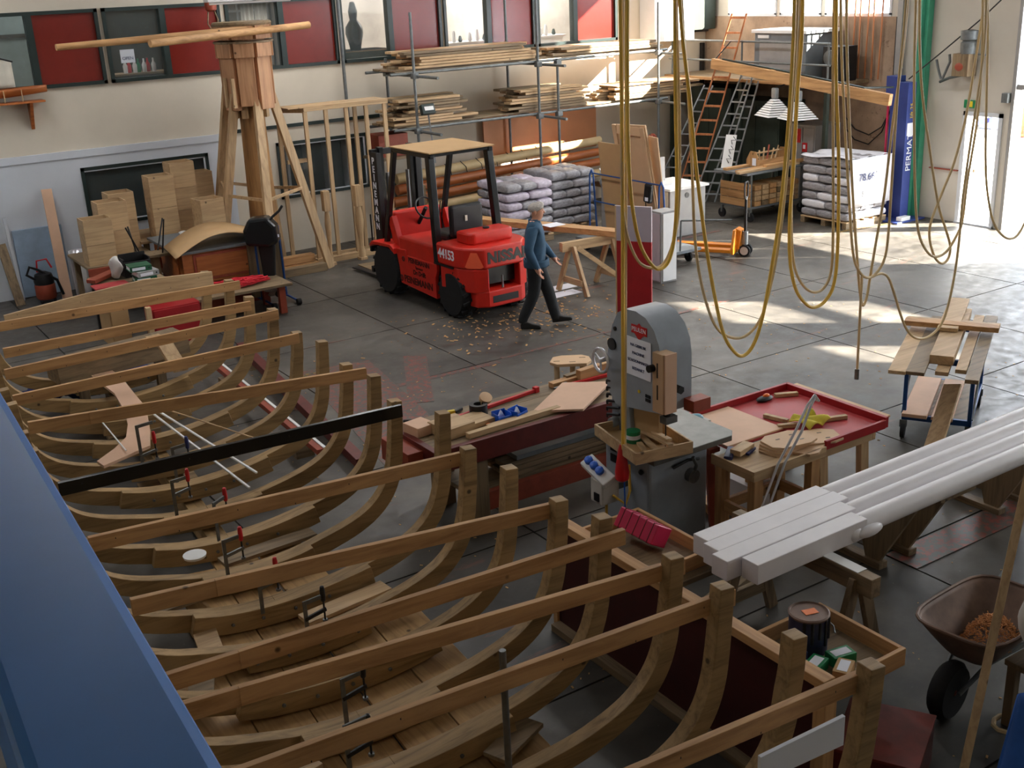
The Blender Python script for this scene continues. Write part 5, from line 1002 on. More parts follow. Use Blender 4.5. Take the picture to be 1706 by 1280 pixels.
for x in (9.5, 10.05):
    for sy in (-1, 1): bm(t, 'leg', 'dull_z', (x, 15.7 + 0.28 * sy, 0), (x, 15.7 + 0.03 * sy, 0.72), 0.07, 0.05, up=(1, 0, 0))
for n, (x, y) in enumerate(((9.75, 13.95), (9.6, 13.62))):
    o = MB().box(x, x + 0.5, y, y + 0.25, 0.001, 0.006).build('paper_sheet', 'paper'); tag(o, ['larger white sheet on the floor beside the sawhorse', 'smaller white sheet on the floor near the walking man'][n], 'paper')
# ------------------------------------------------------------------ sheet trolley with panels, cabinet, laptop
t = thing('sheet_trolley', 'blue tube frame trolley holding upright sheets', 'trolley', (12.1, 14.9, 0))
for y in (15.9, 14.05): tb(t, 'end_loop', 'blue_steel', [(12.08, y + 0.12, 0.24), (12.05, y + 0.05, 1.3), (12.05, y, 1.38), (12.05, y - 0.05, 1.3), (12.05, y - 0.14, 0.24)], 0.016)
for z in (1.33, 0.85): tb(t, 'rail', 'blue_steel', [(12.05, 15.85, z), (12.05, 14.1, z)], 0.013)
bx(t, 'deck', 'gray_deck', (11.75, 12.75), (13.85, 16.0), (0.19, 0.24)); tb(t, 'push_bar', 'galv', [(12.3, 13.85, 0.75), (12.9, 13.3, 0.75)], 0.015); tb(t, 'push_bar_post', 'galv', [(12.3, 13.87, 0.2), (12.3, 13.85, 0.75)], 0.015)
for x in (11.9, 12.6):
    for y in (14.0, 15.85):
        MB().cyl((x - 0.02, y, 0.08), (x + 0.02, y, 0.08), 0.08, 16).build('caster', 'rubber', t, smooth=True); bx(t, 'fork', 'galv', (x - 0.035, x + 0.035), (y - 0.02, y + 0.06), (0.1, 0.19))
o = MB().beam((12.25, 15.42, 0.25), (12.08, 15.42, 1.88), 0.62, 0.02, up=(1, 0, 0)).build('hardboard_sheet', 'mdf', bevel=0.002); tag(o, 'brown hardboard sheet standing at the left of the sheet trolley', 'sheet')
t = thing('panelled_board', 'pale plywood door with a recessed panel standing on the sheet trolley', 'door', (12.2, 14.9, 0.25))
MB().beam((12.42, 14.85, 0.25), (12.12, 14.95, 2.22), 0.86, 0.03, up=(1, 0, 0)).build('slab', 'ply', t, bevel=0.002)
for sy in (-0.36, 0.36): MB().beam((12.40, 14.85 + sy, 0.27), (12.10, 14.95 + sy, 2.2), 0.10, 0.045, up=(1, 0, 0)).build('stile', 'ply', t, bevel=0.003)
MB().beam((12.125, 14.6, 2.12), (12.125, 15.3, 2.12), 0.045, 0.14).build('rail', 'ply', t, bevel=0.003)
o = MB().beam((12.55, 14.55, 0.25), (12.22, 14.45, 2.05), 0.22, 0.02, up=(1, 0, 0)).build('ply_strip', 'ply', bevel=0.002); tag(o, 'narrow plywood strip leaning at the right edge of the door panel', 'board')
t = thing('hanging_handset', 'black handset hanging on the plywood door panel', 'telephone', (12.15, 14.62, 1.0)); MB().box(-0.045, 0.045, -0.08, 0.08, -0.16, 0.16).xf(Matrix.Translation((12.20, 14.55, 1.12)) @ Matrix.Rotation(0.15, 4, 'X')).build('body', 'black', t, bevel=0.03); bx(t, 'sticker', 'paper', (12.145, 12.152), (14.50, 14.58), (1.0, 1.06)); tb(t, 'cord', 'black', [(12.18, 14.6, 0.98), (12.22, 14.62, 0.7), (12.3, 14.56, 0.4)], 0.008)
t = thing('grey_cabinet', 'grey cupboard with a cable hole beside the sheet trolley', 'cabinet', (13.9, 16.0, 0)); bx(t, 'body', 'gray_box', (13.5, 14.35), (15.5, 16.4), (0, 0.86)); bx(t, 'top', 'white', (13.45, 14.4), (15.45, 16.45), (0.86, 0.90)); MB().cyl((13.9, 15.49, 0.74), (13.9, 15.505, 0.74), 0.05, 14).build('cable_hole', 'black', t); bx(t, 'side_panel', 'cream_plastic', (13.49, 13.5), (15.55, 16.35), (0.05, 0.84))
t = thing('laptop', 'white laptop standing open on the grey cupboard', 'laptop', (13.75, 16.1, 0.9)); bx(t, 'base', 'white', (13.5, 13.85), (15.85, 16.2), (0.9, 0.925)); MB().prism([(0, 0), (0.40, 0), (0.40, 0.42), (0, 0.42)], (13.62, 16.38, 0.93), (0.83, -0.55, 0), (0.06, 0.1, 1), 0.02).build('lid', 'white', t, bevel=0.004); MB().prism([(0.03, 0.04), (0.37, 0.04), (0.37, 0.39), (0.03, 0.39)], (13.615, 16.372, 0.93), (0.83, -0.55, 0), (0.06, 0.1, 1), 0.003).build('screen', 'screen_gray', t)
pts = [(15.3 + 0.09 * sin(k * 0.9) + 0.02 * sin(k * 3.1), 18.1 + 0.05 * cos(k * 1.3), 1.25 + 0.22 * cos(k * 0.9 + 0.4 * sin(k * .1)) ) for k in range(90)]
o = MB().tube(pts, 0.012, 5).build('cable_coil', 'rust_red', smooth=True); tag(o, 'dark red coiled cable hanging on the right rack upright', 'cable')
t = thing('machine_stand', 'small white grinding machine on a stand behind the trolley frame', 'machine', (13.0, 16.7, 0)); MB().cyl((12.9, 16.7, 1.1), (13.0, 16.65, 1.15), 0.13, 18).build('wheel_guard', 'white', t, smooth=True); MB().ell((13.05, 16.7, 0.95), (0.18, 0.15, 0.13), 14, 10).build('motor', 'alu', t, smooth=True); bx(t, 'column', 'gray_box', (12.95, 13.15), (16.6, 16.8), (0.05, 0.85)); bx(t, 'foot', 'gray_box', (12.85, 13.25), (16.5, 16.9), (0, 0.05))
for k in range(6):
    o = MB().beam((12.95 + 0.05 * k, 16.2, 0.02), (12.85 + 0.06 * k + random.uniform(-.15, .15), 16.35, 0.75 + 0.06 * (k % 3)), 0.05, 0.02, up=(0, 1, 0)).build('scrap_stick', pick(('pine_z', 'pale_z')), bevel=0.002); tag(o, 'scrap wood stick leaning behind the sheet trolley', 'stick', 'scrap sticks behind the sheet trolley')
# red and lilac board, light grey panel
t = thing('standing_board', 'tall narrow board, red below and lilac grey above', 'board', (9.52, 11.64, 0)); SD = Vector((0.52, -0.854, 0)); SO = Vector((9.37, 11.84, 0))
for z0_, z1_, nm, mt in ((0, 1.21, 'lower_half', 'red_rim'), (1.21, 1.68, 'upper_half', 'lilac')): MB().prism([(0, z0_), (0.49, z0_), (0.49, z1_), (0, z1_)], SO, SD, (0, 0, 1), -0.04).build(nm, mt, t, bevel=0.003)
MB().prism([(-0.02, 0), (0, 0), (0, 1.68), (-0.02, 1.68)], SO, SD, (0, 0, 1), -0.045).build('edge', 'pale_z', t); bm(t, 'back_foot', 'pale_x', (9.55, 11.66, 0.025), (9.95, 11.9, 0.025), 0.05, 0.05)
t = thing('grey_locker', 'light grey upright box panel behind the red and lilac board', 'box', (11.42, 13.28, 0)); bx(t, 'body', 'gray_box', (11.30, 11.62), (13.18, 13.45), (0, 1.12)); bx(t, 'door', 'lilac', (11.285, 11.30), (13.2, 13.43), (0.03, 1.09)); o = bx(t, 'side', 'white', (11.33, 11.6), (13.165, 13.18), (0.03, 1.09))
# ------------------------------------------------------------------ pallet truck
t = thing('pallet_truck', 'orange hand pallet truck standing in the open floor', 'pallet truck', (13.5, 13.75, 0)); F = Vector((-0.47, 0.88, 0)); S = Vector((0.88, 0.47, 0)); O = Vector((13.45, 13.78, 0))
for sx in (-1, 1):
    fo = MB().beam(O + S * sx * 0.19 + Vector((0, 0, 0.115)), O + S * sx * 0.19 + F * 1.12 + Vector((0, 0, 0.095)), 0.16, 0.06).build('fork', 'orange_truck', t, bevel=0.01)
    MB().beam(O + S * sx * 0.19 + F * 0.2 + Vector((0, 0, 0.1)), O + S * sx * 0.19 + F * 1.0 + Vector((0, 0, 0.1)), 0.13, 0.012).build('fork_tread', 'blue_steel' if sx < 0 else 'dull_x', fo)
    c = O + S * sx * 0.19 + F * 0.98; MB().cyl(c - S * 0.04 + Vector((0, 0, 0.045)), c + S * 0.04 + Vector((0, 0, 0.045)), 0.045, 12).build('load_roller', 'rubber', t, smooth=True)
    c = O - F * 0.18 + S * sx * 0.06; wh = MB().cyl(c - S * 0.025 + Vector((0, 0, 0.1)), c + S * 0.025 + Vector((0, 0, 0.1)), 0.10, 20).build('steer_wheel', 'rubber', t, smooth=True); MB().cyl(c - S * 0.027 + Vector((0, 0, 0.1)), c + S * 0.027 + Vector((0, 0, 0.1)), 0.07, 16).build('wheel_rim', 'dirty_white', wh, smooth=True)
MB().prism([(-0.26, 0.06), (0.26, 0.06), (0.26, 0.16), (0.16, 0.46), (-0.16, 0.46), (-0.26, 0.16)], O + Vector((0, 0, 0)), S, Vector((0, 0, 1)), 0.05).build('head_plate', 'orange_truck', t, bevel=0.012)
MB().prism([(0, 0.10), (0.1, 0.12), (0.13, 0.44), (0.03, 0.48)], O + S * 0.1, F * -1, Vector((0, 0, 1)), 0.2).build('pump_bracket', 'orange_truck', t, bevel=0.01)
c = O - F * 0.17; MB().cyl(c + Vector((0, 0, 0.2)), c + Vector((0, 0, 0.42)), 0.05, 12).build('pump', 'alu', t, smooth=True); MB().cyl(c + Vector((0, 0, 0.42)), c + Vector((0, 0, 0.95)), 0.025, 10).build('tiller_arm', 'black', t, smooth=True); MB().cyl(c + Vector((0, 0, 0.70)), c + Vector((0, 0, 1.0)), 0.02, 10).build('tiller_shaft', 'alu', t, smooth=True)
tb(t, 'handle_loop', 'black', [c + Vector((0, 0, 0.95)), c + S * 0.08 + Vector((0, 0, 1.0)), c + S * 0.10 + Vector((0, 0, 1.16)), c + S * 0.07 + Vector((0, 0, 1.24)), c - S * 0.07 + Vector((0, 0, 1.24)), c - S * 0.10 + Vector((0, 0, 1.16)), c - S * 0.08 + Vector((0, 0, 1.0)), c + Vector((0, 0, 0.95))], 0.014)
# ------------------------------------------------------------------ firewood trolley and clutter below the mezzanine
t = thing('firewood_trolley', 'grey two-deck trolley loaded with short timber', 'trolley', (16.0, 15.9, 0)); bx(t, 'lower_deck', 'gray_deck', (15.5, 16.9), (15.5, 16.3), (0.24, 0.28)); bx(t, 'upper_deck', 'gray_deck', (15.35, 16.95), (15.45, 16.35), (0.90, 0.94))
for x in (15.52, 16.88):
    for y in (15.52, 16.28): bx(t, 'post', 'galv', (x - 0.02, x + 0.02), (y - 0.02, y + 0.02), (0.28, 0.90)); MB().cyl((x - 0.02, y, 0.09), (x + 0.02, y, 0.09), 0.09, 14).build('caster', 'rubber', t, smooth=True); bx(t, 'caster_fork', 'galv', (x - 0.03, x + 0.03), (y - 0.02, y + 0.02), (0.1, 0.24))
bx(t, 'side_board', 'pine_y', (15.48, 15.5), (15.5, 16.3), (0.28, 0.42)); bx(t, 'side_board', 'pine_y', (15.48, 15.5), (15.5, 16.3), (0.43, 0.57)); bx(t, 'side_board', 'pine_y', (15.48, 15.5), (15.5, 16.3), (0.58, 0.72))
for k in range(24):
    y = 15.58 + 0.09 * (k % 4) ; x = 15.6 + 0.2 * (k // 4 % 6)
    z = 0.285 + 0.0
    for q in range(4):
        o = MB().box(x, x + 0.17, 15.49 + 0.0, 15.95, z + 0.1 * q, z + 0.1 * q + 0.09).build('timber_block', pick(('pine_y', 'pale_y', 'dull_y')), bevel=0.004) if k % 4 == 0 else None
        if o: tag(o, 'short squared timber end stacked on the lower trolley deck', 'timber', 'timber ends on the trolley')
for k, (x0, x1, y, z) in enumerate(((15.2, 16.8, 15.5, 0.945), (15.3, 17.0, 15.62, 0.945), (15.9, 17.2, 15.5, 0.99), (15.35, 16.0, 16.0, 0.945))):
    o = MB().box(x0, x1, y, y + 0.1, z, z + 0.045).build('deck_plank', pick(('pine_x', 'pale_x')), bevel=0.003); tag(o, 'pale plank lying on the upper trolley deck', 'plank', 'planks on the upper trolley deck')
t = thing('tool_box', 'open wooden toolbox with a white label on the trolley', 'toolbox', (16.25, 16.0, 0.99)); MB().prism([(0, 0), (0.34, 0), (0.34, 0.14), (0.24, 0.30), (0.10, 0.30), (0, 0.14)], (15.95, 15.75, 0.945), (0, 1, 0), (0, 0, 1), 0.02).build('end', 'pine_z', t, bevel=0.004); MB().prism([(0, 0), (0.34, 0), (0.34, 0.14), (0.24, 0.30), (0.10, 0.30), (0, 0.14)], (16.75, 15.75, 0.945), (0, 1, 0), (0, 0, 1), 0.02).build('end', 'pine_z', t, bevel=0.004)
bx(t, 'side', 'pine_x', (15.97, 16.75), (15.75, 15.77), (0.945, 1.09)); bx(t, 'side', 'pine_x', (15.97, 16.75), (16.07, 16.09), (0.945, 1.09)); tb(t, 'carry_bar', 'pale_x', [(15.95, 15.92, 1.2), (16.77, 15.92, 1.2)], 0.018); bx(t, 'label_card', 'paper', (15.945, 15.95), (15.83, 15.93), (0.98, 1.12))
for k in range(5): o = tb(t, 'tool', pick(('rust_red', 'black', 'pale_x')), [(16.05 + .1 * k, 15.85, 1.0), (16.15 + .13 * k, 15.95, 1.24 + 0.04 * (k % 3))], 0.016)
t = thing('lettered_board', 'narrow white board with black brush strokes leaning on the trolley', 'sign', (15.6, 16.2, 0.94)); MB().beam((15.55, 16.22, 0.945), (15.75, 16.3, 1.55), 0.22, 0.015, up=(1, 0.4, 0)).build('board', 'white', t, bevel=0.002)
for k in range(3): tb(t, 'brush_mark', 'black', [(15.55 + 0.06 * k, 16.16 + 0.02 * k, 1.05 + 0.17 * k), (15.57 + 0.06 * k, 16.24, 1.12 + 0.17 * k), (15.575 + 0.06 * k, 16.12, 1.13 + 0.17 * k), (15.585 + 0.06 * k, 16.2, 1.19 + 0.17 * k)], 0.008, 5)
t = thing('mezzanine', 'timber edged mezzanine platform in the far right corner', 'platform', (17.4, 17.3, 0)); bx(t, 'deck', 'dull_y', (16.9, 18.05), (15.0, 19.55), (2.40, 2.46)); bx(t, 'fascia', 'pine_y', (16.86, 16.9), (15.0, 19.55), (2.40, 2.46))
for y in (15.05, 17.3, 19.4): tb(t, 'rail_post', 'galv', [(16.95, y, 2.46), (16.95, y, 3.2)], 0.02); bx(t, 'support_post', 'dark_olive', (16.92, 17.0), (y - 0.04, y + 0.04), (0, 2.4))
for z in (3.18, 2.79): tb(t, 'guard_rail', 'galv', [(16.95, 15.0, z), (16.95, 19.5, z)], 0.02)
t = thing('air_unit', 'grey ventilation unit with white lid standing on the mezzanine', 'machine', (17.5, 16.4, 2.46)); bx(t, 'body', 'gray_deck', (17.1, 17.95), (15.75, 17.1), (2.5, 3.34)); bx(t, 'lid', 'white', (17.05, 18.0), (15.7, 17.15), (3.34, 3.40)); bx(t, 'door_panel', 'gray_box', (17.085, 17.1), (16.0, 16.95), (2.62, 3.2)); bx(t, 'nameplate', 'white', (17.08, 17.1), (16.7, 17.0), (3.24, 3.30)); bx(t, 'plinth', 'black', (17.15, 17.9), (15.8, 17.05), (2.46, 2.5))
t = thing('mezz_motor', 'small dark motor block behind the air unit on the mezzanine', 'machine', (17.5, 15.3, 2.46)); bx(t, 'body', 'black', (17.3, 17.8), (15.1, 15.5), (2.46, 3.1)); MB().cyl((17.25, 15.3, 2.9), (17.85, 15.3, 2.9), 0.14, 14).build('drum', 'galv', t, smooth=True)
bx(thing('corner_box', 'dark brown box high on the back wall corner', 'box', (17.7, 19.45, 3.3)), 'box', 'dark_olive', (17.35, 18.0), (19.2, 19.58), (3.35, 4.1)).parent['category'] = 'box'
bx(bpy.data.objects['corner_box'], 'wall_bracket', 'black', (17.5, 17.9), (19.3, 19.59), (3.30, 3.35))
t = thing('duct_box', 'white duct boxing on the back wall right of the windows', 'duct', (16.75, 19.4, 3.2)); bx(t, 'casing', 'white', (16.2, 17.3), (19.1, 19.58), (3.18, 4.9)); bx(t, 'door', 'paper', (16.55, 16.95), (19.085, 19.1), (3.25, 4.8))
t = thing('black_rail', 'black vertical bar fixed on the back wall near the corner', 'rail', (17.95, 19.5, 2.0)); bx(t, 'bar', 'black', (17.9, 17.98), (19.5, 19.58), (1.9, 3.05)); bx(t, 'box', 'black', (17.84, 17.98), (19.46, 19.58), (1.85, 2.1))
for n, (x, y) in enumerate(((17.6, 18.6), (17.6, 17.2), (17.65, 15.95))):
    t = thing('store_cabinet', ['dark cabinet deep under the mezzanine behind the ladders', 'dark green cabinet under the mezzanine middle', 'grey cabinet with red signs under the mezzanine'][n], 'cabinet', (x, y, 0)); m = ('dark_olive', 'dark_olive', 'gray_box')[n]
    w = (1.3, 1.3, 0.62)[n]; bx(t, 'body', m, (x - 0.3, x + 0.42), (y - w / 2, y + w / 2), (0, (2.2, 2.0, 1.6)[n])); bx(t, 'door', m, (x - 0.315, x - 0.3), (y - w / 2 + 0.03, y - 0.01), (0.05, (2.1, 1.9, 1.55)[n])); bx(t, 'door', m, (x - 0.315, x - 0.3), (y + 0.01, y + w / 2 - 0.03), (0.05, (2.1, 1.9, 1.55)[n]))
    if n == 2: bx(t, 'sign', 'plug_red', (x - 0.325, x - 0.315), (16.0, 16.15), (1.25, 1.52)); bx(t, 'sign', 'plug_red', (x - 0.325, x - 0.315), (15.82, 15.95), (1.08, 1.26)); bx(t, 'sign_symbol', 'paper', (x - 0.33, x - 0.325), (15.86, 15.92), (1.14, 1.22))
for n, (y, z) in enumerate(((16.02, 2.02), (15.42, 2.0))):
    t = thing('ribbed_lamp', ['left white ribbed pyramid lamp hanging under the mezzanine edge', 'right white ribbed pyramid lamp hanging half behind the hoses'][n], 'lamp', (16.6, y, z), 0, 'ribbed pyramid lamps')
    for k in range(8):
        w0, w1 = 0.06 + 0.03 * k, 0.06 + 0.03 * (k + 1); zz = z + 0.14 - 0.04 * k
        MB().lathe([(w1 * 1.35, zz - 0.026), (w0 * 1.35, zz)], 4, Matrix.Translation((16.6, y, 0)) @ Matrix.Rotation(pi / 4 - 0.3, 4, 'Z') @ Matrix.Translation((0, 0, 0))).build('rib', 'white', t)
    MB().box(-0.05, 0.05, -0.06, 0.06, 0, 0.2).xf(Matrix.Translation((16.6, y, z + 0.15))).build('ballast', 'alu', t, bevel=0.02); tb(t, 'hanger', 'black', [(16.6, y, z + 0.35), (16.88, y, 2.42)], 0.01)
o = tag(MB().beam((16.5, 17.66, 2.78), (16.75, 13.42, 2.28), 0.10, 0.20).build('hanging_timber', 'pine_y', bevel=0.006), 'long squared timber slung slanting in front of the mezzanine', 'timber')
tb(o, 'sling', 'black', [(16.5, 17.6, 2.85), (16.93, 17.6, 3.18)], 0.012); tb(o, 'top_cable', 'dark_green', [(16.52, 17.4, 2.87), (16.65, 15.6, 2.66), (16.74, 14.0, 2.46), (17.4, 13.9, 2.42)], 0.018)
def ladder(name, label, f0, f1, t0, t1, n, mat, rw=0.06, rung='rung', rr=0.015):
    f0, f1, t0, t1 = map(Vector, (f0, f1, t0, t1)); c = (f0 + f1) / 2; t = thing(name, label, 'ladder', tuple(c))
    up = (t0 - f0).cross(f1 - f0).normalized()
    for a, b_ in ((f0, t0), (f1, t1)): MB().beam(a, b_, 0.03, rw, up=up).build('stile', mat, t, bevel=0.003)
    for k in range(n):
        q = (k + 0.7) / n; MB().beam(f0.lerp(t0, q), f1.lerp(t1, q), 2 * rr, 3 * rr if rung == 'step' else 2 * rr, up=up).build('rung', mat, t, bevel=0.003)
    return t
ladder('wooden_ladder', 'orange wooden step ladder leaning on the mezzanine rail', (16.15, 18.35, 0), (16.42, 18.02, 0), (16.96, 17.60, 3.72), (16.96, 17.20, 3.72), 13, 'orange_wood_z', 0.07, 'step', 0.02)
ladder('aluminium_ladder', 'front aluminium ladder leaning on the mezzanine edge', (16.15, 17.85, 0), (16.45, 17.48, 0), (16.84, 17.17, 2.56), (16.84, 16.86, 2.56), 11, 'alu')
ladder('aluminium_ladder', 'rear aluminium ladder half doubled behind the front one', (16.35, 17.65, 0), (16.62, 17.32, 0), (16.88, 17.05, 2.45), (16.88, 16.74, 2.45), 11, 'alu')
ladder('aluminium_ladder', 'grey ladder leaning behind the orange wooden ladder', (15.95, 18.9, 0), (16.15, 18.6, 0), (16.84, 18.25, 2.3), (16.84, 18.0, 2.3), 10, 'alu')
for k in range(6):
    y = 14.75 + 0.16 * k; o = MB().beam((18.0, y, 2.47), (18.03, y + 0.05 * (k % 2), 4.2), 0.03, 0.015, up=(1, 0, 0)).build('hanging_lath', 'orange_wood_z', bevel=0.001); tag(o, 'thin wooden lath standing against the brown wall above the mezzanine', 'lath', 'laths on the mezzanine')
# blue lift column with lettering
t = thing('lift_column', 'tall blue steel lift column with white lettering', 'column', (17.62, 13.88, 0)); bx(t, 'column', 'blue_column', (17.52, 17.74), (13.66, 14.04), (0.03, 2.5)); bx(t, 'cap', 'blue_column', (17.50, 17.76), (13.92, 14.14), (2.2, 2.6)); bx(t, 'base_plate', 'blue_column', (17.2, 17.98), (13.45, 14.35), (0, 0.03)); bx(t, 'notice', 'paper', (17.55, 17.75), (13.65, 13.66), (1.55, 1.78)); bx(t, 'red_conduit', 'pink', (17.48, 17.51), (14.05, 14.08), (0.1, 2.1)); bx(t, 'arm_pivot', 'triangle', (17.3, 17.6), (14.15, 14.3), (0.25, 0.45)); bx(t, 'foot_pad', 'white', (17.35, 17.6), (13.48, 13.6), (0.03, 0.1))
text('lettering', 'PERMAT', 'paper', t, (17.65, 13.652, 1.25), (0, 0, 1), (-1, 0, 0), 0.19); text('lettering', 'lift 25', 'yellow', t, (17.65, 13.652, 2.0), (0, 0, 1), (-1, 0, 0), 0.12)
for k in range(2):
    o = MB().tube([(18.04, 15.55, 1.75 - .2 * k), (18.03, 15.25, 1.5 - .2 * k), (18.02, 14.9, 1.42 - .18 * k), (18.02, 14.6, 1.6 - .1 * k), (18.0, 14.4, 1.95)], 0.012, 6).build('sagging_cable', 'cable_black', smooth=True); tag(o, ['upper black cable sagging across the brown wall', 'lower black cable sagging across the brown wall'][k], 'cable')
o = MB().tube([(17.62, 13.75, 2.55), (17.75, 13.2, 3.02), (17.9, 12.6, 3.55), (17.95, 12.0, 4.1), (17.95, 11.4, 4.7)], 0.012, 6).build('stay_cable', 'cable_black', smooth=True); tag(o, 'taut black cable rising from the blue column across the wall', 'cable')
t = thing('old_engine', 'old grey and brown engine part hung on the right wall', 'engine', (18.0, 12.9, 2.5))
MB().lathe([(0.05, 0), (0.13, 0.02), (0.14, 0.2), (0.10, 0.24), (0.15, 0.26), (0.15, 0.4), (0.05, 0.42)], 16, Matrix.Translation((17.92, 12.78, 2.98))).build('flywheel_housing', 'galv', t, smooth=True); bx(t, 'block', 'dull_z', (17.8, 18.05), (12.68, 13.0), (2.62, 3.0)); MB().ell((17.9, 12.86, 2.78), (0.12, 0.16, 0.14), 12, 8).build('crankcase', 'rust_red', t, smooth=True)
tb(t, 'arm', 'dark_green', [(17.95, 12.75, 2.66), (17.9, 13.1, 2.58), (17.9, 13.3, 2.5)], 0.025); tb(t, 'arm', 'galv', [(17.9, 13.28, 2.55), (17.9, 13.36, 2.75), (17.9, 13.40, 2.88)], 0.022); tb(t, 'arm', 'galv', [(17.9, 13.25, 2.55), (17.9, 13.12, 2.85), (17.9, 13.14, 2.98)], 0.022); tb(t, 'lever', 'galv', [(17.95, 12.7, 3.0), (17.95, 12.45, 2.98)], 0.015)
t = thing('exit_sign', 'green emergency exit sign above the small door', 'sign', (18.06, 12.7, 2.1)); bx(t, 'plate', 'green_can', (18.06, 18.095), (12.58, 12.88), (2.06, 2.20)); bx(t, 'figure', 'yellow', (18.055, 18.06), (12.70, 12.77), (2.08, 2.18))
# ------------------------------------------------------------------ band saw
t = thing('band_saw', 'grey band saw with red maker badge and paper notice', 'band saw', (5.8, 6.85, 0)); saw = t
MB().box(5.48, 6.12, 6.54, 7.12, 0.0, 0.90).build('base_cabinet', 'saw_gray', t, bevel=0.025)
MB().prism([(5.38, 6.36), (6.22, 6.36), (6.30, 6.44), (6.30, 7.12), (5.38, 7.12)], (0, 0, 0.90), (1, 0, 0), (0, 1, 0), 0.05).build('table', 'saw_table', t, bevel=0.006)
# upper wheel housing, front face towards -X (profile in y,z)
hp_ = [(6.42, 1.30), (6.42, 1.74), (6.44, 1.86), (6.50, 1.97), (6.60, 2.05), (6.72, 2.08), (6.86, 2.07), (6.95, 2.02), (7.02, 1.90), (7.10, 1.60), (7.10, 1.34), (6.98, 1.22)]
MB().prism(hp_, (5.50, 0, 0), (0, 1, 0), (0, 0, 1), 0.32).build('wheel_housing', 'saw_gray', t, smooth=True)
MB().prism([(6.86, 0.95), (7.12, 0.95), (7.12, 1.5), (6.92, 1.5)], (5.56, 0, 0), (0, 1, 0), (0, 0, 1), 0.26).build('column', 'saw_gray', t, bevel=0.01)
MB().box(5.60, 5.64, 6.56, 6.88, 0.95, 1.30).build('throat_board', 'mdf', t, bevel=0.003)
MB().box(5.45, 5.57, 6.335, 6.46, 1.33, 1.82).build('blade_guard', 'ply', t, bevel=0.003); MB().box(5.46, 5.58, 6.320, 6.334, 1.33, 1.82).build('guard_side', 'ply_pink', t, bevel=0.003)
for z in (1.68, 1.50): MB().box(5.446, 5.452, 6.395, 6.405, z - 0.06, z + 0.06).build('guard_slot', 'black', t)
MB().cyl((5.40, 6.45, 1.69), (5.46, 6.45, 1.69), 0.03, 10).build('guard_knob', 'black', t, smooth=True); MB().cyl((5.66, 6.43, 1.48), (5.66, 6.36, 1.48), 0.035, 6).build('star_knob', 'black', t)
MB().cyl((5.58, 6.44, 1.20), (5.58, 6.44, 1.34), 0.03, 10).build('blade_guide', 'black', t, smooth=True); MB().box(5.54, 5.66, 6.40, 6.48, 1.20, 1.26).build('guide_block', 'steel', t, bevel=0.004); MB().box(5.575, 5.58, 6.445, 6.455, 0.95, 1.22).build('blade', 'black', t)
MB().box(5.74, 5.92, 6.30, 6.42, 1.28, 1.38).build('red_block', 'rust_red', t, bevel=0.003)
MB().tube([(5.42, 7.08 + 0.10 * cos(a), 1.60 + 0.10 * sin(a)) for a in [2 * pi * k / 24 for k in range(24)]], 0.013, 8, closed=True).build('handwheel', 'chrome', t, smooth=True)
for k in range(3): a = 2 * pi * k / 3 + 0.5; tb(t, 'handwheel_spoke', 'chrome', [(5.42, 7.08, 1.60), (5.42, 7.08 + 0.1 * cos(a), 1.60 + 0.1 * sin(a))], 0.009)
MB().cyl((5.40, 7.08, 1.6), (5.52, 7.08, 1.6), 0.02, 10).build('handwheel_hub', 'chrome', t, smooth=True); MB().cyl((5.485, 7.02, 1.74), (5.50, 7.02, 1.74), 0.05, 16).build('gauge', 'black', t); MB().cyl((5.49, 6.98, 1.88), (5.50, 6.98, 1.88), 0.018, 10).build('bolt_hole', 'black', t)
for k in range(6): tb(t, 'spring_hook', 'black', [(5.53, 6.98, 1.42 - 0.06 * k), (5.50, 7.10, 1.40 - 0.06 * k), (5.53, 7.14, 1.36 - 0.06 * k)], 0.013, 6)
MB().cyl((5.50, 7.06, 1.03), (5.56, 7.06, 1.03), 0.045, 14).build('tension_knob', 'alu', t, smooth=True)
nb = MB().box(5.492, 5.497, 6.53, 6.83, 1.54, 1.86); nb = nb.build('paper_notice', 'paper', t)
for k, s in enumerate(('NA GEBRUIK', 'MACHINE', 'SCHOONMAKEN', 'BEDANKT')): text('lettering', s, 'navy', t, (5.489, 6.68, 1.80 - 0.065 * k), (0, -1, 0), (0, 0, 1), 0.034, 0.001)
MB().prism([(6.58, 1.97), (6.58, 1.90), (6.62, 1.90), (6.675, 1.85), (6.73, 1.90), (6.77, 1.90), (6.77, 1.97), (6.70, 1.97), (6.675, 1.99), (6.65, 1.97)], (5.494, 0, 0), (0, 1, 0), (0, 0, 1), 0.005).build('badge', 'plug_red', t); text('lettering', 'PEULEN', 'paper', t, (5.492, 6.675, 1.935), (0, -1, 0), (0, 0, 1), 0.05, 0.001)
for dz in (0, 0.035): MB().box(5.493, 5.499, 6.54, 6.60, 1.36 + dz, 1.385 + dz).build('data_plate', 'black', t)
MB().cyl((5.493, 6.68, 1.42), (5.499, 6.68, 1.42), 0.014, 10).build('warning_sticker', 'yellow', t)
tb(t, 'clamp_lever', 'black', [(5.72, 6.52, 0.74), (5.86, 6.50, 0.78), (5.98, 6.50, 0.76)], 0.014); MB().cyl((5.92, 6.48, 0.62), (5.92, 6.54, 0.62), 0.06, 14).build('crank_disc', 'steel', t, smooth=True); tb(t, 'crank_arm', 'steel', [(5.92, 6.5, 0.62), (5.94, 6.48, 0.72), (5.90, 6.48, 0.80)], 0.016); MB().ell((5.46, 6.62, 0.74), (0.02, 0.025, 0.025), 8, 6).build('ball_knob', 'black', t, smooth=True)
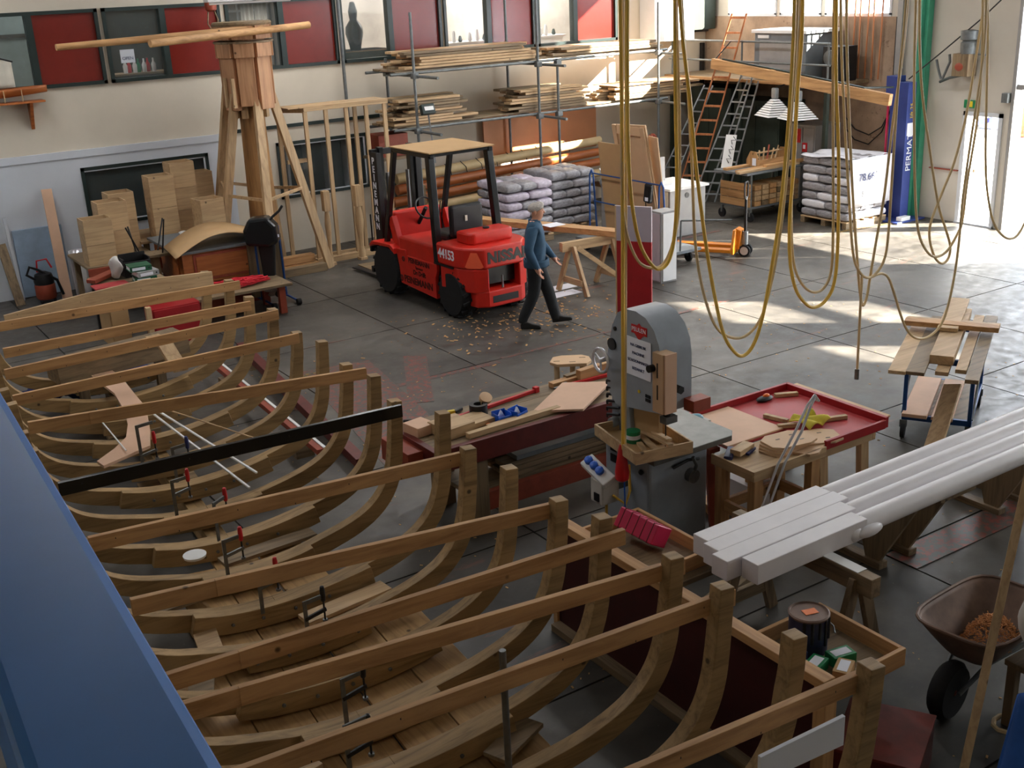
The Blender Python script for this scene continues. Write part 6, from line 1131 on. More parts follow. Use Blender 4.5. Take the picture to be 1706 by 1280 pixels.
for dz in (0.70, 0.80): MB().box(5.474, 5.482, 6.96, 7.04, dz, dz + 0.07).build('switch_plate', 'black', t)
# tray on the saw table
t = thing('wooden_tray', 'shallow wooden tray of sticks resting on the band saw table', 'tray', (5.45, 6.7, 0.95)); TR = Matrix.Translation((5.53, 6.68, 0.955)) @ Matrix.Rotation(-0.19, 4, 'Z')
for q in ((-0.26, 0.26, -0.36, -0.34, 0, 0.10), (-0.26, 0.26, 0.34, 0.36, 0, 0.10), (-0.26, -0.24, -0.34, 0.34, 0, 0.10), (0.24, 0.26, -0.34, 0.34, 0, 0.10)): MB().box(*q).xf(TR).build('side', 'pale_x', t, bevel=0.003)
MB().box(-0.24, 0.24, -0.34, 0.34, 0.0, 0.012).xf(TR).build('bottom', 'mdf', t)
for k, (a, b_) in enumerate((((5.72, 6.98, 1.00), (5.54, 6.36, 1.09)), ((5.66, 6.95, 0.99), (5.50, 6.30, 1.075)), ((5.60, 6.80, 0.985), (5.42, 6.38, 1.03)), ((5.48, 6.66, 0.985), (5.36, 6.42, 0.985)))):
    o = MB().beam(a, b_, 0.05, 0.018).build('wood_stick', 'pale_y', bevel=0.002); tag(o, 'pale wooden stick lying in the tray on the band saw', 'stick', 'sticks in the saw tray')
t = thing('green_tin', 'small green and white tin standing in the tray on the saw', 'tin', (5.40, 6.70, 0.97)); MB().lathe([(0.055, 0.0), (0.06, 0.005), (0.06, 0.10)], 16, Matrix.Translation((5.48, 6.74, 0.968))).build('body', 'green_can', t, smooth=True); MB().lathe([(0.061, 0.035), (0.061, 0.07)], 16, Matrix.Translation((5.48, 6.74, 0.968)), cap=False).build('label_band', 'paper', t, smooth=True)
# hoses and hanging plug
for n, (c, pts) in enumerate(HOSES):
    P = [Vector(p) for p in pts]; Q = []
    for i in range(len(P) - 1):
        p0 = P[max(i - 1, 0)]; p1 = P[i]; p2 = P[i + 1]; p3 = P[min(i + 2, len(P) - 1)]
        for j in range(5):
            s = j / 5; Q.append(0.5 * (2 * p1 + (p2 - p0) * s + (2 * p0 - 5 * p1 + 4 * p2 - p3) * s * s + (3 * p1 - p0 - 3 * p2 + p3) * s ** 3))
    Q.append(P[-1])
    o = MB().tube(Q, 0.0145 if c == 'y' else 0.012, 8).build('air_hose' if n not in (0, 1) else 'power_cable', 'hose_yellow' if c == 'y' else 'hose_beige', smooth=True)
    tag(o, ['yellow cable hanging straight down to the red plug by the saw', 'beige cord hanging straight beside the yellow cable at the saw', 'yellow hose looping in front of the red and lilac board', 'beige hose looping in front of the red and lilac board', 'beige hose in the widest loop right of the saw', 'yellow hose hanging lowest in the widest loop right of the saw', 'yellow hose in the narrow loop before the sack stack', 'beige hose inside the narrow yellow loop', 'beige hose in a V loop right of the sack stack', 'beige hose pinched to a point below the V loop', 'thin beige hose arching down over the plank trolley', 'straight free hose end with a metal nozzle', 'beige hose looping before the green column', 'crossed beige hose loop before the small door', 'beige hose loop at the right picture edge'][n], 'hose')
    if n == 11: MB().cyl(Q[-1], Q[-1] - Vector((0, 0, 0.10)), 0.022, 10).build('nozzle', 'steel', o, smooth=True)
rl = thing('hose_rail', 'overhead steel rail carrying the hanging hoses', 'rail', (7.6, 6.7, 5.0)); bx(rl, 'rail', 'galv', (4.9, 11.2), (6.62, 6.78), (4.92, 5.0)); 
for x in (5.2, 8.0, 10.9): tb(rl, 'hanger', 'galv', [(x, 6.7, 5.0), (x, 6.7, 6.49)], 0.015)
t = thing('hanging_plug', 'large red industrial plug hanging at the end of the yellow cable', 'plug', (5.26, 6.6, 0.8)); MB().lathe([(0.018, 1.04), (0.03, 1.0), (0.045, 0.9), (0.06, 0.8), (0.055, 0.74), (0.03, 0.72)], 14, Matrix.Translation((5.265, 6.62, 0.0))).build('body', 'plug_red', t, smooth=True); tb(t, 'blue_tape', 'blue_plastic', [(5.27, 6.6, 0.73), (5.275, 6.6, 0.5), (5.28, 6.61, 0.3)], 0.006)
t = thing('socket_strip', 'white power box with three blue sockets hanging by the saw', 'socket', (5.1, 6.75, 0.5)); SM = Matrix.Translation((5.18, 6.83, 0.76)) @ Matrix.Rotation(0.30, 4, 'X') @ Matrix.Rotation(-0.5, 4, 'Y')
MB().box(-0.065, 0.065, -0.17, 0.16, -0.03, 0.03).xf(SM).build('socket_bar', 'white', t, bevel=0.012)
for k in range(3): MB().lathe([(0.036, 0.03), (0.036, 0.06), (0.028, 0.066)], 14, SM @ Matrix.Translation((0, 0.11 - 0.075 * k, 0))).build('socket_cap', 'blue_plastic', t, smooth=True)
MB().box(5.12, 5.30, 6.70, 6.86, 0.50, 0.72).build('switch_box', 'dirty_white', t, bevel=0.015); MB().box(5.11, 5.12, 6.74, 6.80, 0.53, 0.60).build('switch', 'black', t); tb(t, 'cable', 'hose_yellow', [(5.22, 6.69, 0.58), (5.30, 6.62, 0.50), (5.36, 6.64, 0.6), (5.37, 6.66, 0.82)], 0.012); bx(t, 'bracket', 'galv', (5.30, 5.48), (6.78, 6.82), (0.56, 0.62)); tb(t, 'floor_cable', 'hose_yellow', [(5.2, 6.75, 0.5), (5.22, 6.78, 0.1), (5.35, 6.92, 0.01)], 0.012)
# ------------------------------------------------------------------ maroon work bench
t = thing('work_bench', 'long dark red workbench with a worn plank top', 'workbench', (5.4, 8.2, 0))
for k in range(3): bx(t, 'top_plank', 'dull_x', (4.22, 6.62), (7.86 + 0.255 * k, 8.11 + 0.255 * k), (0.79, 0.85))
bx(t, 'front_apron', 'maroon_beam', (4.25, 6.6), (7.80, 7.86), (0.66, 0.86)); bx(t, 'end_apron', 'maroon_beam', (4.2, 4.26), (7.8, 8.62), (0.66, 0.86)); bx(t, 'lower_rail', 'rust_red', (4.6, 6.6), (7.86, 7.92), (0.14, 0.32)); bx(t, 'shelf', 'dull_x', (4.6, 6.6), (7.95, 8.55), (0.28, 0.32))
for x in (4.66, 6.45):
    for y in (7.92, 8.52): bx(t, 'leg', 'dull_z', (x - 0.09, x + 0.09), (y - 0.07, y + 0.07), (0, 0.79))
bx(t, 'end_block', 'maroon_beam', (4.3, 4.7), (8.62, 8.7), (0.55, 0.8)); bx(t, 'vice_jaw', 'rust_red', (4.05, 4.2), (8.0, 8.5), (0.62, 0.82))
for k in range(8):
    x0 = 4.85 + random.uniform(0, .3); z = 0.325 + 0.05 * (k // 2) ; y = 7.98 + 0.22 * (k % 2)
    o = MB().box(x0, 6.55, y, y + 0.18, z, z + 0.045).build('stored_board', pick(('dull_x', 'gray_deck', 'pale_x', 'dull_x')), bevel=0.003); tag(o, 'grey weathered board stored on the lower shelf of the workbench', 'board', 'boards under the workbench')
o = MB().prism([(0, 0), (0.36, -0.28), (0.98, 0.10), (0.62, 0.40)], (5.36, 8.02, 0.87), (1, 0, 0.03), (0, 1, 0), 0.022).build('plywood_offcut', 'ply_pink', bevel=0.002); tag(o, 'pink plywood offcut overhanging the front of the workbench', 'board')
def rbar(p0, p1, label):
    t = thing('bar_clamp', label, 'clamp', p0); bm(t, 'bar', 'plug_red', p0, p1, 0.03, 0.03); d = (Vector(p1) - Vector(p0)).normalized(); e = Vector(p1); MB().beam(e - d * 0.02, e + d * 0.03, 0.05, 0.07).build('jaw', 'plug_red', t, bevel=0.004); tb(t, 'screw', 'steel', [Vector(p0) - d * 0.12, Vector(p0)], 0.012); MB().beam(Vector(p0) - d * 0.02, Vector(p0) + d * 0.04, 0.05, 0.06).build('head', 'steel', t, bevel=0.004); return t
rbar((4.55, 8.35, 0.87), (5.72, 8.50, 0.87), 'long red bar clamp lying along the back of the workbench'); rbar((6.0, 8.42, 0.87), (6.58, 8.40, 0.87), 'short red bar clamp with chrome head at the far bench end')
t = thing('tape_roll', 'black tape reel holding a wooden disc on the workbench', 'reel', (4.98, 8.38, 0.87)); MB().lathe([(0.045, 0), (0.085, 0), (0.085, 0.10), (0.045, 0.10), (0.045, 0)], 20, Matrix.Translation((4.99, 8.36, 0.852)), cap=False).build('ring', 'black', t, smooth=True); MB().lathe([(0.02, 0), (0.06, 0.005), (0.06, 0.035), (0.02, 0.04)], 16, Matrix.Translation((5.09, 8.40, 0.96)) @ Matrix.Rotation(0.6, 4, 'X')).build('disc', 'ply', t, smooth=True); bx(t, 'spindle', 'pale_z', (5.03, 5.07), (8.37, 8.41), (0.852, 0.97))
for n, (x, y) in enumerate(((5.06, 8.08), (5.22, 8.06))):
    t = thing('storage_bin', ['left blue plastic parts bin on the workbench', 'right blue plastic parts bin on the workbench'][n], 'bin', (x, y, 0.852), 0.3 * n, 'blue parts bins'); 
    for q in ((-0.07, 0.07, -0.06, -0.055, 0, 0.06), (-0.07, 0.07, 0.055, 0.06, 0, 0.09), (-0.07, -0.065, -0.055, 0.055, 0, 0.08), (0.065, 0.07, -0.055, 0.055, 0, 0.08), (-0.065, 0.065, -0.055, 0.055, 0, 0.006)): MB().box(*q).build('bin_wall', 'blue_plastic', t, local=True)
    MB().prism([(-0.04, 0), (0.04, 0), (0, 0.07)], (0, 0.02, 0.03), (1, 0, 0), (0, 0, 1), 0.02).build('paper_insert', 'paper', t, local=True)
t = thing('utility_knife', 'orange cutter knife lying beside the blue bins', 'knife', (4.86, 8.12, 0.86)); MB().beam((4.78, 8.22, 0.862), (4.92, 8.05, 0.862), 0.03, 0.02).build('handle', 'orange', t, bevel=0.004); MB().beam((4.92, 8.05, 0.862), (4.97, 7.99, 0.862), 0.018, 0.004).build('blade', 'steel', t)
t = thing('pliers', 'black pliers lying at the left bench end', 'pliers', (4.45, 8.55, 0.86)); tb(t, 'handle', 'black', [(4.35, 8.62, 0.865), (4.46, 8.54, 0.865), (4.52, 8.52, 0.865)], 0.014); tb(t, 'handle', 'black', [(4.38, 8.54, 0.865), (4.47, 8.53, 0.865), (4.52, 8.54, 0.865)], 0.014)
t = thing('drill_grip', 'small yellow and black tool at the back of the workbench', 'tool', (4.78, 8.5, 0.86)); MB().beam((4.72, 8.52, 0.875), (4.82, 8.50, 0.875), 0.04, 0.04).build('body', 'yellow', t, bevel=0.006); MB().beam((4.82, 8.5, 0.872), (4.92, 8.54, 0.872), 0.03, 0.03).build('grip', 'black', t, bevel=0.006)
for n, (x0, x1, y, w, h, m) in enumerate(((4.25, 4.45, 8.3, 0.22, 0.09, 'ply_pink'), (4.42, 4.72, 8.12, 0.30, 0.10, 'pale_x'), (4.62, 4.98, 8.18, 0.26, 0.05, 'pale_x'), (4.6, 5.6, 7.92, 0.06, 0.05, 'pale_x'), (4.85, 5.9, 7.99, 0.05, 0.04, 'pale_x'), (5.9, 6.5, 8.5, 0.08, 0.05, 'pine_x'), (6.1, 6.6, 8.54, 0.06, 0.07, 'dull_x'), (6.2, 6.58, 8.46, 0.07, 0.12, 'pine_x'))):
    o = MB().beam((x0, y, 0.853 + h / 2), (x1, y + 0.03, 0.853 + h / 2), w, h).build('wood_block', m, bevel=0.004); tag(o, ['pink end-grain block at the left bench end', 'wide pale block behind the hull ribs on the bench', 'flat pale block right of the wide block on the bench', 'front pale batten along the bench edge', 'second thinner batten along the bench edge', 'flat pine offcut at the far bench corner', 'dark offcut at the far bench corner', 'tallest pine offcut at the far bench corner'][n], 'block')
t = thing('wooden_stool', 'small three-slotted pale wooden stool beyond the workbench', 'stool', (7.25, 10.05, 0)); MB().prism([(-0.24, -0.06), (-0.20, 0.12), (-0.1, 0.17), (0.14, 0.17), (0.22, 0.10), (0.24, -0.04), (0.18, -0.15), (-0.16, -0.15)], (7.26, 10.05, 0.41), (0.83, -0.55, 0), (0.55, 0.83, 0), 0.035).build('seat', 'ply', t, bevel=0.004)
for dx, dy in ((-0.16, -0.04), (0.02, -0.08), (0.14, 0.06)): p = Vector((7.26, 10.05, 0)) + Vector((0.83, -0.55, 0)) * dx + Vector((0.55, 0.83, 0)) * dy; MB().beam(p * 1.0, p + Vector((0, 0, 0.41)), 0.07, 0.03).build('leg', 'pale_z', t, bevel=0.003); MB().beam(p + Vector((-0.03, 0.02, 0.4465)), p + Vector((0.03, -0.02, 0.4465)), 0.012, 0.004).build('slot', 'dull_x', t)
# ------------------------------------------------------------------ red table and small bench
t = thing('red_table', 'wooden table with red raised-rim top half covered by plywood', 'table', (7.0, 6.6, 0)); bx(t, 'top', 'red_table', (6.95, 7.70), (6.02, 7.16), (0.755, 0.78)); bx(t, 'top', 'red_table', (6.30, 6.95), (6.47, 7.16), (0.755, 0.78)); bx(t, 'rim', 'red_rim', (6.35, 7.74), (7.16, 7.19), (0.75, 0.84)); bx(t, 'rim', 'red_rim', (7.70, 7.745), (6.0, 7.19), (0.74, 0.84)); bx(t, 'rim', 'red_rim', (6.95, 7.70), (5.99, 6.02), (0.74, 0.82))
bx(t, 'apron', 'pale_x', (6.96, 7.62), (6.06, 6.10), (0.63, 0.755)); bx(t, 'apron', 'pale_y', (7.62, 7.66), (6.06, 7.1), (0.63, 0.755)); bx(t, 'plywood_cover', 'ply_pink', (6.28, 6.94), (6.47, 7.155), (0.782, 0.80)); bx(t, 'side_strip', 'ply', (7.75, 7.83), (6.05, 7.15), (0.80, 0.82))
for x, y in ((7.03, 6.12), (7.55, 6.12), (6.45, 7.08), (7.6, 7.08)): bm(t, 'leg', 'pale_z', (x + 0.06 * (1 if x > 7 else -0.3), y, 0), (x, y, 0.755), 0.10, 0.06, up=(0, 1, 0))
t = thing('small_bench', 'small open-framed wooden bench in front of the red table', 'bench', (6.45, 6.25, 0)); bx(t, 'top', 'pale_x', (6.10, 6.92), (5.98, 6.44), (0.745, 0.77)); bx(t, 'front_lip', 'pale_x', (6.08, 6.92), (5.96, 5.98), (0.70, 0.79)); bx(t, 'end_lip', 'pale_y', (6.08, 6.10), (5.98, 6.46), (0.70, 0.79))
for x, y in ((6.16, 6.02), (6.82, 6.02), (6.16, 6.40), (6.82, 6.40)): bx(t, 'leg', 'pine_z', (x - 0.05, x + 0.05), (y - 0.04, y + 0.04), (0, 0.745))
bx(t, 'stretcher', 'pine_y', (6.14, 6.18), (6.06, 6.36), (0.28, 0.38)); bx(t, 'stretcher', 'pine_x', (6.2, 6.8), (6.36, 6.40), (0.28, 0.38)); bx(t, 'stretcher', 'pine_y', (6.80, 6.84), (6.06, 6.36), (0.28, 0.38))
t = thing('white_crate', 'white plastic crate with a wooden block under the small bench', 'crate', (6.7, 6.65, 0)); bx(t, 'body', 'white', (6.55, 6.95), (6.48, 6.8), (0.06, 0.34)); bx(t, 'pallet_block', 'pale_x', (6.52, 6.98), (6.46, 6.82), (0, 0.06)); bx(t, 'top_block', 'pine_x', (6.6, 6.9), (6.5, 6.58), (0.34, 0.40))
t = thing('orange_trestle_leg', 'orange-red splayed trestle standing between saw and small bench', 'sawhorse', (6.2, 7.0, 0)); bm(t, 'leg', 'rust_red', (6.22, 6.55, 0), (6.26, 6.68, 0.7), 0.08, 0.04); bm(t, 'leg', 'rust_red', (6.22, 7.0, 0), (6.26, 6.8, 0.7), 0.08, 0.04); bx(t, 'top', 'rust_red', (6.2, 6.32), (6.6, 6.9), (0.70, 0.74))
def paddle(x, y, z, rz, label):
    t = thing('seat_blank', label, 'board', (x, y, z), rz, 'pale plywood seat blanks'); MB().prism([(-0.22, -0.09), (-0.15, -0.145), (0.12, -0.155), (0.22, -0.11), (0.23, 0.09), (0.11, 0.155), (-0.13, 0.145), (-0.22, 0.08)], (0, 0, 0), (1, 0, 0), (0, 1, 0), 0.018).build('blank', 'ply', t, local=True, bevel=0.002)
    for p in ((-0.08, 0.03), (0.08, 0.06), (0.1, -0.06)): MB().box(p[0] - 0.02, p[0] + 0.02, p[1] - 0.006, p[1] + 0.006, 0.018, 0.0195).build('slot', 'black', t, local=True)
for k in range(4): paddle(6.66 + 0.012 * k, 6.22 - 0.01 * k, 0.771 + 0.0195 * k, 0.2 - 0.12 * k, 'plywood seat blank in the left stack on the small bench')
paddle(6.98, 6.16, 0.785, -0.35, 'single plywood seat blank right of the stack, two dark slots showing'); paddle(6.84, 6.12, 0.782 - 0.01, 0.5, 'tilted plywood seat blank under the single one')
t = thing('bench_brush', 'blue backed brush with pale block on the small bench', 'brush', (6.22, 6.38, 0.78)); MB().beam((6.12, 6.30, 0.79), (6.30, 6.44, 0.79), 0.07, 0.03).build('back', 'navy', t, bevel=0.005); MB().beam((6.20, 6.30, 0.815), (6.42, 6.36, 0.815), 0.10, 0.05).build('block', 'pale_x', t, bevel=0.004); MB().beam((6.3, 6.26, 0.79), (6.44, 6.32, 0.79), 0.03, 0.02).build('edge', 'navy', t)
o = MB().grid(lambda a, b_: (7.06 + 0.26 * a, 6.28 + 0.24 * b_, 0.80 + 0.045 * abs(sin(5 * a + 3 * b_)) + 0.03 * sin(9 * a * b_)), 16, 14).build('yellow_rag', 'rag', smooth=True, solid=0.012); tag(o, 'crumpled yellow rag on the red table', 'rag')
for n, (a, b_) in enumerate((((7.22, 6.42, 0.80), (7.55, 6.30, 0.80)), ((7.02, 6.78, 0.80), (7.08, 6.55, 0.80)), ((6.92, 6.52, 0.80), (7.08, 6.44, 0.80)), ((7.46, 7.08, 0.80), (7.66, 6.98, 0.80)))):
    o = MB().beam(a, b_, 0.045, 0.035).build('table_stick', 'pale_x', bevel=0.003); tag(o, ['longest pale stick on the red table near its right rim', 'short stick pointing away in the middle of the red table', 'stubby stick beside the yellow rag', 'pale block in the far corner of the red table'][n], 'stick')
t = thing('small_plane', 'small dark plane with orange knob on the red table', 'plane', (7.35, 7.08, 0.8)); MB().ell((7.33, 7.08, 0.80), (0.10, 0.05, 0.025), 14, 8).build('sole', 'black', t, smooth=True); MB().ell((7.35, 7.08, 0.825), (0.04, 0.025, 0.02), 10, 6).build('knob', 'orange', t, smooth=True)
t = thing('power_sander', 'teal and orange power tool at the left of the plywood cover', 'sander', (6.35, 7.05, 0.8)); MB().ell((6.40, 7.02, 0.85), (0.10, 0.06, 0.045), 14, 8).build('body', 'teal', t, smooth=True); MB().beam((6.30, 7.08, 0.835), (6.22, 7.14, 0.825), 0.05, 0.04).build('front', 'orange', t, bevel=0.006); MB().box(6.45, 6.52, 6.93, 7.02, 0.80, 0.84).build('pad', 'dirty_white', t, bevel=0.006)
for k in range(2):
    pts = [(5.98 + .10 * k, 5.92, 0.12), (6.15 + .09 * k, 5.94, 0.45), (6.33 + .085 * k, 5.945, 0.80), (6.53 + .06 * k, 5.945, 1.06 - .04 * k), (6.65 + .03 * k, 5.95, 1.23 - .03 * k), (6.73, 5.95 - .015 * k, 1.30), (6.77, 5.96 - .02 * k, 1.24)]
    o = MB().tube([Vector(p) for p in pts], 0.011, 6).build('metal_strip', 'chrome', smooth=True); tag(o, ['left of two bent chrome strips leaning over the small bench', 'right of two bent chrome strips leaning over the small bench'][k], 'strip', 'bent chrome strips')
# ------------------------------------------------------------------ white spars on trestles
def spar(x0, x1, y0, y1, z, w, xs_, lab):
    t = thing('white_spar', lab, 'spar', (x0, y0, z), 0, 'white painted spars'); d = (Vector((x1, y1, z)) - Vector((x0, y0, z))); L_ = d.length; d.normalize()
    P0 = Vector((x0, y0, z)); PS = P0 + d * xs_
    MB().beam(P0, PS, w, w).build('square_heel', 'white_spar', t, bevel=0.005)
    n = 16; prof = [(w * .50, 0), (w * .52, 0.03), (w * .53, 0.12), (w * .50, L_ - xs_ - 0.3), (w * .45, L_ - xs_)]
    q = d.to_track_quat('Z', 'Y').to_matrix().to_4x4(); MB().lathe(prof, n, Matrix.Translation(PS) @ q).build('round_shaft', 'white_spar', t, smooth=True)
spar(4.76, 10.4, 5.145, 5.22, 0.90, 0.145, 1.22, 'white spar lying furthest back of the four'); spar(4.72, 10.4, 5.0, 5.07, 0.90, 0.145, 1.28, 'second white spar from the back'); spar(4.66, 10.4, 4.855, 4.92, 0.90, 0.145, 1.25, 'third white spar from the back with the longest square heel'); spar(4.78, 10.4, 4.70, 4.76, 0.90, 0.145, 1.06, 'front white spar with a carved hook at its shoulder')
o = bpy.data.objects.new('x', None); bpy.data.objects.remove(o)
hk = [q for q in bpy.data.objects if q.name.startswith('white_spar') and q.type == 'EMPTY'][-1]
MB().ell((5.86, 4.63, 0.88), (0.13, 0.035, 0.045), 14, 8).build('carved_hook', 'white_spar', hk, smooth=True); MB().ell((5.74, 4.66, 0.875), (0.08, 0.04, 0.06), 12, 8).build('carved_hook', 'white_spar', hk, smooth=True)
def trestle(x, y0, y1, z, m, label, w=0.09):
    t = thing('sawhorse', label, 'sawhorse', (x, (y0 + y1) / 2, 0)); bm(t, 'top_beam', m + '_y', (x, y0, z - 0.07), (x, y1, z - 0.07), w, 0.14)
    for y in (y0 + 0.14, y1 - 0.14):
        for sx in (-1, 1): bm(t, 'leg', m + '_z', (x + 0.26 * sx, y, 0), (x + 0.03 * sx, y, z - 0.05), 0.09, 0.045, up=(0, 1, 0))
        bm(t, 'cross_brace', m + '_x', (x - 0.18, y, 0.22), (x + 0.18, y, 0.22), 0.04, 0.10)
    return t
T1 = trestle(5.44, 4.22, 5.5, 0.83, 'dull', 'pale sawhorse with white paint drips under the square spar ends'); MB().box(5.40, 5.49, 4.34, 4.70, 0.83, 0.834).build('paint_drips', 'white', T1)
def btrestle(x, label):
    t = thing('plank_trestle', label, 'sawhorse', (x, 5.3, 0)); z = 0.825; bx(t, 'top', 'dull_y', (x - 0.02, x + 0.40), (4.72, 5.24), (z - 0.05, z))
    for dx in (0.0, 0.36):
        MB().prism([(5.25, 0.06), (4.86, z - 0.05), (5.22, z - 0.05), (5.76, 0.06), (5.62, 0.06), (5.48, 0.36), (5.39, 0.06)], (x + dx, 0, 0), (0, 1, 0), (0, 0, 1), 0.04).build('forked_leg', 'dull_z', t, bevel=0.003); bx(t, 'foot', 'dull_y', (x + dx - 0.03, x + dx + 0.07), (5.22, 5.80), (0, 0.06))
btrestle(6.78, 'brown forked trestle under the middle of the spars'); btrestle(8.33, 'dark forked trestle under the right part of the spars')
o = MB().beam((4.7, 5.4, 0.05), (6.3, 5.9, 0.05), 0.14, 0.10).build('loose_beam', 'dull_x', bevel=0.005); tag(o, 'heavy old beam lying on the floor under the spars', 'beam')
o = MB().beam((6.1, 5.95, 0.04), (6.5, 7.0, 0.04), 0.08, 0.08).build('loose_beam', 'pine_y', bevel=0.004); tag(o, 'pale timber lying on the floor beside the band saw foot', 'beam')
# ------------------------------------------------------------------ maroon board stand with trays beside the hull
t = thing('maroon_stand', 'long wood-framed dark maroon board standing along the hull side', 'board', (4.25, 4.85, 0)); bx(t, 'board', 'maroon', (4.24, 4.27), (3.62, 6.10), (0.05, 0.86)); bx(t, 'top_rail', 'pine_y', (4.20, 4.29), (3.55, 6.15), (0.86, 0.92)); bx(t, 'post', 'pine_z', (4.20, 4.29), (3.53, 3.62), (0, 0.86)); bx(t, 'post', 'pine_z', (4.22, 4.28), (6.10, 6.15), (0, 0.86)); bx(t, 'bottom_rail', 'dull_y', (4.16, 4.28), (3.62, 6.10), (0, 0.06)); bx(t, 'back_leg', 'dull_z', (4.60, 4.66), (5.2, 5.28), (0, 0.62)); bx(t, 'back_leg', 'dull_z', (4.9, 4.96), (4.1, 4.18), (0, 0.55)); bx(t, 'bearer', 'dull_x', (4.28, 5.0), (5.2, 5.28), (0.60, 0.64)); bx(t, 'bearer', 'dull_x', (4.28, 5.0), (4.1, 4.18), (0.53, 0.57))
def tray(x0, x1, y0, y1, z, h, label):
    t = thing('wooden_tray', label, 'tray', ((x0 + x1) / 2, (y0 + y1) / 2, z)); bx(t, 'side', 'pine_x', (x0, x1), (y0, y0 + 0.03), (z, z + h)); bx(t, 'side', 'pine_x', (x0, x1), (y1 - 0.03, y1), (z, z + h)); bx(t, 'end', 'pine_y', (x0, x0 + 0.03), (y0 + 0.03, y1 - 0.03), (z, z + h)); bx(t, 'end', 'pine_y', (x1 - 0.03, x1), (y0 + 0.03, y1 - 0.03), (z, z + h)); bx(t, 'bottom', 'dull_x', (x0 + 0.03, x1 - 0.03), (y0 + 0.03, y1 - 0.03), (z, z + 0.015)); return t
tray(4.42, 5.02, 5.28, 6.12, 0.64, 0.11, 'wooden tray with the pink box hung behind the maroon board'); tray(4.40, 5.12, 3.72, 4.40, 0.57, 0.12, 'wooden tray with the paint can behind the maroon board')
t = thing('pink_box', 'bright pink ribbed plastic box tipped over in the wooden tray', 'box', (4.75, 5.72, 0.68)); PM = Matrix.Translation((4.78, 5.78, 0.79)) @ Matrix.Rotation(0.55, 4, 'Y') @ Matrix.Rotation(0.15, 4, 'Z'); MB().box(-0.09, 0.09, -0.185, 0.185, -0.075, 0.075).xf(PM).build('shell', 'pink', t, bevel=0.008)
for k in range(5): MB().box(-0.092, 0.092, -0.145 + 0.07 * k, -0.139 + 0.07 * k, -0.077, 0.078).xf(PM).build('rib', 'maroon_beam', t)
t = thing('paint_can', 'dark drip-stained paint can with an orange sticker on the lid', 'paint can', (4.76, 4.18, 0.585)); MB().lathe([(0.115, 0.0), (0.12, 0.01), (0.12, 0.25)], 24, Matrix.Translation((4.77, 4.18, 0.588))).build('body', 'can_label', t, smooth=True); MB().lathe([(0.125, 0.25), (0.128, 0.262), (0.118, 0.268), (0.112, 0.258), (0.02, 0.258)], 24, Matrix.Translation((4.77, 4.18, 0.588))).build('lid', 'barrow', t, smooth=True); MB().box(-0.045, 0.045, -0.03, 0.03, 0, 0.002).xf(Matrix.Translation((4.78, 4.18, 0.848)) @ Matrix.Rotation(-0.3, 4, 'Z')).build('sticker', 'orange', t); tb(t, 'wire_handle', 'steel', [(4.89, 4.16, 0.78), (4.93, 4.12, 0.72), (4.90, 4.08, 0.7)], 0.005)
for k in range(9): a = -2.6 + 0.4 * k; MB().box(4.77 + 0.121 * cos(a) - .008, 4.77 + 0.121 * cos(a) + .008, 4.18 + 0.121 * sin(a) - .008, 4.18 + 0.121 * sin(a) + .008, 0.66 + 0.03 * (k % 3), 0.84).build('paint_drip', 'black', t, bevel=0.003)
for n, (x, y, m, r) in enumerate(((4.62, 3.98, 'green_can', 0.3), (4.82, 3.96, 'green_can', -0.2), (4.58, 4.12, 'navy', 0.1), (4.72, 3.85, 'cardboard', 0.5))):
    t = thing('small_carton', ['green carton in the tray below the paint can', 'second green and white carton at the tray end', 'blue packet in the tray beside the can', 'brown open carton at the near tray edge'][n], 'carton', (x, y, 0.59), r); MB().box(-0.08, 0.08, -0.05, 0.05, 0, 0.07).build('box', m, t, local=True, bevel=0.003); MB().box(-0.06, 0.06, -0.03, 0.03, 0.07, 0.072).build('label_patch', 'paper', t, local=True)
t = thing('red_box', 'worn red box standing low beside the last ribs', 'box', (4.75, 3.65, 0)); MB().prism([(4.44, 3.66), (4.66, 3.25), (5.15, 3.5), (4.9, 3.92)], (0, 0, 0), (1, 0, 0), (0, 1, 0), 0.30).build('body', 'maroon_beam', t, bevel=0.004); MB().prism([(4.43, 3.66), (4.66, 3.24), (5.16, 3.5), (4.9, 3.93)], (0, 0, 0.30), (1, 0, 0), (0, 1, 0), 0.02).build('lid', 'red_worn', t, bevel=0.003)
# long rails lying right of the hull
for n, (a, b_, w, h, m, lab) in enumerate((((4.85, 14.2, .12), (4.35, 9.6, .12), 0.12, 0.10, 'maroon_beam', 'long brown steel channel lying along the right side of the hull'), ((4.20, 13.4, .22), (4.05, 9.9, .22), 0.07, 0.06, 'rust_red', 'red and white painted board lying beyond the ribs'))):
    o = MB().beam(a, b_, w, h).build('long_rail', m, bevel=0.004); tag(o, lab, 'rail')
    if n == 1: MB().beam((a[0] + .05, a[1], .255), (b_[0] + .05, b_[1], .255), 0.03, 0.01).build('white_edge', 'white', o)
    for q in (0.15, 0.85):
        p = Vector(a).lerp(Vector(b_), q); MB().box(p.x - 0.1, p.x + 0.1, p.y - 0.06, p.y + 0.06, 0, p.z - h / 2).build('packing_block', 'dull_x', o)
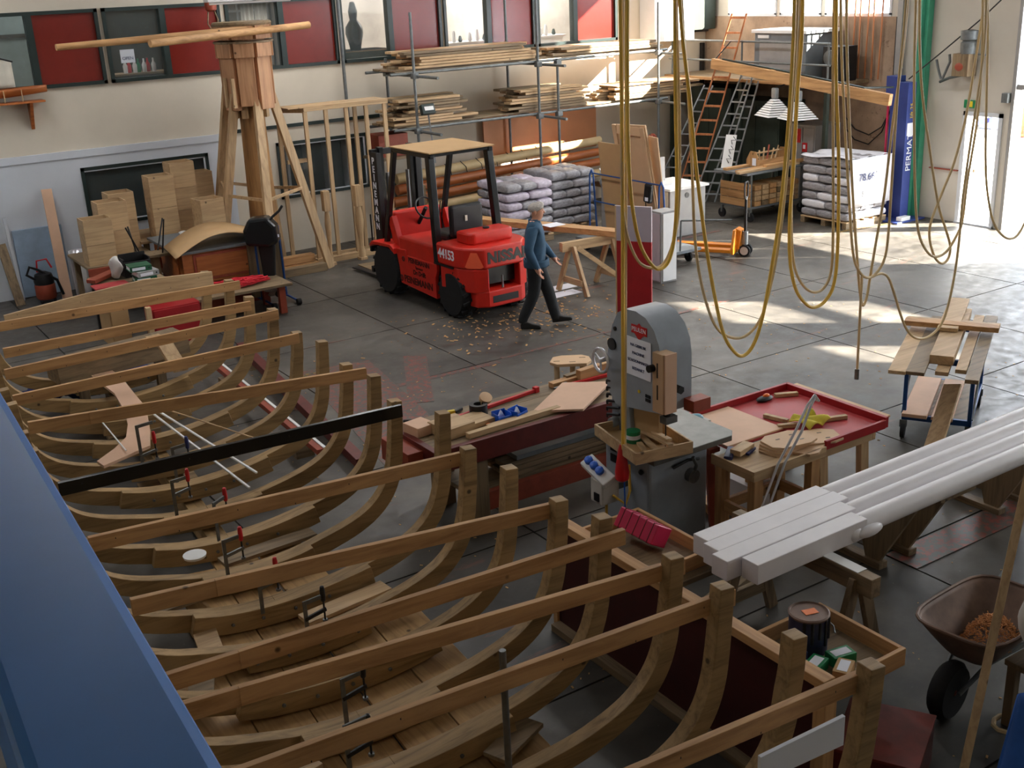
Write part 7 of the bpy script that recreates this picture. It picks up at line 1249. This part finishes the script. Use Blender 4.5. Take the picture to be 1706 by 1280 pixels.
# ------------------------------------------------------------------ plank cart
t = thing('plank_cart', 'blue steel two-deck trolley loaded with planks', 'trolley', (9.7, 6.75, 0)); CF = Matrix.Translation((9.79, 6.92, 0)) @ Matrix.Rotation(0.53, 4, 'Z')
def cb(name, m, *q, bevel=0.004): return MB().box(*q).xf(CF).build(name, m, t, bevel=bevel)
for x in (-0.59, 0.59):
    for y in (-0.31, 0.31): cb('post', 'blue_steel', x - 0.02, x + 0.02, y - 0.02, y + 0.02, 0.2, 0.86); MB().cyl((x - 0.02, y, 0.08), (x + 0.02, y, 0.08), 0.08, 16).xf(CF @ Matrix.Translation((x, y, 0)) @ Matrix.Rotation(pi / 2, 4, 'Z') @ Matrix.Translation((-x, -y, 0))).build('caster', 'rubber', t, smooth=True); cb('caster_fork', 'galv', x - 0.03, x + 0.03, y - 0.035, y + 0.035, 0.12, 0.2)
for z in (0.20, 0.82):
    for y in (-0.31, 0.31): cb('side_rail', 'blue_steel', -0.61, 0.61, y - 0.02, y + 0.02, z, z + 0.06)
    for x in (-0.59, 0.59): cb('end_rail', 'blue_steel', x - 0.02, x + 0.02, -0.31, 0.31, z, z + 0.06)
cb('lower_deck', 'dull_x', -0.57, 0.57, -0.30, 0.30, 0.245, 0.26)
tb(t, 'stay', 'galv', [CF @ Vector((-0.57, 0.33, 0.26)), CF @ Vector((-0.1, 0.33, 0.6)), CF @ Vector((0.5, 0.33, 0.84))], 0.012); tb(t, 'stay', 'galv', [CF @ Vector((-0.57, -0.33, 0.26)), CF @ Vector((0.5, -0.33, 0.84))], 0.012)
PL = [(-1.22, 0.62, 0.33, 0.885, 0.16, 0.035, 'pale_x', 'left plank on the upper cart deck'), (-1.20, 0.75, 0.17, 0.885, 0.17, 0.035, 'dull_x', 'tilted second plank on the upper cart deck'), (-0.80, 0.95, -0.02, 0.885, 0.22, 0.09, 'pale_x', 'thick beam in the middle of the upper cart deck'), (-1.0, 0.3, -0.05, 0.84, 0.12, 0.04, 'pale_x', 'short plank under the thick beam on the cart'), (-1.02, 0.9, -0.22, 0.885, 0.10, 0.04, 'pale_x', 'narrow plank right of the thick beam'), (-1.28, 0.92, -0.34, 0.885, 0.12, 0.04, 'dull_x', 'right plank on the upper cart deck'), (0.0, 1.2, 0.02, 0.98, 0.20, 0.04, 'pale_x', 'upper short board at the far end of the cart')]
for x0, x1, y, z, w, h, m, lab in PL:
    o = MB().box(x0, x1, y - w / 2, y + w / 2, z, z + h).xf(CF).build('cart_plank', m, bevel=0.004); tag(o, lab, 'plank')
o = MB().box(0.10, 0.24, -0.46, 0.46, 0.978, 1.03).xf(CF).build('cross_batten', 'pine_y', bevel=0.004); tag(o, 'near batten laid across the planks on the cart', 'batten'); o = MB().box(0.27, 0.36, -0.46, 0.46, 0.978, 1.01).xf(CF).build('cross_batten', 'pale_y', bevel=0.004); tag(o, 'far batten laid across the planks on the cart', 'batten')
for n, (x0, x1, y, w) in enumerate(((-0.70, 0.5, 0.2, 0.24), (-0.70, 0.5, -0.06, 0.20))):
    o = MB().box(x0, x1, y - w / 2, y + w / 2, 0.262, 0.30).xf(CF).build('deck_plank', 'ply_pink', bevel=0.004); tag(o, ['left wide plank on the lower cart deck', 'right wide plank on the lower cart deck'][n], 'plank')
o = MB().beam((8.52, 6.15, 0.02), (9.5, 6.62, 0.55), 0.17, 0.035, up=(0, 0.2, 1)).build('sloping_plank', 'pale_x', bevel=0.004); tag(o, 'plank sloping down from the cart to the floor', 'plank')
# ------------------------------------------------------------------ wheelbarrow, leaning plank, bags at lower right
t = thing('wheelbarrow', 'rusty wheelbarrow holding wood shavings at lower right', 'wheelbarrow', (6.0, 3.7, 0)); D = Vector((0.86, 0.12, 0)).normalized(); Nn = Vector((-D.y, D.x, 0)); O = Vector((5.56, 3.72, 0))
def tub(a, b_):
    th = 2 * pi * a; r = b_; e = (abs(cos(th)) ** 4 + abs(sin(th)) ** 4) ** -0.25
    x = 0.46 + (0.26 + 0.24 * r) * cos(th) * e * (1.0); y = (0.15 + 0.16 * r) * sin(th) * e; z = 0.34 + 0.26 * r ** 1.1 + 0.04 * cos(th) * -1 * r
    p = O + D * x + Nn * y; return (p.x, p.y, z)
MB().grid(tub, 40, 8).build('tub', 'barrow', t, smooth=True, solid=0.008)
MB().add([tub(k / 40, 0) for k in range(40)], [tuple(range(40))]).build('tub_floor', 'barrow', t, solid=0.008)
MB().tube([tub(k / 40, 1.0) for k in range(40)], 0.012, 6, closed=True).build('rim', 'barrow', t, smooth=True)
c = O + Vector((0.02, 0, 0.2)); wh = MB().lathe([(0.10, -0.05), (0.17, -0.055), (0.20, -0.02), (0.20, 0.02), (0.17, 0.055), (0.10, 0.05)], 24, Matrix.Translation(c) @ Nn.to_track_quat('Z', 'Y').to_matrix().to_4x4()).build('wheel', 'rubber', t, smooth=True); MB().lathe([(0.02, -0.05), (0.11, -0.03), (0.11, 0.03), (0.02, 0.05)], 16, Matrix.Translation(c) @ Nn.to_track_quat('Z', 'Y').to_matrix().to_4x4()).build('hub', 'rust_red', wh, smooth=True)
for s in (-1, 1):
    tb(t, 'frame_tube', 'galv', [c + Nn * 0.07 * s, O + D * 0.3 + Nn * 0.12 * s + Vector((0, 0, 0.32)), O + D * 0.9 + Nn * 0.24 * s + Vector((0, 0, 0.36)), O + D * 1.4 + Nn * 0.28 * s + Vector((0, 0, 0.5))], 0.016); tb(t, 'leg', 'galv', [O + D * 0.75 + Nn * 0.2 * s + Vector((0, 0, 0.34)), O + D * 0.85 + Nn * 0.2 * s + Vector((0, 0, 0.02)), O + D * 0.95 + Nn * 0.22 * s + Vector((0, 0, 0.36))], 0.014)
mb = MB()
for k in range(900):
    r = random.random() ** .5 * 0.22; a = random.random() * 2 * pi; h = 0.35 + 0.17 * (1 - (r / 0.22) ** 2) + random.uniform(-.01, .02); p = O + D * (0.50 + r * cos(a) * 1.1) + Nn * (r * 0.72 * sin(a) - 0.02); q = random.random() * pi; L_ = 0.022
    mb.beam((p.x, p.y, h), (p.x + L_ * cos(q), p.y + L_ * sin(q), h + random.uniform(-.012, .012)), 0.006, 0.003)
o = stuff(mb.build('wood_shavings', 'sawdust')); tag(o, 'heap of curly wood shavings lying in the wheelbarrow', 'shavings')
o = MB().beam((4.94, 3.17, 0.0), (6.71, 3.85, 3.2), 0.165, 0.05, up=(-0.5, 0.8, 0)).build('leaning_plank', 'pale_z', bevel=0.003); tag(o, 'long pale plank leaning diagonally across the lower right corner', 'plank')
o = MB().ell((5.93, 3.30, 0.80), (0.19, 0.17, 0.32), 16, 12)
for v in o.v: v.x += 0.015 * sin(14 * v.z); v.y += 0.015 * sin(11 * v.x + 9 * v.z)
o = o.build('white_sack', 'dirty_white', smooth=True); tag(o, 'white sack cut by the right picture edge', 'sack')
t = thing('sack_stool', 'low stool carrying the white sack at the right edge', 'stool', (5.95, 3.3, 0)); bx(t, 'seat', 'dull_x', (5.77, 6.15), (3.12, 3.48), (0.44, 0.48))
for x in (5.82, 6.1):
    for y in (3.16, 3.44): bx(t, 'leg', 'dull_z', (x - 0.03, x + 0.03), (y - 0.03, y + 0.03), (0, 0.44))
o = MB().grid(lambda a, b_: ((5.0 + 0.75 * a) * (1 - b_) + (5.52 + 0.35 * a) * b_, (3.02 - 0.15 * a) * (1 - b_) + (3.22 - 0.12 * a) * b_ + 0.02 * sin(14 * a), 0.02 + 0.44 * b_), 20, 8).build('blue_tarp', 'blue_bag', smooth=True, solid=0.012); tag(o, 'bright blue plastic tarp in the bottom right corner', 'tarp')
pts = [(5.78 + 0.16 * cos(a), 3.38 + 0.12 * sin(a), 0.35 + 0.02 * a) for a in [0.5 * k for k in range(10)]]
o = MB().tube([(p[0], p[1] - 0.02, max(0.02, p[2] - 0.33)) for p in pts], 0.016, 6).build('grey_hose', 'hose_beige', smooth=True); tag(o, 'loose grey hose lying below the white sack', 'hose')
# wood chips scattered on the floor
mb = MB()
for k in range(700):
    x = random.uniform(3.8, 12.5); y = random.uniform(3.2, 14.5); q = random.random() * pi; s = random.uniform(.008, .028)
    mb.beam((x, y, 0.004), (x + s * cos(q), y + s * sin(q), 0.006), s * .5, 0.003)
for k in range(260):
    x = random.gauss(8.6, 0.8); y = random.gauss(12.9, 0.5); q = random.random() * pi; s = random.uniform(.02, .06)
    mb.beam((x, y, 0.004), (x + s * cos(q), y + s * sin(q), 0.008), s * .45, 0.004)
o = stuff(mb.build('wood_chips', 'shaving')); tag(o, 'pale wood chips scattered over the concrete floor', 'chips')
